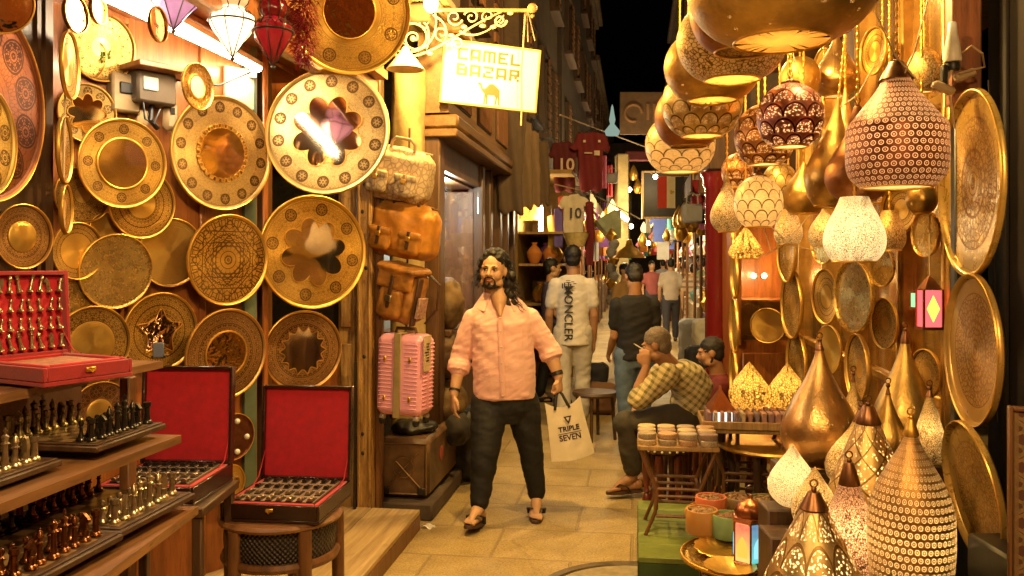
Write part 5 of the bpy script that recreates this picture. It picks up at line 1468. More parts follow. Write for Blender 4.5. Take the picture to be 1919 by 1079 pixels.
for e in edges:
    m = MB(); m.box((.0, e, 1.6), (.07, .075, 3.2), None, 0, .01); m.box((-.038, e, 1.6), (.012, .03, 3.2), None, 0, .004); part('post', m, M_post, t)
for z in (.35, 1.02, 2.35):
    for i in range(4): part('rail', MB().box((.012, (edges[i]+edges[i+1])/2, z), (.045, edges[i+1]-edges[i]-.077, .05), None, 0, .008), M_post, t)
m = MB(); m.box((.4, -.05, 3.35), (1.2, 3.6, .3)); m.box((-.25, -.05, 3.25), (.3, 3.6, .05)); part('header', m, M_wood_md, t)
# glazed cabinet facing us at the far end
t = thing('glass_cabinet', 'tall wooden cabinet with glass front reflecting lamps, behind the table of boxes', 'cabinet', T(P(1438, 490, 6.95).x, 6.95, 0) @ RZ(R(-4)))
m = MB(); m.box((0, .3, .5), (.56, .6, 1.0)); m.box((0, .56, 1.6), (.56, .04, 1.2)); m.box((-.265, .25, 1.6), (.035, .58, 1.2)); m.box((.265, .25, 1.6), (.035, .58, 1.2)); m.box((0, .28, 2.24), (.6, .62, .07)); m.box((-.235, -.02, 1.58), (.05, .04, 1.24), None, 0, .006); m.box((.235, -.02, 1.58), (.05, .04, 1.24), None, 0, .006)
m.box((0, -.012, .5), (.4, .03, .8), None, 0, .01)
part('body', m, M_wood_or, t)
g = G('clear cabinet pane'); M_cab = g.out(g.n('MixShader', i0=.14, i1=g.n('BsdfTransparent'), i2=g.n('BsdfGlossy', Roughness=.03)))
m = MB(); m.box((0, -.012, 1.6), (.418, .01, 1.19)); part('pane', m, M_cab, t)
part('inner_shelf', MB().box((0, .27, 1.32), (.49, .5, .015)), M_wood_or, t)
for sx in (-1, 1):
    bq = part('bulb', MB().ball((sx*.045, .30, 1.52), .022, 12, 8), M_bulb, t); lamp_light('bulb_light', (sx*.045, .22, 1.52), 2.2, (1, .66, .25), .03, t)  # bulbs added inside to stand in for lamps reflected in the glass
# red column and its beam
t = thing('red_column', 'glossy dark red round column beside the seated smoker', 'column', T(P(1345, 490, 7.5).x, 7.5, 0))
g = G('dark red gloss paint'); n_ = g.noise(g.obj(), 5, 5); M_redp = g.out(g.pbr(g.mix(n_, (.10, .006, .008), (.20, .012, .014)), .22, 0, g.bump(n_, .1, .01), Coat_Weight=.5))
m = MB(); m.lathe([(0, 0), (.14, 0), (.14, .12), (.115, .16), (.108, .2), (.105, 2.28), (.125, 2.31), (.125, 2.36), (.15, 2.42), (0, 2.42)], 36); part('shaft', m, M_redp, t)
m = MB(); m.box((.45, 0, 2.62), (1.1, .24, .36), None, 0, .01); part('beam', m, M_wood_dk, t)
# black boards put where the doorway is only dark, at the right edge
m = MB(); m.box((0, 0, 1.8), (.1, 2.8, 3.6)); [m.box((-.06, -1.2+.4*k, 1.8), (.03, .05, 3.6), None, 0, .01) for k in range(7)]
solo('dark_doorway', m, simple('doorway darkness', (.014, .009, .006), .6, 0, .3), 'black boards standing in for the darkness of the doorway at the right edge', 'wall', AM(1.62, 2.4, 0))
m = MB()
m.sheet(lambda u, v: (.03*math.sin(u*22), (u-.5)*.9, 3.4-v*1.9), 40, 4, .008)
solo('dark_curtain', m, simple('dark brown curtain', (.035, .020, .010), .85), 'dark curtain hanging in the doorway at the right edge', 'curtain', AM(1.50, 2.3, 0))
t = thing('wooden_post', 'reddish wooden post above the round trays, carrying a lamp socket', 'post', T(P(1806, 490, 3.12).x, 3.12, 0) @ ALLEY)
m = MB(); m.box((0, .02, 1.1), (.06, .05, 2.2), None, 0, .006); part('darkened_lower_post', m, M_black, t)  # lower half coloured black to stand in for the dark gap behind the trays
m = MB(); m.box((0, 0, 2.86), (.10, .08, 1.3), None, 0, .006); part('post', m, wood('reddish wood', (.23, .075, .025), .45), t)
for px in (0,):
    s = thing('lamp_socket', 'white bulb socket with tan clips hanging on the reddish post', 'socket', T(P(1786, 100, 2.98)))
    m = MB(); m.lathe([(.0, -.03), (.028, -.03), (.030, -.02), (.024, .03), (.016, .07), (.014, .105), (.010, .11), (0, .11)], 20); part('cap', m, M_white, s)
    m = MB(); m.lathe([(0, -.06), (.022, -.06), (.026, -.045), (.022, -.031), (0, -.031)], 16); m.box((-.03, .0, -.085), (.02, .03, .09), None, 0, .005); part('holder', m, M_black, s)
    m = MB(); m.box((.012, -.01, -.085), (.075, .03, .03), T(0, 0, 0) @ RY(R(-18)), 0, .008); m.box((.012, -.01, -.128), (.08, .03, .03), RY(R(22)), 0, .008); part('clip', m, M_cord, s)
m = MB(); m.tube([P(1805, 98, 2.95), P(1822, 85, 2.9), P(1842, 100, 2.9), P(1846, 125, 2.95), P(1825, 130, 2.95), P(1798, 138, 2.95)], .004, 6); m.tube([P(1785, 130, 2.97), P(1776, 150, 2.97), P(1782, 185, 2.97), P(1790, 240, 3.0)], .005, 6)
solo('socket_cable', m, M_cord, 'loose cable loops round the white bulb socket', 'cable')
E_big = brass_engraved('deeply chased brass', (.62, .40, .10), n_sym=14, r0=.02, r1=.70, fine=14, dens=.09, rough=.3, dark=(.26, .115, .03), metal=.5)
E_big2 = brass_engraved('chased brass with writing like ornament', (.55, .33, .09), n_sym=9, r0=.03, r1=.74, fine=13, dens=.11, rough=.32, dark=(.22, .09, .025), metal=.5)
def rtray(px, py, h, y, mat, lab, yaw=-74, pitch=0, deep=.03, rot=0):
    tray(P(px, py, y), h*y/F, R(yaw), R(pitch), mat, lab, deep=deep, rot=rot)
rtray(1824, 344, 352, 2.95, E_big, 'topmost of the three big chased brass trays at the right edge', -101)
rtray(1828, 656, 288, 2.9, E_big2, 'middle one of the three big chased brass trays at the right edge', -100)
rtray(1830, 922, 268, 2.8, E_big, 'lowest of the three big chased brass trays, tilted, at the right edge', -98, 8, rot=.7)
m = MB(); m.tube([P(1822, 150, 3.0)+Vector((.06, 0, 0)), P(1826, 500, 2.98)+Vector((.07, 0, 0)), P(1830, 790, 2.86)+Vector((.07, 0, 0))], .004, 6); solo('tray_wire', m, M_iron, 'wire the three big right hand trays hang from', 'wire')
rtray(1603, 555, 136, 4.3, M_spun2, 'plain oval looking brass tray hanging under the white glowing lamp', -82)
rtray(1611, 690, 130, 4.4, E_fine2, 'narrow engraved tray seen edge on below the plain one under the white lamp', -94)
rtray(1690, 392, 92, 4.0, E_fine, 'round engraved tray on the glass behind the ringed copper lamp', -72)
for k, (px, py, h) in enumerate(((1381, 428, 70), (1380, 515, 88), (1379, 610, 104), (1378, 700, 92))):
    rtray(px, py, h, 6.3, M_spun, 'edge on brass tray hanging beside the red column, '+['topmost', 'second from the top', 'third from the top', 'lowest'][k]+' of four', -97)
for k, (px, py, h) in enumerate(((1478, 470, 120), (1487, 570, 130), (1496, 680, 120))):
    rtray(px, py, h, 5.6, E_fine2, 'upright engraved tray at the edge of the glass cabinet, '+['upper', 'middle', 'lower'][k]+' of three', -92)
for k, (px, py, h, y, yw, mt, lab) in enumerate(((1545, 452, 86, 5.0, -80, M_spun2, 'plain tray on the brass posts above the two lower ones, left of the white lamp'), (1549, 556, 104, 5.0, -84, E_fine, 'engraved tray on the brass posts left of the plain oval tray'), (1556, 655, 92, 4.95, -82, M_spun, 'plain tray on the brass posts just above the spun copper teardrop'),
     (1655, 500, 74, 4.2, -78, M_spun2, 'small plain tray on the amber glass right of the white lamp'), (1660, 606, 96, 4.2, -84, E_fine2, 'engraved tray on the amber glass below the small plain one'), (1738, 262, 84, 3.7, -80, E_fine, 'engraved tray on the glass just left of the topmost big tray'), (1738, 438, 88, 3.7, -84, M_spun2, 'plain tray on the glass above the pink and yellow lantern'), (1738, 700, 92, 3.7, -82, E_fine2, 'engraved tray on the glass below the pink and yellow lantern'), (1440, 610, 66, 6.6, -30, M_spun, 'small round tray before the glass cabinet'), (1545, 130, 80, 4.9, -84, M_spun, 'plain tray high on the brass posts behind the row of bowl lamps'), (1640, 96, 90, 4.2, -82, E_fine, 'engraved tray high on the amber glass above the ringed copper lamp'))):
    rtray(px, py, h, y, mt, lab, yw, deep=.02)
# rug in a frame at the right edge
t = thing('framed_textile', 'framed flowered textile panel cut by the lower right edge', 'picture', T(P(1952, 930, 2.35)) @ RZ(R(-22)))
g = G('flowered textile'); o_ = g.obj(); x_, y_, z_ = g.split(o_); fx = g.math('ABSOLUTE', x_); fz = g.math('ABSOLUTE', g.math('FRACT', z_*6.5)-.5); kv = g.xyz(fx*16, fz*2.4, .3); e1 = g.vor(kv, 1.6, 'DISTANCE_TO_EDGE'); e2 = g.vor(kv, 3.4, 'F1'); k_ = g.mix((e1 < .10)*.9, (.10, .032, .014), (.30, .17, .06)); k_ = g.mix((e2 < .26)*.8, k_, (.13, .14, .05)); k_ = g.mix((fx > .055)*.8, k_, (.22, .12, .04)); k_ = g.mix(g.noise(o_, 120, 3)*.5, k_, (.05, .025, .012))
m = MB(); m.box((0, 0, 0), (.14, .02, .46)); part('cloth', m, g.out(g.pbr(k_, .8)), t)
m = MB()
for s in (-1, 1): m.box((s*.075, -.004, 0), (.012, .03, .49), None, 0, .003); m.box((0, -.004, s*.238), (.1375, .03, .012), None, 0, .003)
part('frame', m, M_wood_md, t)
m = MB(); m.box((0, 0, .4), (.3, .3, .8), None, 0, .01); solo('corner_cabinet', m, M_black, 'dark low cabinet under the framed textile', 'cabinet', T(P(1960, 490, 2.4).x+.06, 2.5, 0))

# ================================================================== HANGING LAMPS ON THE RIGHT
PR = {
 'bowl': [(.50, 0), (.52, .01), (.74, .10), (.92, .26), (1.0, .46), (.97, .62), (.86, .78), (.66, .90), (.38, .975), (.14, 1.0), (.05, 1.01), (0, 1.01)],
 'ball': [(.52, 0), (.55, .012), (.80, .12), (.96, .30), (1.0, .48), (.93, .66), (.74, .82), (.44, .93), (.2, .975), (.10, 1.0), (.06, 1.0), (0, 1.0)],
 'tear': [(.50, 0), (.54, .01), (.80, .08), (.97, .19), (1.0, .28), (.92, .39), (.72, .52), (.48, .65), (.28, .78), (.15, .89), (.09, .97), (.06, 1.0), (0, 1.0)],
 'pear': [(.62, 0), (.66, .015), (.92, .14), (1.0, .27), (.94, .42), (.74, .58), (.48, .73), (.25, .86), (.12, .95), (.07, 1.0), (0, 1.0)],
 'egg': [(.70, 0), (.73, .015), (.93, .16), (1.0, .30), (.95, .48), (.80, .66), (.62, .82), (.50, .95), (.46, 1.0), (.4, 1.01), (0, 1.01)],
 'cone': [(.72, 0), (.76, .01), (.96, .12), (1.0, .2), (.92, .32), (.70, .52), (.48, .70), (.28, .86), (.15, .96), (.1, 1.0), (0, 1.0)],
 'onion': [(.45, 0), (.60, .03), (.90, .16), (1.0, .30), (.94, .46), (.70, .63), (.42, .78), (.20, .90), (.07, .97), (0, 1.0)],
 'drum': [(.70, 0), (.74, .01), (.93, .09), (1.0, .20), (1.0, .42), (.98, .50), (.86, .56), (.66, .66), (.46, .76), (.30, .86), (.20, .94), (.12, 1.0), (0, 1.0)],
 'bullet': [(.8, 0), (.9, .05), (1.0, .28), (1.0, .48), (.93, .57), (.76, .67), (.54, .76), (.36, .83), (.22, .89), (.12, .945), (.06, .98), (.04, 1.0), (0, 1.0)],
 'rock': [(.8, 0), (.86, .01), (.97, .12), (1.0, .28), (.96, .45), (.84, .62), (.62, .78), (.38, .9), (.24, .97), (.16, 1.0), (0, 1.0)],
}
def smooth_prof(p, n=4):
    out = []
    for i in range(len(p)-1):
        a, b, c, d = p[max(i-1, 0)], p[i], p[i+1], p[min(i+2, len(p)-1)]
        for k in range(n):
            t = k/n
            out.append(tuple(max(0, .5*((2*b[j])+(-a[j]+c[j])*t+(2*a[j]-5*b[j]+4*c[j]-d[j])*t*t+(-a[j]+3*b[j]-3*c[j]+d[j])*t**3)) for j in (0, 1)))
    return out+[p[-1]]
M_diff = {}
def diffuser(tint, leak=.85):
    k = (tint, leak)
    if k not in M_diff:
        g = G('perforated lit disc'); e = g.vor(g.obj(), 90, 'F1'); n_ = (e < .45)*.35+(leak-.35)
        M_diff[k] = g.out(g.n('MixShader', i0=n_, i1=g.pbr(BR, .3, .9), i2=g.n('BsdfTranslucent', Color=(*tint, 1))))
    return M_diff[k]
def lamp(px, py, w, h, y, prof, mat, label, power=1.0, tint=(1, .74, .36), tilt=(0, 0), cap=None, chain=True, stand=False, diff=True, col=(1, .66, .28), group=None, bulb_h=.45, lobes=0, lampf=0.0, cat='lamp', ztop=3.25, capmat=None):
    """px, py: middle of the shade in the photo; w, h its size there; y its depth"""
    k = y/F; r, hh = w*k/2, h*k
    c = P(px, py, y)-Vector((0, 0, hh/2))
    name = 'table_lamp' if stand else 'hanging_lamp'
    t = thing(name, label, cat, T(c) @ RY(R(tilt[0])) @ RX(R(tilt[1])), group)
    p = [(a*r, b*hh) for a, b in smooth_prof(PR[prof])]
    m = MB(); m.lathe(p, 56, lobes=lobes, lamp=lampf, vs=1/.3); part('shade', m, mat, t)
    r0 = p[0][0]
    m = MB(); q = .004
    m.lathe([(r0+q*math.cos(a*pi/3), q*math.sin(a*pi/3)) for a in range(7)], 48); part('rim', m, capmat or M_brass_dull, t)
    if diff:
        m = MB(); m.lathe([(0, .003), (r0*.98, .003)], 40); part('diffuser', m, diffuser(tint), t)
    if cap:
        m = MB(); zc = hh*cap; rc = max(a for a, b in p if b >= zc*.985) if any(b >= zc*.985 for a, b in p) else r*.15
        m.lathe([(rc*1.12, zc), (rc*1.14, zc+.004), (rc*.9, zc+(hh-zc)*.5), (rc*.55, hh+.004), (rc*.45, hh+.010), (0, hh+.010)], 28)
        m.ball((0, 0, hh+.016), .009, 10, 8); m.tube([(.011*math.cos(a*pi/6), 0, hh+.034+.011*math.sin(a*pi/6)) for a in range(13)], .0025, 6)
        part('cap', m, capmat or M_cap, t)
    if chain:
        m = MB(); z = hh; top = max(.2, ztop-c.z)
        m.tube([(0, 0, hh*.99), (0, 0, top)], .0042, 6)
        for j in range(int((top-hh)/.03)): m.ball((0, 0, hh+.02+j*.03), (.007, .005, .011), 6, 5)
        part('chain', m, M_brass_dull, t)
    if power:
        m = MB(); m.ball((0, 0, hh*bulb_h), min(.03, r*.22), 12, 8); part('bulb', m, M_bulb, t)
        lamp_light('bulb_light', (0, 0, hh*bulb_h-.0), power, col, min(.035, r*.25), t)
    return t
# materials of the shades
G1 = pierced('pale hammered brass', (.66, .40, .10), 'hammer', 40, 14, leak=.25, rough=.34)
G2 = pierced('hammered copper', (.40, .17, .06), 'hammer', 26, 9, leak=.3, rough=.36)
G3 = pierced('etched pale brass', (.68, .44, .14), 'filigree', 60, 20, leak=.10, rough=.36)
G4 = pierced('scaled brass', (.62, .42, .14), 'scales', 12, 4.6, leak=.28)
G5 = pierced('golden scaled glass', (.55, .36, .12), 'glass', 11, 6, leak=.42, rough=.25, metal=.4)
G6 = pierced('purple copper scales', (.34, .13, .11), 'scales', 9, 4.6, (1, .66, .48), .65, dark=(.05, .01, .015))
G7 = pierced('orange copper scales', (.48, .20, .06), 'scales', 10, 5, (1, .62, .28), .55)
G8 = pierced('ring pierced copper', (.22, .07, .04), 'rings', 40, 12, (1, .62, .42), .55, dark=(.07, .022, .014), rough=.32)
G9 = pierced('silver filigree', (.78, .68, .50), 'filigree', 150, 60, (1, .86, .64), .8, rough=.3)
G10 = pierced('gold filigree', (.66, .42, .14), 'filigree', 90, 34, (1, .76, .4), .5)
G11 = pierced('spun gold', (.58, .36, .10), 'hammer', 40, 12, leak=.22, rough=.26)
G12 = pierced('brown spun copper', (.62, .36, .13), 'hammer', 60, 18, leak=.2, rough=.22)
G13 = pierced('diamond cut brass', (.58, .36, .13), 'diamond', 14, 6, leak=.6)
G14 = pierced('pink filigree', (.60, .34, .24), 'filigree', 100, 40, (1, .62, .42), .8)
G15 = pierced('large scaled brass', (.70, .48, .20), 'scales', 9, 3.2, (1, .84, .6), .55, dark=(.22, .13, .045))
G16 = pierced('bright ring pierced brass', (.46, .24, .075), 'rings', 42, 13, (1, .74, .38), .55, dark=(.14, .06, .02), rough=.3)
G17 = pierced('glowing gold glass', (.7, .46, .12), 'filigree', 50, 20, (1, .66, .18), .7, metal=.3)
rowg = 'row of brass bowl lamps along the shop'
lamp(1466, -30, 352, 216, 2.5, 'bowl', G1, 'nearest and largest brass bowl lamp at the top edge', 1.1, tint=(1, .5, .10))
lamp(1392, 8, 196, 178, 3.05, 'ball', G2, 'dark copper bowl lamp second in the row from the front', .0, tint=(.12, .05, .05))
lamp(1372, 74, 204, 152, 3.4, 'bowl', G3, 'wide pale brass bowl lamp third in the row from the front', 2.6, tint=(1, .66, .16))
lamp(1336, 122, 180, 132, 3.75, 'bowl', G1, 'golden bowl lamp fourth in the row from the front', 2.0, tint=(1, .6, .14))
lamp(1316, 192, 150, 126, 4.1, 'bowl', G4, 'scale patterned brass bowl lamp fifth in the row from the front', 2.2, tint=(1, .66, .2))
lamp(1291, 214, 126, 120, 4.45, 'ball', G2, 'coppery bowl lamp half hidden behind the scale patterned brass one', .0)
lamp(1275, 266, 130, 112, 4.75, 'ball', G5, 'last bowl lamp of the row, of golden scale shaped glass', 2.0)
lamp(1434, 250, 112, 116, 3.95, 'ball', G7, 'orange copper lamp with scales behind the purple one', 1.0)
lamp(1482, 214, 122, 122, 3.55, 'ball', G6, 'purple copper globe lamp with fish scale pattern', 1.6, cap=.98)
lamp(1422, 376, 90, 98, 4.1, 'ball', G5, 'golden glass lamp with scales and bright bulb under the orange copper one', .9, cap=.97)
lamp(1363, 380, 62, 108, 4.5, 'tear', G10, 'small filigree teardrop lamp left of the golden glass one', .5)
lamp(1398, 455, 60, 58, 4.6, 'cone', G17, 'smallest flower shaped lamp, glowing orange, below the golden glass one', .5, lobes=8, lampf=.25)
lamp(1507, 352, 78, 96, 4.2, 'pear', G11, 'hammered pear lamp left of the tall golden teardrop', .8)
lamp(1551, 285, 92, 206, 3.6, 'tear', G11, 'tall plain golden teardrop lamp left of the ringed copper one', .6, tilt=(6, 0))
lamp(1608, 290, 118, 172, 3.35, 'tear', G2, 'copper teardrop lamp half hidden behind the ringed copper one', .8, cap=.82)
lamp(1681, 236, 180, 230, 3.05, 'drum', G8, 'large dark copper lamp pierced with rings', 2.0, tint=(1, .84, .5), cap=.87)
lamp(1602, 430, 112, 120, 3.25, 'egg', G9, 'white glowing egg shaped lamp of silver filigree', 2.0, col=(1, .85, .62), tint=(1, .86, .6), ztop=2.1)
lamp(1697, 742, 120, 235, 3.7, 'tear', G11, 'pale tall golden teardrop lamp standing in for a reflection in the glass at the back', .3, stand=True, chain=False, cap=.92)  # built lamp imitates a lamp mirrored in the glass
lamp(1537, 758, 142, 226, 3.35, 'tear', G12, 'large spun copper teardrop lamp standing at the back left', .8, stand=True, chain=False, cap=.95)
lamp(1577, 838, 74, 138, 3.15, 'tear', G10, 'slender pale teardrop lamp leaning left behind the diamond patterned one', .6, stand=True, chain=False, cap=.86, tilt=(14, 0))
lamp(1628, 868, 146, 206, 3.0, 'cone', G13, 'diamond patterned brass lamp with dark cap in the middle', 1.2, stand=True, chain=False, cap=.86)
lamp(1486, 890, 90, 112, 3.1, 'onion', G9, 'glowing silvery onion lamp at the left end of the standing lamps', .9, stand=True, chain=False)
lamp(1528, 935, 84, 122, 2.95, 'onion', G10, 'glowing gold onion lamp between the silvery onion and the pink filigree one', .7, stand=True, chain=False)
lamp(1592, 985, 124, 226, 2.75, 'cone', G14, 'pinkish filigree lamp with copper cap at the front centre', 1.0, stand=True, chain=False, cap=.84)
lamp(1526, 1046, 196, 236, 2.45, 'cone', G15, 'large front lamp with scale pattern and dark cap at the bottom edge', 1.6, stand=True, chain=False, cap=.89)
lamp(1708, 962, 152, 340, 2.55, 'bullet', G16, 'tall brass lamp pierced all over with bright rings', 1.8, stand=True, chain=False, cap=.93, capmat=M_brass_dull, bulb_h=.38)
lamp(1405, 722, 72, 90, 5.0, 'onion', G17, 'glowing golden petal lamp, left of two on the back table', .8, stand=True, chain=False, diff=False, lobes=6, lampf=.2)
lamp(1476, 726, 72, 92, 5.0, 'onion', G17, 'glowing golden petal lamp, right of two on the back table', .8, stand=True, chain=False, diff=False, lobes=6, lampf=.2)
lamp(1743, 800, 62, 130, 3.25, 'cone', G10, 'gold perforated cone lamp peeping out behind the ring pierced one', .5, stand=True, chain=False, cap=.93)
lamp(1665, 800, 74, 140, 3.35, 'tear', G11, 'small plain gold teardrop lamp between the pale teardrop and the diamond patterned lamp', .4, stand=True, chain=False, cap=.93)
lamp(1568, 120, 84, 120, 4.6, 'tear', G12, 'spun copper teardrop lamp hanging high behind the purple globe', .4)
lamp(1655, 330, 70, 100, 4.3, 'ball', G7, 'small scaled copper lamp hanging against the glass behind the ringed copper one', .6)
for (px, py, w, h, y, pr, mt, pw, lab) in (
  (1462, 345, 68, 84, 4.7, 'ball', G4, .8, 'scaled brass ball lamp tucked behind the golden glass one'),
  (1500, 148, 74, 84, 4.5, 'bowl', G1, .8, 'small golden bowl lamp above the purple globe'),
  (1383, 318, 60, 64, 5.2, 'ball', G7, .6, 'small coppery ball lamp far back above the little filigree teardrop'),
  (1545, 425, 58, 74, 4.7, 'pear', G10, .7, 'gold filigree pear lamp left of the white glowing one'),
  (1478, 425, 52, 66, 4.9, 'egg', G10, .7, 'small gold filigree egg lamp above the glass cabinet'),
  (1668, 432, 58, 74, 3.95, 'egg', G3, .5, 'etched brass egg lamp right of the white glowing one'),
  (1728, 350, 56, 100, 3.6, 'tear', G11, .4, 'slim plain gold teardrop left of the topmost big tray'),
  (1733, 130, 62, 84, 3.65, 'ball', G3, .5, 'etched brass ball lamp high beside the white bulb socket'),
  (1585, 245, 66, 160, 4.1, 'tear', G12, .5, 'slim spun copper teardrop beside the tall golden one')):
    lamp(px, py, w, h, y, pr, mt, lab, pw)
lamp(1652, 985, 92, 130, 2.86, 'onion', G9, 'glowing silvery onion lamp between the pink filigree and the ring pierced lamp', 1.0, stand=True, chain=False)
lamp(1600, 772, 60, 130, 3.45, 'tear', G3, 'slim etched teardrop lamp right of the large spun copper one', .5, stand=True, chain=False, cap=.93)
# wires tangled between the lamps
m = MB()
for a, b, y in (((1640, 20), (1720, 150), 3.0), ((1740, 0), (1690, 150), 3.0), ((1680, 120), (1760, 200), 3.05), ((1430, 480), (1520, 400), 4.4), ((1440, 420), (1530, 470), 4.4), ((1480, 60), (1500, 140), 3.6), ((1575, 200), (1640, 120), 3.4), ((1408, 300), (1445, 470), 4.2)):
    p, q_ = P(*a, y), P(*b, y); solo('thin_wire', MB().tube([p, p.lerp(q_, .5)-Vector((0, 0, .04)), q_], .003, 5), M_cord, 'thin pale wire tangled among the hanging lamps', 'wire', None, 'thin wires among the hanging lamps')
# stained lantern behind the trays
t = t_pk = thing('stained_lantern', 'small pink and yellow stained glass lantern behind the trays', 'lantern', T(P(1743, 578, 3.55)))
sg = lambda n, c, s: glow(n, c, s)
m = MB(); m.box((0, 0, 0), (.075, .06, .15)); part('glass', m, glow('lit pink glass', (.75, .10, .10), .8), t)
m = MB(); m.prism([(0, -.055), (.026, 0), (0, .055), (-.026, 0)], -.034, -.030); part('diamond_pane', m, glow('lit yellow glass', (1, .5, .05), 1.2), t)
m = MB(); [m.box((sx*.039, sy*.032, 0), (.008, .008, .16)) for sx in (-1, 1) for sy in (-1, 1)]; m.lathe([(.05, .08), (.02, .12), (0, .14)], 4, RZ(R(45))); m.box((0, 0, -.082), (.09, .075, .012)); part('frame', m, M_copper, t)
t = thing('stained_lantern', 'tiny green lit glass lantern left of the pink and yellow one', 'lantern', T(P(1718, 562, 3.7)))
m = MB(); m.box((0, 0, 0), (.032, .03, .06)); part('glass', m, glow('lit green glass', (.25, .6, .25), .8), t)
m = MB(); m.box((0, 0, .035), (.042, .04, .01)); m.box((0, 0, -.035), (.042, .04, .01)); m.tube([(0, 0, .04), (0, 0, .15)], .003, 5); part('frame', m, M_copper, t)
m = MB(); m.tube([P(1743, 520, 3.55), P(1743, 300, 3.6)], .003, 5); part('cord', m, M_cord, t_pk, t_pk.matrix_world.inverted())

# ================================================================== TABLES, TRAYS, CANDLES
t = thing('green_platform', 'worn green painted wooden platform under the little folding tables', 'platform', T(P(1197, 490, 4.22).x, 4.22, 0) @ ALLEY)
g = G('worn green boards'); o_ = g.obj(); n_ = g.noise(o_, 6, 6, .7); M_grn = g.out(g.pbr(g.mix(g.ramp(n_, .35, .7), (.13, .16, .03), (.22, .27, .06)), .6, 0, g.bump(n_, .3, .006)))
m = MB(); [m.box((.60, .10+.204*k, .165), (1.2, .20, .03), None, 0, .004) for k in range(5)]; part('boards', m, M_grn, t)
m = MB(); m.box((.60, .012, .074), (1.19, .03, .15)); m.box((.012, .52, .074), (.03, .98, .15)); part('front', m, simple('dark green paint', (.045, .085, .02), .6), t)
m = MB(); m.box((.55, -.09, .03), (1.1, .16, .06), None, 0, .008); solo('floor_plank', m, M_wood_md, 'brown plank on the ground in front of the green platform', 'plank', T(P(1205, 490, 4.2).x, 4.2, 0) @ ALLEY)
def folding_table(px, ptop, y, wpx, dep, label, legmat=M_wood_md, pal=None):
    k = y/F; z = CH-(ptop-HZ)*k; w = wpx*k; zf = .18
    t = thing('folding_table', label, 'table', T(P(px, 490, y).x, y, zf) @ ALLEY)
    z -= zf
    m = MB(); m.box((0, dep/2, z-.012), (w, dep, .024), None, 0, .004); part('top', m, pal or M_wood_yel, t)
    for sx in (-1, 1):
        for yy in (.03, dep-.03):
            m = MB(); m.tube([(sx*w*.46, yy, z-.026), (sx*w*.36, yy, z*.72), (sx*w*.26, yy, z*.5), (sx*w*.28, yy, z*.26), (sx*w*.40, yy+.0, .0)], [.011, .011, .011, .010, .010], 8); part('leg', m, legmat, t)
        for zz in (z*.50, z*.30): part('side_rail', MB().tube([(sx*w*.26, .03, zz), (sx*w*.26, dep-.03, zz)], .008, 6), legmat, t)
    for yy in (.03, dep-.03):
        for zz in (z*.52, z*.44, z*.22): part('rung', MB().tube([(-w*.27, yy, zz), (w*.27, yy, zz)], .009, 6), legmat, t)
    return Vector((P(px, 490, y).x, y, zf+z)), w
A_, wA = folding_table(1272, 838, 4.5, 152, .34, 'small folding table with curved legs carrying oval inlaid boxes')
B_, wB = folding_table(1402, 806, 4.75, 160, .34, 'small folding table with curved legs carrying the tray of card packs', M_wood_md)
# oval inlaid boxes in stacks
pal = [(.50, .36, .20), (.34, .26, .17), (.46, .28, .16), (.40, .32, .22), (.30, .20, .16), (.52, .40, .22)]
bmats = []
for k, c_ in enumerate(pal):
    g = G('inlaid box lid'); v_ = g.vor(g.obj(), 130, 'F1'); n_ = g.noise(g.obj(), 60, 3)
    bmats.append(g.out(g.pbr(g.mix((v_ < .35)*.6, c_, tuple(min(1, q*1.7) for q in c_)), .35, 0, None)))
cols = ['tan', 'brown', 'rust', 'sand', 'plum brown', 'pale yellow']
for r_ in range(3):
    for cidx in range(4):
        for lv in range(2):
            k = (cidx+r_*2+lv) % 6
            m = MB(); m.lathe([(0, 0), (.043, 0), (.045, .003), (.045, .019), (.0465, .020), (.0465, .027), (.043, .031), (0, .032)], 26)
            p = Vector((-wA/2+.052+cidx*.107, .055+r_*.105, .0005+lv*.033))
            solo('inlaid_box', m, bmats[k], f'{cols[k]} oval inlaid box, {["lower", "upper"][lv]} of {["front left", "front second", "front third", "front right"][cidx] if r_ == 0 else (["middle row left", "middle row second", "middle row third", "middle row right"][cidx] if r_ == 1 else ["back left", "back second", "back third", "back right"][cidx])} stack on the folding table', 'box', T(A_) @ ALLEY @ T(p) @ RZ(random.uniform(-.3, .3)) @ SC(1.08, .96, 1), 'oval inlaid boxes stacked on the folding table')
m = MB(); w_ = wB*1.02; m.box((0, .17, .006), (w_, .36, .012), None, 0, .003)
for s in (-1, 1): m.box((s*w_/2, .17, .022), (.012, .37, .045), None, 0, .004); m.box((0, .17+s*.18, .022), (w_-.013, .012, .045), None, 0, .004)
solo('wooden_tray', m, M_wood_yel, 'shallow pale wooden tray of card packs on the right folding table', 'tray', T(B_+Vector((0, 0, .001))) @ ALLEY)
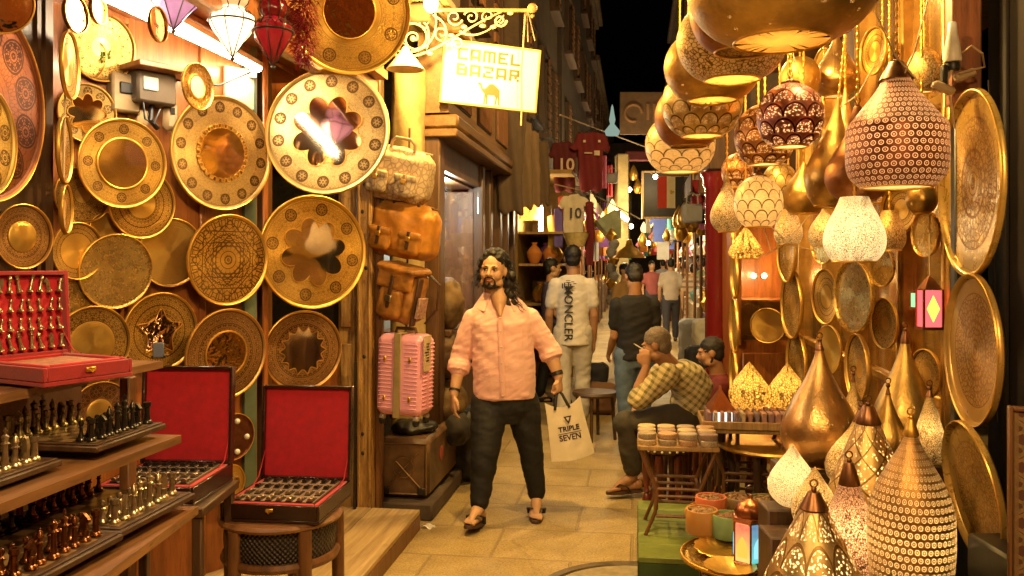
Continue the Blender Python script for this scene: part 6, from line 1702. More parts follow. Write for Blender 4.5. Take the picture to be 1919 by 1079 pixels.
for k in range(12):
    m = MB(); cw = .03 if k > 7 else .02; x = -w_/2+.035+k*(w_-.07)/11; r_ = 0
    m.box((0, 0, .038), (cw*.95, .10, .076), None, 0, .003); [m.box((-.009+.006*j, -.0508, .038), (.0012, .0012, .07)) for j in range(4)]
    mt = [simple('mauve card', (.30, .17, .17), .6), simple('cream card', (.55, .42, .28), .6), simple('pink card', (.46, .24, .18), .6), simple('grey violet card', (.27, .2, .24), .6)][k % 4 if k < 8 else (0 if k % 2 else 2)]
    for rr in (0, 1):
        tag(link('card_pack', m.mesh('card_pack', mt), None, T(B_) @ ALLEY @ T(x, .075+rr*.14, .0135)), f'{["mauve", "cream", "pink", "grey violet"][k % 4 if k < 8 else (0 if k % 2 else 2)]} pack of cards standing in the {["front", "back"][rr]} row of the wooden tray', 'card pack', f'{["mauve", "cream", "pink", "grey violet"][k % 4 if k < 8 else (0 if k % 2 else 2)]} card packs in the {["front", "back"][rr]} row')
# back table with the petal lamps
zb = 1.64-(767-490)/F*5.0
t = thing('back_table', 'low table with a shining brass top behind the folding tables', 'table', T(P(1440, 490, 5.05).x, 5.05, 0) @ ALLEY)
m = MB(); m.box((0, 0, zb-.02), (.62, .34, .035), None, 0, .006); part('top', m, M_brass_dull, t)
for sx in (-1, 1):
    for sy in (-1, 1): part('leg', MB().tube([(sx*.28, sy*.13, .0), (sx*.28, sy*.13, zb-.038)], [.018, .024], 10), M_wood_dk, t)
m = MB(); m.lathe([(0, 0), (.20, 0), (.22, .01), (.222, .016), (.215, .018), (.19, .008), (0, .006)], 56)
t = thing('round_table', 'round brass topped table under the edge of the right folding table', 'table', T(P(1400, 490, 5.5).x-.02, 5.0-.2+.1, 0))
zt_ = 1.64-(828-490)/F*4.95
m2 = MB(); m2.lathe([(0, zt_-.02), (.30, zt_-.02), (.315, zt_-.008), (.31, zt_+.004), (.29, zt_), (0, zt_)], 60); part('brass_top', m2, M_brass_dull, t)
for k in range(5):
    a = 2*pi*k/5+.3; m = MB(); m.tube([(.24*math.cos(a), .24*math.sin(a), .18), (.22*math.cos(a), .22*math.sin(a), .4), (.24*math.cos(a), .24*math.sin(a), zt_-.022)], [.016, .024, .02], 10); part('leg', m, M_wood_dk, t)
# red turned-leg stools
M_redw = wood('dark red varnished wood', (.13, .025, .012), .3, coat=.4)
def turned_stool(px, y, ztop, r, label):
    t = thing('turned_stool', label, 'stool', T(P(px, 490, y).x, y, 0))
    m = MB(); m.lathe([(0, ztop-.05), (r*.9, ztop-.05), (r, ztop-.04), (r, ztop-.012), (r*.95, ztop), (0, ztop)], 8); part('seat', m, M_wood_dk, t)
    m = MB(); [m.ball((r*1.0*math.cos(a*pi/10), r*math.sin(a*pi/10), ztop-.026), .008, 6, 5) for a in range(20)]; part('inlay', m, M_white, t)
    for k in range(6):
        a = 2*pi*k/6
        m = MB(); m.lathe([(0, 0), (.018, 0), (.022, .02), (.014, .04), (.026, .07), (.03, .12), (.024, .17), (.014, .19), (.022, .205), (.014, .22), (.024, .3), (.028, .4), (.022, ztop-.055), (0, ztop-.052)], 14, T(r*.8*math.cos(a), r*.8*math.sin(a), 0)); part('leg', m, M_redw, t)
turned_stool(1248, 5.35, .50, .15, 'dark red stool with turned legs and inlaid edge behind the left folding table')
turned_stool(1330, 5.6, .52, .17, 'dark stool with turned legs in the shade between the two folding tables')
turned_stool(1440, 5.75, .5, .16, 'dark stool with turned legs in the shade under the right folding table')
# brass trays with candles on low stands
def low_stand(px, y, z, w, d, label, z0=0.0):
    t = thing('low_stand', label, 'stand', T(P(px, 490, y).x, y, 0) @ ALLEY)
    m = MB(); m.box((0, 0, z-.016), (w, d, .03), None, 0, .004); part('top', m, M_wood_md, t)
    for sx in (-1, 1):
        for sy in (-1, 1): part('leg', MB().box((sx*(w/2-.03), sy*(d/2-.03), (z-.032+z0)/2), (.035, .035, z-.032-z0), None, 0, .004), M_wood_dk, t)
    m = MB(); m.box((0, 0, (z+z0)*.5), (w-.1, d-.1, .02)); part('shelf', m, M_wood_dk, t)
z1 = 1.64-(972-490)/F*3.9; z2 = 1.64-(1052-490)/F*3.45
low_stand(1402, 3.95, z1-.006, .36, .36, 'low wooden stand under the tray of coloured candles', 0)
low_stand(1405, 3.48, z2-.006, .40, .40, 'low wooden stand under the front brass tray')
def flat_tray(px, y, z, r, mat, label):
    t = thing('brass_tray', label, 'brass tray', T(P(px, 490, y).x, y, z))
    m = MB(); m.lathe(tray_prof(r, .016), 64, None, 0, planar=r); part('dish', m, mat, t)
    m = MB(); m.lathe([(r*.985+.006*math.cos(a*pi/4), .012+.006*math.sin(a*pi/4)) for a in range(9)], 64); part('rolled_rim', m, M_brass_dull, t)
flat_tray(1398, 3.92, z1, .275, M_spun, 'wide round brass tray holding the coloured candle bowls')
flat_tray(1402, 3.48, z2, .27, M_spun2, 'round brass tray at the bottom edge under the coloured lantern')
def candle(px, py, y, z, w, h, col, label, fill):
    k = y/F; r = w*k/2
    g = G('candle wax'); n_ = g.noise(g.obj(), 12, 4)
    mw = g.out(g.pbr(g.mix(n_, tuple(v*.7 for v in col), col), .4, 0, None, **{'Subsurface_Weight': .6, 'Subsurface_Radius': (.03, .015, .005)}))
    t = thing('candle_bowl', label, 'candle', T(P(px, 490, y).x, y, z+.005))
    hh = h*k
    m = MB(); m.lathe([(0, 0), (r*.94, 0), (r, .006), (r, hh-.004), (r*.97, hh), (r*.88, hh), (r*.86, hh-.015), (0, hh-.016)], 36); part('bowl', m, mw, t)
    m = MB()
    for j in range(60):
        a = random.uniform(0, 2*pi); q_ = r*.8*math.sqrt(random.random()); m.ball((q_*math.cos(a), q_*math.sin(a), hh-.012+random.uniform(0, .008)), (random.uniform(.006, .013), random.uniform(.006, .012), .006), 6, 5)
    part('dried_petals', m, fill, t)
M_pot = simple('dried petals', (.26, .14, .06), .8, 0, .5, 40); M_pot2 = simple('dried seeds', (.36, .22, .10), .8, 0, .5, 40)
def yz(py, z): return (1.64-z)*F/(py-490)
for px, py, w, h, col, lab, fl in ((1333, 972, 58, 40, (.72, .20, .08), 'red orange candle bowl at the back left of the brass tray', M_pot), (1316, 1000, 60, 44, (.62, .30, .07), 'amber candle bowl at the left front of the brass tray', M_pot2), (1366, 1008, 62, 42, (.30, .46, .20), 'green candle bowl at the front of the brass tray', M_pot),
                         (1436, 975, 64, 40, (.36, .33, .09), 'olive candle bowl at the back right of the brass tray', M_pot2), (1440, 1004, 62, 44, (.60, .26, .05), 'orange candle bowl at the right front of the brass tray', M_pot2), (1386, 962, 62, 30, (.30, .19, .08), 'brown dish of dried petals at the back of the brass tray', M_pot)):
    candle(px, py, yz(py, z1+.008), z1+.008, w, h, col, lab, fl)
t = thing('brass_plate', 'small shining fluted brass plate beside the coloured lantern', 'plate', T(P(1345, 490, 3.5).x, 3.52, z2+.018) @ RX(R(10)))
m = MB(); m.lathe([(0, .0), (.04, .0), (.055, .006), (.085, .014), (.09, .02), (.087, .021), (.05, .010), (0, .005)], 48, lobes=12, lamp=.10); part('dish', m, M_brass_dull, t)
t = thing('brass_plate', 'pierced brass saucer on the front tray at the bottom edge', 'plate', T(P(1372, 490, 3.28).x, 3.3, z2+.016))
m = MB(); m.lathe([(0, .0), (.05, .0), (.07, .006), (.095, .016), (.1, .022), (.096, .022), (.05, .008), (0, .006)], 48, lobes=16, lamp=.06); part('dish', m, M_brass_dull, t)
t = thing('brass_cup', 'brass bowl cut by the bottom edge right of the lantern', 'bowl', T(P(1452, 490, 3.35).x, 3.35, z2+.016))
m = MB(); m.lathe([(0, 0), (.03, 0), (.05, .015), (.062, .045), (.058, .045), (.045, .018), (0, .008)], 36); part('bowl', m, M_copper, t)
# six sided coloured glass lantern
t = thing('coloured_lantern', 'six sided copper lantern with red yellow and blue lit panes', 'lantern', T(P(1406, 490, 3.38).x, 3.38, z2+.02) @ RZ(R(17)))
r = .068; hh = .155
fr = MB(); fr.lathe([(0, 0), (r*1.1, 0), (r*1.12, .008), (r*1.02, .016), (0, .016)], 6); fr.lathe([(0, hh+.012), (r*1.06, hh+.012), (r*1.14, hh+.02), (r*1.06, hh+.03), (r*.9, hh+.034), (0, hh+.034)], 6)
for k in range(6):
    a = pi/3*k; fr.tube([(r*math.cos(a), r*math.sin(a), .014), (r*math.cos(a), r*math.sin(a), hh+.014)], .0045, 6)
part('frame', fr, M_copper, t)
m = MB(); m.lathe([(r*.82, hh+.034), (r*.86, hh+.05), (r*.74, hh+.07), (r*.5, hh+.085), (r*.2, hh+.094), (.008, hh+.098), (.006, hh+.112), (0, hh+.113)], 30, lobes=12, lamp=.14); part('dome', m, M_copper, t)
m = MB(); m.tube([(.018*math.cos(a*pi/10), 0, hh+.13+.02*math.sin(a*pi/10)) for a in range(21)], .0028, 6); part('ring', m, M_iron, t)
panes = [((.10, .55, .75), 1.3), ((1.0, .30, .02), 2.2), ((.10, .55, .75), 1.3), ((1.0, .30, .02), 1.8), ((.10, .55, .75), 1.3), ((.9, .12, .04), 1.2)]
for k in range(6):
    a = pi/3*(k+.5); Mk = RZ(a-pi/2+pi) @ T(0, -r*.866, 0)
    col, st_ = panes[k]
    warm = col[0] > .5
    w = r*.92
    g = G('lit stained glass'); x_, y_, z_ = g.split(g.obj()); n_ = g.noise(g.obj(), 60, 3); bd = g.ramp(z_, .03, .15)
    c_ = g.mix(bd, (1.0, .62, .10) if warm else (.12, .8, .75), (.9, .10, .03) if warm else (.10, .25, .45)); c_ = g.mix(n_*.3, c_, (1, .85, .5) if warm else (.7, .9, 1))
    mg = g.out(g.n('Emission', Color=c_, Strength=st_*.24))
    m = MB(); m.box((0, 0, hh/2+.012), (w, .003, hh-.01), Mk); part('pane', m, mg, t)
    m = MB(); m.prism([(-.022, .035), (.022, .035), (.022, .08), (.014, .1), (0, .118), (-.014, .1), (-.022, .08)], -.005, -.0035, Mk); part('arch_pane', m, glow('lit yellow pane' if warm else 'lit pale blue pane', (1, .58, .08) if warm else (.35, .8, .95), .42), t)
lamp_light('candle_light', (0, 0, .35), .25, (1, .6, .3), .02, t)
# little pyramid lantern on the back table
t = thing('pyramid_lantern', 'tiny pyramid topped lantern with pale panes on the back table', 'lantern', T(P(1350, 490, 4.93).x, 4.93, B_.z+.0) )
m = MB(); m.box((0, 0, .05), (.12, .12, .055)); part('glass', m, glow('lit pale panes', (.75, .8, .7), 1.0), t)
m = MB(); m.lathe([(.105, .08), (.10, .09), (.05, .15), (.012, .20), (.01, .22), (0, .222)], 4, RZ(R(45))); m.box((0, 0, .01), (.15, .15, .02)); [m.box((sx*.06, sy*.06, .05), (.01, .01, .07)) for sx in (-1, 1) for sy in (-1, 1)]; m.box((0, -.061, .05), (.006, .004, .06)); part('frame', m, M_copper, t)
st = thing('lantern_stand', 'little dark stand under the pyramid topped lantern', 'stand', T(P(1350, 490, 4.95).x, 4.95, 0)); m = MB(); m.box((0, 0, B_.z-.012), (.2, .2, .022), None, 0, .004); part('top', m, M_wood_dk, st)
for sx in (-1, 1):
    for sy in (-1, 1): part('leg', MB().box((sx*.08, sy*.08, (B_.z-.024+.0)/2), (.02, .02, B_.z-.024)), M_wood_dk, st)
# tiers the standing lamps rest on
def tier(px0, px1, y0, y1, z, label):
    xa, xb = P(px0, 490, y0).x, P(px1, 490, y0).x
    m = MB(); m.box(((xa+xb)/2, (y0+y1)/2, z/2), (xb-xa, y1-y0, z), None, 0, .006)
    solo('display_plinth', m, M_wood_dk, label, 'plinth')
def zof(py, y): return 1.64-(py-490)/F*y
tier(1440, 1625, 2.28, 2.62, zof(1153, 2.45), 'front left wooden plinth of the standing lamps')
tier(1630, 1800, 2.38, 2.72, zof(1132, 2.55), 'front right wooden plinth under the ring pierced lamp')
tier(1555, 1640, 2.64, 2.86, zof(1098, 2.75), 'wooden plinth under the pink filigree lamp')
tier(1445, 1600, 2.88, 3.03, zof(996, 2.95), 'wooden plinth under the gold onion lamp')
tier(1440, 1530, 3.035, 3.16, zof(946, 3.1), 'wooden plinth under the silvery onion lamp')
tier(1603, 1720, 2.88, 3.08, zof(971, 3.0), 'wooden plinth under the diamond patterned lamp')
tier(1535, 1625, 3.085, 3.22, zof(907, 3.15), 'wooden plinth under the slender teardrop lamp')
tier(1480, 1600, 3.225, 3.47, zof(871, 3.35), 'wooden plinth under the spun copper teardrop')
tier(1640, 1752, 3.58, 3.82, zof(859.5, 3.7), 'added wooden plinth against the glass under the pale teardrop')  # added to carry the lamp that imitates a reflection
tier(1642, 1690, 2.80, 2.875, zof(1050, 2.86), 'wooden plinth under the second silvery onion lamp')
tier(1603, 1628, 3.38, 3.5, zof(837, 3.45), 'wooden plinth under the slim etched teardrop')
tier(1710, 1775, 3.15, 3.34, zof(865, 3.25), 'wooden plinth under the gold perforated cone lamp')
tier(1630, 1700, 3.26, 3.44, zof(870, 3.35), 'wooden plinth under the small plain gold teardrop')
# round worn stone in the paving
mh = P(1190, 1140, 4.05); yy = 4.15
t = thing('manhole_cover', 'round worn manhole cover sunk in the paving at the bottom edge', 'manhole', T(P(1185, 490, yy).x+.02, yy, 0))
m = MB(); m.lathe([(.50, .004), (.50, .010), (.455, .010), (.45, .004)], 72); part('ring', m, simple('worn iron', (.14, .10, .055), .5, .4, .4, 10), t)
m = MB(); m.lathe([(0, .007), (.435, .007), (.44, .003)], 72); part('cover', m, simple('worn stone cover', (.30, .24, .14), .6, 0, .35, 14, .5, 70), t)
# ================================================================== LEFT SHOPFRONT BEYOND THE LUGGAGE
a0, ym = -1.46, 7.7
t = thing('wooden_shopfront', 'old carved wooden shopfront with vents above a lit window, left of the alley', 'shopfront', AM(a0, ym, 0))
M_front = wood('brown shopfront wood', (.10, .046, .016), .5)
m = MB()
for y0_, y1_ in ((-1.72, -1.55), (.0, .12), (.42, .56), (1.0, 1.14), (1.5, 1.62), (1.95, 2.1)): m.box((.02, (y0_+y1_)/2, 1.3), (.14, y1_-y0_, 2.6), None, 0, .012)
for y0_, y1_ in ((.13, .41), (.57, .99), (1.15, 1.49), (1.63, 1.94)):
    for k in range(4): m.box((-.02+.012*(k % 2), y0_+(y1_-y0_)*(k+.5)/4, 1.3), (.06, (y1_-y0_)/4-.006, 2.58), None, 0, .006)
m.box((.0, -.77, .55), (.12, 1.53, 1.1)); m.box((.03, -.77, 1.12), (.2, 1.53, .05), None, 0, .008); m.box((.0, -.77, 2.45), (.12, 1.53, .28))
part('pilasters', m, M_front, t)
m = MB(); m.box((.08, .2, 2.62), (.30, 3.9, .10), None, 0, .02); m.box((.07, .2, 2.54), (.3, 3.9, .06), None, 0, .01); m.box((.05, .2, 2.96), (.22, 3.9, .56)); m.box((.09, .2, 3.28), (.34, 3.9, .09), None, 0, .02); part('cornice', m, wood('lamplit brown cornice tone', (.15, .075, .022), .5, axis='y'), t)  # cornice brown lightened to carry the lamp light falling on it
for k in range(4):
    yc = -1.3+k*.95
    m = MB(); [m.box((.172, yc-.3+.05*j, 2.96), (.02, .02, .36)) for j in range(13)]; f_ = part('vent', m, M_wood_md, t)
    m = MB(); m.box((.163, yc, 2.96), (.008, .66, .38)); part('vent_back', m, M_black, f_)
m = MB(); m.box((-.45, -.77, 1.7), (.03, 1.5, 1.15)); part('display_back', m, simple('pale blue lining', (.42, .52, .55), .7), t)
m = MB(); m.box((-.22, -.77, 1.115), (.44, 1.5, .02)); m.box((-.22, -.77, 2.30), (.44, 1.5, .02)); m.box((-.22, .0-.012, 1.7), (.44, .02, 1.13)); part('display_case', m, M_wood_md, t)
g = G('shop window pane'); M_pane = g.out(g.n('MixShader', i0=.16, i1=g.n('BsdfTransparent'), i2=g.n('BsdfGlossy', Roughness=.03)))
m = MB(); m.box((.045, -.77, 1.7), (.006, 1.53, 1.13)); part('pane', m, M_pane, t)
lamp_light('display_light', (-.12, -.8, 2.2), 16, (.85, .92, 1.0), .08, t)
M_cer = brass_engraved('blue white ceramic', (.62, .66, .66), n_sym=12, r0=.2, ros=0, fine=8, rough=.25, dark=(.08, .14, .30), dens=.12)
for k, (px, py, h) in enumerate(((838, 378, 62), (842, 440, 60), (845, 495, 52))):
    y = a0/((px-960)/F-TA)+.12
    p = P(px, py, y)+Vector((-.28, .1, 0)); p = AM(a0-.33, y+.1, 0) @ Vector((0, 0, P(px, py, y).z))
    tray(p, h*y/F*1.1, R(50), 0, M_cer, 'blue and white ceramic plate in the lit window, '+['top', 'middle', 'lowest'][k]+' of three', cat='plate', rim=False)
# garments hanging off the facade
def garment(c, yaw, w, h, mat, label, kind='shirt', num=None, group=None, nmat=None, cat='garment'):
    t = thing('hanging_garment' if kind != 'shirt' else 'hanging_shirt', label, cat, T(c) @ RZ(yaw), group)
    if kind == 'shirt': poly = [(-.10, .5), (-.30, .44), (-.5, .22), (-.37, .14), (-.28, .24), (-.29, -.5), (.29, -.5), (.28, .24), (.37, .14), (.5, .22), (.30, .44), (.10, .5), (.05, .46), (-.05, .46)]
    elif kind == 'strip': poly = [(-.5, .5), (-.46, -.45), (-.2, -.5), (.1, -.47), (.4, -.5), (.5, .5)]
    else: poly = [(-.28, .5), (-.5, -.5), (.5, -.48), (.28, .5)]
    m = MB(); m.prism([(x*w, z*h) for x, z in poly], -.02, .02)
    link('cloth', remesh(m, max(.012, w*.035), mat, 2, lambda co: .016*math.sin(co.x*38+co.z*4)+.01*noise.noise(co*8)), t)
    m = MB(); m.tube([(0, 0, h*.46), (0, 0, h*.5+.14)], .004, 5); m.tube([(-w*.2, 0, h*.44), (0, 0, h*.5+.02), (w*.2, 0, h*.44)], .005, 5); part('hanger', m, M_iron, t)
    if num:
        link('number', text_mesh(num, h*.34, nmat or M_white, .003, bold=.004), t, T(0, -.052, .02*h) @ RX(R(90)))
    return t
M_rj = cloth('red football jersey', (.13, .007, .010)); M_rj2 = cloth('dark red football jersey', (.09, .006, .010)); M_num = simple('pale number print', (.55, .42, .30), .7)
garment(P(1060, 312, 11.0), R(6), .50, .66, M_rj2, 'dark red football shirt with number 10 on its back, hanging high', 'shirt', '10', nmat=M_num)
g_ = garment(P(1108, 302, 10.9), R(2), .56, .78, M_rj, 'bright red football shirt with small pale badge beside the number 10 one', 'shirt')
m = MB(); m.box((.07, -.05, .1), (.07, .02, .06)); m.box((-.04, -.048, .1), (.10, .02, .015)); m.box((-.09, -.048, .25), (.03, .02, .03)); m.box((.1, -.048, .25), (.03, .02, .03)); part('badge', m, M_num, g_)
garment(P(1077, 402, 10.6), R(0), .42, .52, cloth('cream striped jersey', (.62, .54, .40)), 'cream football shirt with black number 10 above the basket', 'shirt', '10', nmat=M_ink)
garment(P(1105, 440, 10.5), R(0), .11, .80, M_rj, 'long red scarf hanging right of the cream football shirt', 'strip', cat='scarf')
garment(P(1046, 428, 10.7), R(0), .12, .50, cloth('violet cloth', (.14, .10, .42)), 'violet cloth hanging left of the cream football shirt', 'strip', cat='scarf')
garment(P(1052, 395, 10.75), R(0), .10, .36, cloth('orange red cloth', (.48, .07, .03)), 'short orange red cloth hanging above the violet one', 'strip', cat='scarf')
garment(P(1034, 440, 10.9), R(0), .12, .48, cloth('yellow cloth', (.50, .34, .05)), 'yellow cloth hanging left of the violet one', 'strip', cat='scarf')
for k, (px, py, w, h, c_) in enumerate(((958, 305, .30, 1.05, (.06, .035, .016)), (982, 310, .20, .95, (.12, .075, .035)), (1000, 318, .16, .85, (.16, .10, .05)), (1018, 325, .16, .75, (.10, .06, .03)))):
    garment(P(px, py, 8.6+k*.5), R(10), w, h, cloth('hanging brown cloth', c_), ['widest dark cloth hanging right below the camel sign', 'brown cloth hanging second from the camel sign', 'light brown cloth hanging third from the camel sign', 'brown cloth hanging fourth from the camel sign'][k], 'strip')
m = MB(); m.lathe([(0, 0), (.10, 0), (.16, .16), (.17, .165), (.15, .165), (.09, .02), (0, .02)], 30)
bk_ = solo('basket', m, simple('straw', (.55, .42, .16), .7, 0, .3, 20, .5, 90), 'pale straw basket hanging below the cream football shirt', 'basket', T(P(1080, 462, 10.3)))
m = MB(); m.tube([P(1058, 448, 10.3), P(1080, 425, 10.3), P(1104, 448, 10.3)], .006, 5); part('cord', m, M_cord, bk_, bk_.matrix_world.inverted())
# yellow lit stall with a tube lamp
t = thing('market_stall', 'yellow lit stall with shelves of goods left behind the white T-shirt', 'stall', AM(-1.18, 11.0, 0))
m = MB(); m.box((-.3, .4, 1.4), (.04, 1.6, 2.8)); m.box((0, 1.2, 1.4), (.6, .05, 2.8)); m.box((0, .4, 2.75), (.8, 1.7, .05)); part('shell', m, simple('yellow stall glow', (.26, .15, .03), .7), t)  # shell coloured yellow to carry the glow of the lit stall
for z in (.6, 1.1, 1.6, 2.0): part('shelf', MB().box((0, .4, z), (.55, 1.5, .03)), M_wood_yel, t)
t = thing('tube_light', 'short upright white tube light in the yellow stall', 'lamp', T(P(1014, 410, 11.0)))
m = MB(); m.tube([(0, 0, -.15), (0, 0, .15)], .025, 10); part('tube', m, M_bulbw, t)
m = MB(); m.box((0, .04, 0), (.05, .03, .36)); part('fitting', m, M_white, t); lamp_light('tube_glow', (0, -.1, 0), 10, (1, .82, .5), .08, t)
t = thing('cone_lampshade', 'yellow fabric lampshade glowing above the white tube in the yellow stall', 'lamp', T(P(992, 395, 11.0)))
m = MB(); m.lathe([(.16, -.12), (.10, .12)], 30); part('shade', m, pierced('yellow fabric', (.6, .42, .1), 'filigree', 240, 60, (1, .7, .15), .8, metal=0), t); part('bulb', MB().ball((0, 0, 0), .03), M_bulb, t); lamp_light('bulb_light', (0, 0, .0), .6, (1, .7, .25), .04, t)
# pillar, lamps and signs in the middle distance
t = thing('yellow_pillar', 'yellow lit plaster pillar in the middle distance', 'pillar', T(P(1166, 490, 14).x, 14, 0)); m = MB(); m.box((0, 0, 1.7), (.2, .3, 3.4), None, 0, .02); m.box((0, 0, .2), (.28, .38, .4), None, 0, .02); part('shaft', m, M_pl_col, t)
m = MB(); m.prism([(-.20, 0), (.06, .16), (.16, .16), (.16, -.26), (.0, -.24)], -.3, .3)
solo('pale_awning', m, simple('pale green canvas', (.36, .40, .24), .8), 'pale green canvas awning corner beside the yellow pillar', 'awning', T(P(1140, 415, 13)))
t = thing('tube_light', 'slanting white tube light by the yellow pillar', 'lamp', T(P(1164, 402, 13.5)) @ RY(R(38))); part('tube', MB().tube([(-.13, 0, 0), (.13, 0, 0)], .035, 10), M_bulbw, t); part('fitting', MB().box((0, .05, 0), (.32, .05, .05)), M_white, t); lamp_light('tube_glow', (0, -.15, 0), 26, (1, .82, .5), .1, t)
bulbs = [(1183, 424, 14.5, 30, 'bright white bulb below the slanting tube light'), (1180, 355, 15, 20, 'white bulb hanging beside the gold lanterns'), (1229, 331, 12.8, 5, 'bright white bulb above the flag'), (1292, 328, 13.5, 2, 'small white bulb right of the flag'), (1296, 424, 22, 25, 'cold white lamp deep in the alley on the right'), (1262, 440, 27, 60, 'small warm bulb deep in the alley above the crowd'), (1215, 455, 19, 38, 'warm bulb over the left stalls in the distance'), (1240, 468, 33, 70, 'tiny farthest bulb in the alley')]
for px, py, y, pw, lab in bulbs:
    t = thing('hanging_bulb', lab, 'lamp', T(P(px, py, y))); part('bulb', MB().ball((0, 0, 0), .0022*y+.008, 12, 8), M_bulbw, t); part('cord', MB().tube([(0, 0, .05), (0, 0, .8)], .006, 5), M_black, t)
    lamp_light('bulb_light', (0, 0, -.18), pw, (1, .78, .45), .08, t)
t = thing('green_statuette', 'pale green lit plastic figure high in the dark', 'figure', T(P(1148, 240, 12)))
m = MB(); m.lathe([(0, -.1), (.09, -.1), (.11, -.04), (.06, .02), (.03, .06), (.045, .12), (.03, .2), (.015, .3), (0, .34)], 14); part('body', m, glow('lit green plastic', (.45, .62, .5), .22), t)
t = thing('street_banner', 'brown painted board with curling ornament across the alley', 'sign', T(P(1202, 212, 16)))
m = MB(); m.box((0, 0, 0), (.8, .06, .8), None, 0, .01); part('board', m, simple('brown sign paint', (.13, .07, .03), .6), t)
m = MB(); m.tube([(-.15+.16*math.cos(a/3), -.04, .16*math.sin(a/3)) for a in range(16)], .03, 8); m.box((.12, -.04, .02), (.05, .03, .3)); m.box((.24, -.04, 0), (.05, .03, .34)); part('ornament', m, simple('dull orange paint', (.26, .13, .05), .6), t)
m = MB(); m.box((0, 0, 0), (.52, .1, .18), None, 0, .02); solo('red_valance', m, simple('dark red canvas', (.10, .012, .012), .8), 'dark red canvas valance under the brown board', 'awning', T(P(1200, 292, 15)))
m = MB(); m.tube([P(1050, 215, 10), P(1130, 245, 12), P(1210, 275, 14), P(1300, 285, 12)], .010, 5); m.tube([P(1040, 345, 10.5), P(1105, 360, 11), P(1200, 410, 13)], .008, 5); m.tube([P(1215, 320, 12.6), P(1300, 385, 13)], .006, 5)
solo('overhead_wire', m, M_cord, 'thin wires strung across the alley above the crowd', 'wire')
t = thing('hanging_board', 'dark framed board hanging behind the flag', 'sign', T(P(1252, 365, 13.2))); m = MB(); m.box((0, 0, 0), (.76, .04, .68)); part('panel', m, simple('dark green brown board', (.022, .017, .010), .7), t)
m = MB()
for s in (-1, 1): m.box((s*.39, -.01, 0), (.03, .06, .74), None, 0, .005); m.box((0, -.01, s*.355), (.75, .06, .03), None, 0, .005)
part('frame', m, M_wood_yel, t)
t = thing('flag', 'upright hung red white and black flag with a gold emblem', 'flag', T(P(1258, 360, 12.4)))
def fl(x0, x1): return lambda u, v: (x0+(x1-x0)*u, .02*math.sin((x0+(x1-x0)*u)*22), (.5-v)*.46)
for nm, x0, x1, c_ in (('red_band', -.19, -.065, (.50, .035, .012)), ('white_band', -.065, .065, (.70, .60, .36)), ('black_band', .065, .19, (.012, .012, .012))): m = MB(); m.sheet(fl(x0, x1), 6, 4, .006); part(nm, m, simple('flag '+nm, c_, .8, 0, .08), t)
m = MB(); m.ball((0, -.01, 0), (.022, .006, .03), 10, 8); m.box((-.03, -.012, .005), (.03, .004, .02)); m.box((.03, -.012, .005), (.03, .004, .02)); part('emblem', m, simple('gold emblem', (.45, .25, .04), .5), t)
m = MB(); m.tube([(-.25, 0, .23), (.25, 0, .23)], .008, 6); part('pole', m, M_wood_yel, t)
t = thing('cone_lampshade', 'large pale metal funnel lampshade over the left stalls', 'lamp', T(P(1180, 470, 12.2))); m = MB(); m.lathe([(.24, -.10), (.17, -.02), (.06, .07), (.03, .16), (0, .17)], 30); part('shade', m, M_brass_dull, t); part('hook', MB().tube([(0, 0, .16), (0, 0, .6)], .008, 6), M_iron, t)

# ================================================================== STALLS AND GOODS DOWN THE ALLEY
def stall(side, a, y, label, col, lit=None):
    t = thing('market_stall', label, 'stall', AM(a, y, 0)); s = side
    m = MB(); m.box((s*.35, 0, .45), (.7, 2.2, .9), None, 0, .01); part('counter', m, simple('stall counter', col, .6, 0, .4), t)
    for z in (1.3, 1.8): part('shelf', MB().box((s*.6, 0, z), (.3, 2.2, .03)), M_wood_md, t)
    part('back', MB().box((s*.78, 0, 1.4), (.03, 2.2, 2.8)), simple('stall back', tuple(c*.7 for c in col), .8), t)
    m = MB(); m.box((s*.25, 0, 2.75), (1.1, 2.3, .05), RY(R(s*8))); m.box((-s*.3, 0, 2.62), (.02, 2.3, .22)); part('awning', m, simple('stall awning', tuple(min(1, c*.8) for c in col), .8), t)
    for yy in (-1.05, 1.05): part('post', MB().tube([(-s*.02, yy, 0), (-s*.02, yy, 2.7)], .025, 8), M_wood_md, t)
    if lit: 
        lamp_light('stall_light', (s*.1, 0, 2.3), lit, (1, .74, .38), .1, t); part('lamp', MB().tube([(s*.1, -.3, 2.42), (s*.1, .3, 2.42)], .025, 8), M_bulbw, t)
specs = [(-1, -1.0, 14.2, 'left stall beside the yellow pillar', (.34, .22, .10), 14), (-1, -1.0, 17.0, 'left stall just beyond the yellow pillar', (.30, .20, .12), 22), (-1, -1.0, 20.0, 'left stall farther off with brown counter', (.22, .14, .10), 26), (-1, -1.0, 24.0, 'left stall deep in the alley', (.26, .2, .16), 30), (-1, -1.0, 29.0, 'left stall near the end of the alley', (.25, .2, .15), 34),
         (1, 1.0, 11.6, 'right stall behind the red column', (.10, .04, .03), 0), (1, 1.0, 15.0, 'right stall in the distance past the red column', (.30, .22, .12), 18), (1, 1.0, 18.5, 'right stall in the distance with pale counter', (.42, .34, .22), 26), (1, 1.0, 22.5, 'right stall deep in the alley', (.30, .24, .2), 30), (1, 1.0, 27.5, 'right stall near the end of the alley', (.3, .22, .18), 34)]
for s_ in specs: stall(*s_)
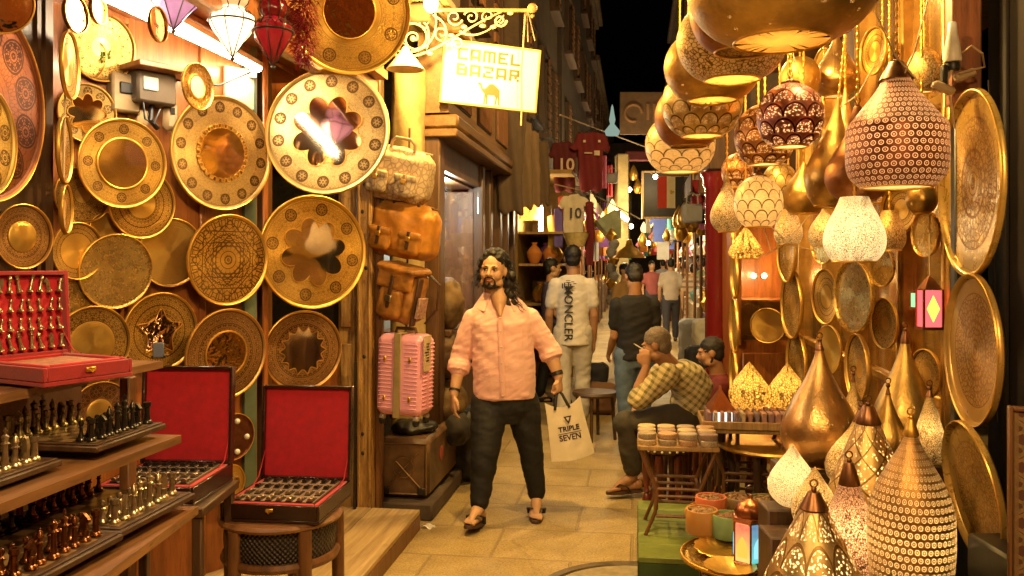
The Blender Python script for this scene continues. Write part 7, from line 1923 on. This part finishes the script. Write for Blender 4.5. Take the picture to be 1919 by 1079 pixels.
COLS = {'red': (.34, .02, .025), 'pink': (.50, .12, .20), 'violet': (.22, .08, .34), 'blue': (.05, .08, .30), 'white': (.62, .58, .5), 'yellow': (.55, .36, .06), 'green': (.08, .2, .06), 'grey': (.28, .27, .26), 'orange': (.5, .18, .03), 'teal': (.07, .26, .28), 'black': (.02, .018, .02), 'brown': (.2, .1, .045)}
CM = {k: cloth(k+' goods', v) for k, v in COLS.items()}
random.seed(5)
def bag_mesh(mat):
    m = MB(); m.box((0, 0, 0), (.26, .12, .24), None, 0, .03); m.tube([(-.08, 0, .11), (-.07, 0, .22), (0, 0, .26), (.07, 0, .22), (.08, 0, .11)], .010, 6); return m.mesh('bag', mat)
def shirt_mesh(mat):
    m = MB(); m.prism([(x*.5, z*.62) for x, z in [(-.10, .5), (-.30, .44), (-.5, .22), (-.37, .14), (-.28, .24), (-.29, -.5), (.29, -.5), (.28, .24), (.37, .14), (.5, .22), (.30, .44), (.10, .5), (0, .45)]], -.02, .02); return m.mesh('shirt', mat)
def vase_mesh(mat):
    m = MB(); m.lathe([(0, -.14), (.06, -.14), (.10, -.06), (.11, .0), (.07, .07), (.03, .11), (.045, .15), (0, .15)], 18); return m.mesh('vase', mat)
def lant_mesh(mat):
    m = MB(); m.lathe([(.05, -.15), (.09, -.08), (.10, 0), (.06, .1), (.02, .17), (0, .2)], 16); return m.mesh('lantern', mat)
def scarf_mesh(mat):
    m = MB(); m.sheet(lambda u, v: ((u-.5)*.16, .02*math.sin(u*14), .4-v*.8), 12, 6, .006); return m.mesh('scarf', mat)
MK = {'shirt': shirt_mesh, 'bag': bag_mesh, 'vase': vase_mesh, 'lantern': lant_mesh, 'scarf': scarf_mesh}
LANT_LIT = glow('lit far lantern', (1, .55, .16), 1.6)
cache = {}
def goods(kind, colr, M, where):
    k = (kind, colr)
    if k not in cache: cache[k] = MK[kind](M_brass_dull if colr == 'brass' else LANT_LIT if colr == 'lit' else CM[colr])
    nm = {'lit': 'glowing orange', 'brass': 'brass'}.get(colr, colr)
    o = link({'shirt': 'hanging_shirt', 'bag': 'hand_bag', 'vase': 'metal_vase', 'lantern': 'small_lantern', 'scarf': 'hanging_scarf'}[kind], cache[k], None, M)
    return tag(o, f'{nm} {kind} {"standing on" if kind == "vase" else "hanging at"} the {where}', kind, f'{nm} {kind}s at the {where}')
for s, a, y, lab, c_, l_ in specs:
    wh = lab
    for k in range(9):
        yy = -1.0+2.0*k/8
        kind = random.choice(['shirt', 'scarf', 'bag', 'lantern', 'scarf', 'lantern'] if y > 16 else ['lantern', 'bag', 'lantern'])
        colr = random.choice(['red', 'pink', 'violet', 'blue', 'white', 'yellow', 'grey', 'orange', 'teal']) if kind != 'lantern' else random.choice(['brass', 'lit', 'brass'] if y > 16 else ['brass'])
        if y > 24 and kind != 'lantern': colr = random.choice(['pink', 'violet', 'white', 'red', 'blue'])
        z = 2.25+random.uniform(-.15, .05)-(.12 if kind == 'scarf' else 0)
        goods(kind, colr, AM(a-s*random.uniform(.05, .38), y+yy, z) @ RZ(R(random.uniform(-25, 25))), wh)
    for k in range(10):
        colr = random.choice(['brass', 'brass', 'white', 'pink', 'teal', 'orange', 'grey'])
        goods('vase', colr, AM(a+s*random.uniform(.08, .3), y-1.0+2.0*k/9, .90+.1401) @ SC(1, 1, 1), wh)
    for k in range(7):
        goods('vase', random.choice(['brass', 'white', 'violet', 'pink']), AM(a+s*.55, y-.95+1.9*k/6, 1.8+.156), wh+' top shelf')
random.seed(21)
for k in range(70):
    y = random.uniform(18, 36); a = random.choice([random.uniform(-.85, -.25), random.uniform(.2, .9)]); kd = random.choice(['lantern', 'lantern', 'scarf', 'bag', 'vase', 'shirt'])
    cl = random.choice(['brass', 'lit', 'lit']) if kd == 'lantern' else random.choice(['pink', 'violet', 'white', 'white', 'red', 'blue', 'teal', 'orange', 'yellow', 'green'])
    goods(kd if kd != 'vase' else 'bag', cl, AM(a, y, random.uniform(1.95, 3.0)) @ RZ(R(random.uniform(-30, 30))) @ SC(.8, .8, .8), 'far end of the alley, overhead on the '+('left' if a < 0 else 'right')+(', nearer' if y < 24 else ', middle' if y < 30 else ', farthest'))
for z in (.616, 1.116, 1.616):
    for k in range(8): goods('vase', random.choice(['brass', 'brass', 'brown', 'orange', 'violet', 'red']), AM(-1.18+random.uniform(-.1, .15), 11-.25+.19*k, z+.13) @ SC(.9, .9, .9), 'shelves of the yellow lit stall')
for k in range(48):
    y = random.uniform(12.5, 21); a = random.uniform(-.62, -.25) if k % 3 else random.uniform(.35, .75); kd = random.choice(['lantern', 'lantern', 'lantern', 'scarf', 'bag'])
    cl = random.choice(['brass', 'lit', 'brass']) if kd == 'lantern' else random.choice(['pink', 'white', 'red', 'orange', 'yellow', 'brown', 'grey'])
    goods(kd, cl, AM(a, y, random.uniform(2.05, 3.1)) @ RZ(R(random.uniform(-30, 30))) @ SC(.62, .62, .62), 'middle of the alley, overhead on the '+('left' if a < 0 else 'right')+(', nearer' if y < 16 else ', farther'))
# silvery wares in a column beside the yellow pillar
for k in range(9):
    goods('vase', 'grey' if k % 3 else 'brass', T(P(1146+5*(k % 2), 440+k*15, 12.6)) @ SC(.75, .75, .62), 'string left of the yellow pillar')
m = MB(); m.tube([P(1148, 420, 12.6), P(1149, 575, 12.6)], .006, 5); solo('wares_string', m, M_cord, 'string of silvery wares left of the yellow pillar', 'string')
for k, (px, py, y, kd, cl) in enumerate(((1236, 428, 15, 'shirt', 'blue'), (1243, 462, 15.4, 'shirt', 'grey'), (1188, 325, 14, 'lantern', 'brass'), (1196, 350, 14.2, 'lantern', 'brass'), (1205, 450, 14, 'lantern', 'brass'), (1310, 380, 11, 'bag', 'red'), (1303, 350, 11.2, 'bag', 'red'), (1320, 405, 10.8, 'bag', 'black'), (1325, 350, 10.6, 'bag', 'brown'))):
    goods(kd, cl, T(P(px, py, y)) @ SC(.75, .75, .75), ['alley centre, above the grey shirt', 'alley centre, below the blue shirt', 'cluster beside the white bulb', 'cluster right under the first gold lantern', 'left stalls, low over the heads', 'red column, lower one', 'red column, upper one', 'red column awning', 'red column capital'][k])
# clutter on the ground in the middle distance
t = thing('round_stool', 'small dark round stool standing right of the white trousers', 'stool', T(P(1115, 490, 7.9).x, 7.9, 0) @ RZ(R(30)))
part('seat', MB().lathe([(0, .40), (.2, .40), (.21, .42), (.2, .44), (0, .44)], 24), M_wood_dk, t); 
for k in range(4):
    a = R(45+90*k); part('leg', MB().tube([(.19*math.cos(a), .19*math.sin(a), 0), (.16*math.cos(a), .16*math.sin(a), .4)], .016, 8), M_wood_dk, t)
for k, (px, y, c_, w, h, lab) in enumerate(((1128, 9.2, 'brown', .30, .34, 'brown bag on the ground beside the small dark stool'), (1112, 9.6, 'black', .34, .5, 'black sack beyond the small dark stool'), (1240, 13, 'pink', .3, .3, 'pink bag on the ground beyond the man in black'), (1310, 9.5, 'black', .3, .7, 'black bundle of goods beside the red column'), (1325, 10.4, 'white', .32, .95, 'pale bale of cloth behind the red column'), (1300, 12.5, 'grey', .4, .8, 'grey bale of goods right of the far crowd'))):
    m = MB(); m.box((0, 0, h/2), (w, w*.8, h), None, 0, .05)
    tag(link('goods_bale', remesh(m, .02, CM[c_], 4, nz(6, .02, k)), None, T(P(px, 490, y).x, y, 0)), lab, 'bale')
# goods added on the shop walls behind the photographer, to vary the mirror reflections
random.seed(3)
for k in range(12):
    tray(al(-2.2+.42*k, -2.28+.02*(k % 2), 1.3+.62*(k % 3)), .46, R(180)-SA, 0, [M_spun, E_ros, E_fine, M_spun2][k % 4], 'unseen brass tray added on the wall behind the photographer', group='added trays behind the photographer')
src = next(o for o in S.objects if o.get('label', '').startswith('small filigree teardrop'))
for k in range(5):
    dup(src, al(-1.6+.9*k, -1.5, 2.3+.2*(k % 2)) and T(al(-1.6+.9*k, -1.5, 2.2+.2*(k % 2))), 'unseen filigree teardrop lamp added behind the photographer', 'added lamps behind the photographer')
# ================================================================== AWNING BULB AND ADDED UNSEEN BULBS THAT LIGHT THE ALLEY
def bare_bulb(loc, power, label, col=(1, .66, .28), drop=.4, r=.028):
    t = thing('bare_bulb', label, 'lamp', T(loc))
    part('cord', MB().tube([(0, 0, .085), (0, 0, .085+drop)], .004, 6), M_black, t)
    part('socket', MB().lathe([(0, .03), (.018, .03), (.02, .07), (.012, .085), (0, .085)], 12), M_white, t)
    part('bulb', MB().ball((0, 0, 0), (r, r, r*1.25), 14, 10), M_bulb, t)
    lamp_light('bulb_light', (0, 0, -.10), power, col, .06, t)
bare_bulb(P(808, 6, 5.3), 75, 'dazzling bulb under the awning above the scroll bracket', (1, .64, .20), .1, .045)
bare_bulb(al(-.5, 1.2, 3.0), 62, 'added warm fill bulb over the photographer on the left', (1, .70, .36))  # fill light for the walker's front, added out of view
bare_bulb(al(.75, .4, 2.9), 44, 'added warm fill bulb behind the photographer on the right', (1, .66, .30))  # second added fill light, also out of view
bare_bulb(al(.05, 3.9, 3.6), 120, 'added unseen warm bulb high over the alley in front of the photographer', (1, .66, .25))  # added above the view to brighten the near paving
bare_bulb(P(1560, -80, 3.4), 16, 'added unseen warm bulb among the brass lamps above the frame on the right', (1, .66, .26), .2)  # added to brighten the big trays at the right edge
bare_bulb(al(.1, 7.0, 4.0), 110, 'added unseen warm bulb high over the alley behind the walker', (1, .68, .30))  # added above the view to light the alley farther back
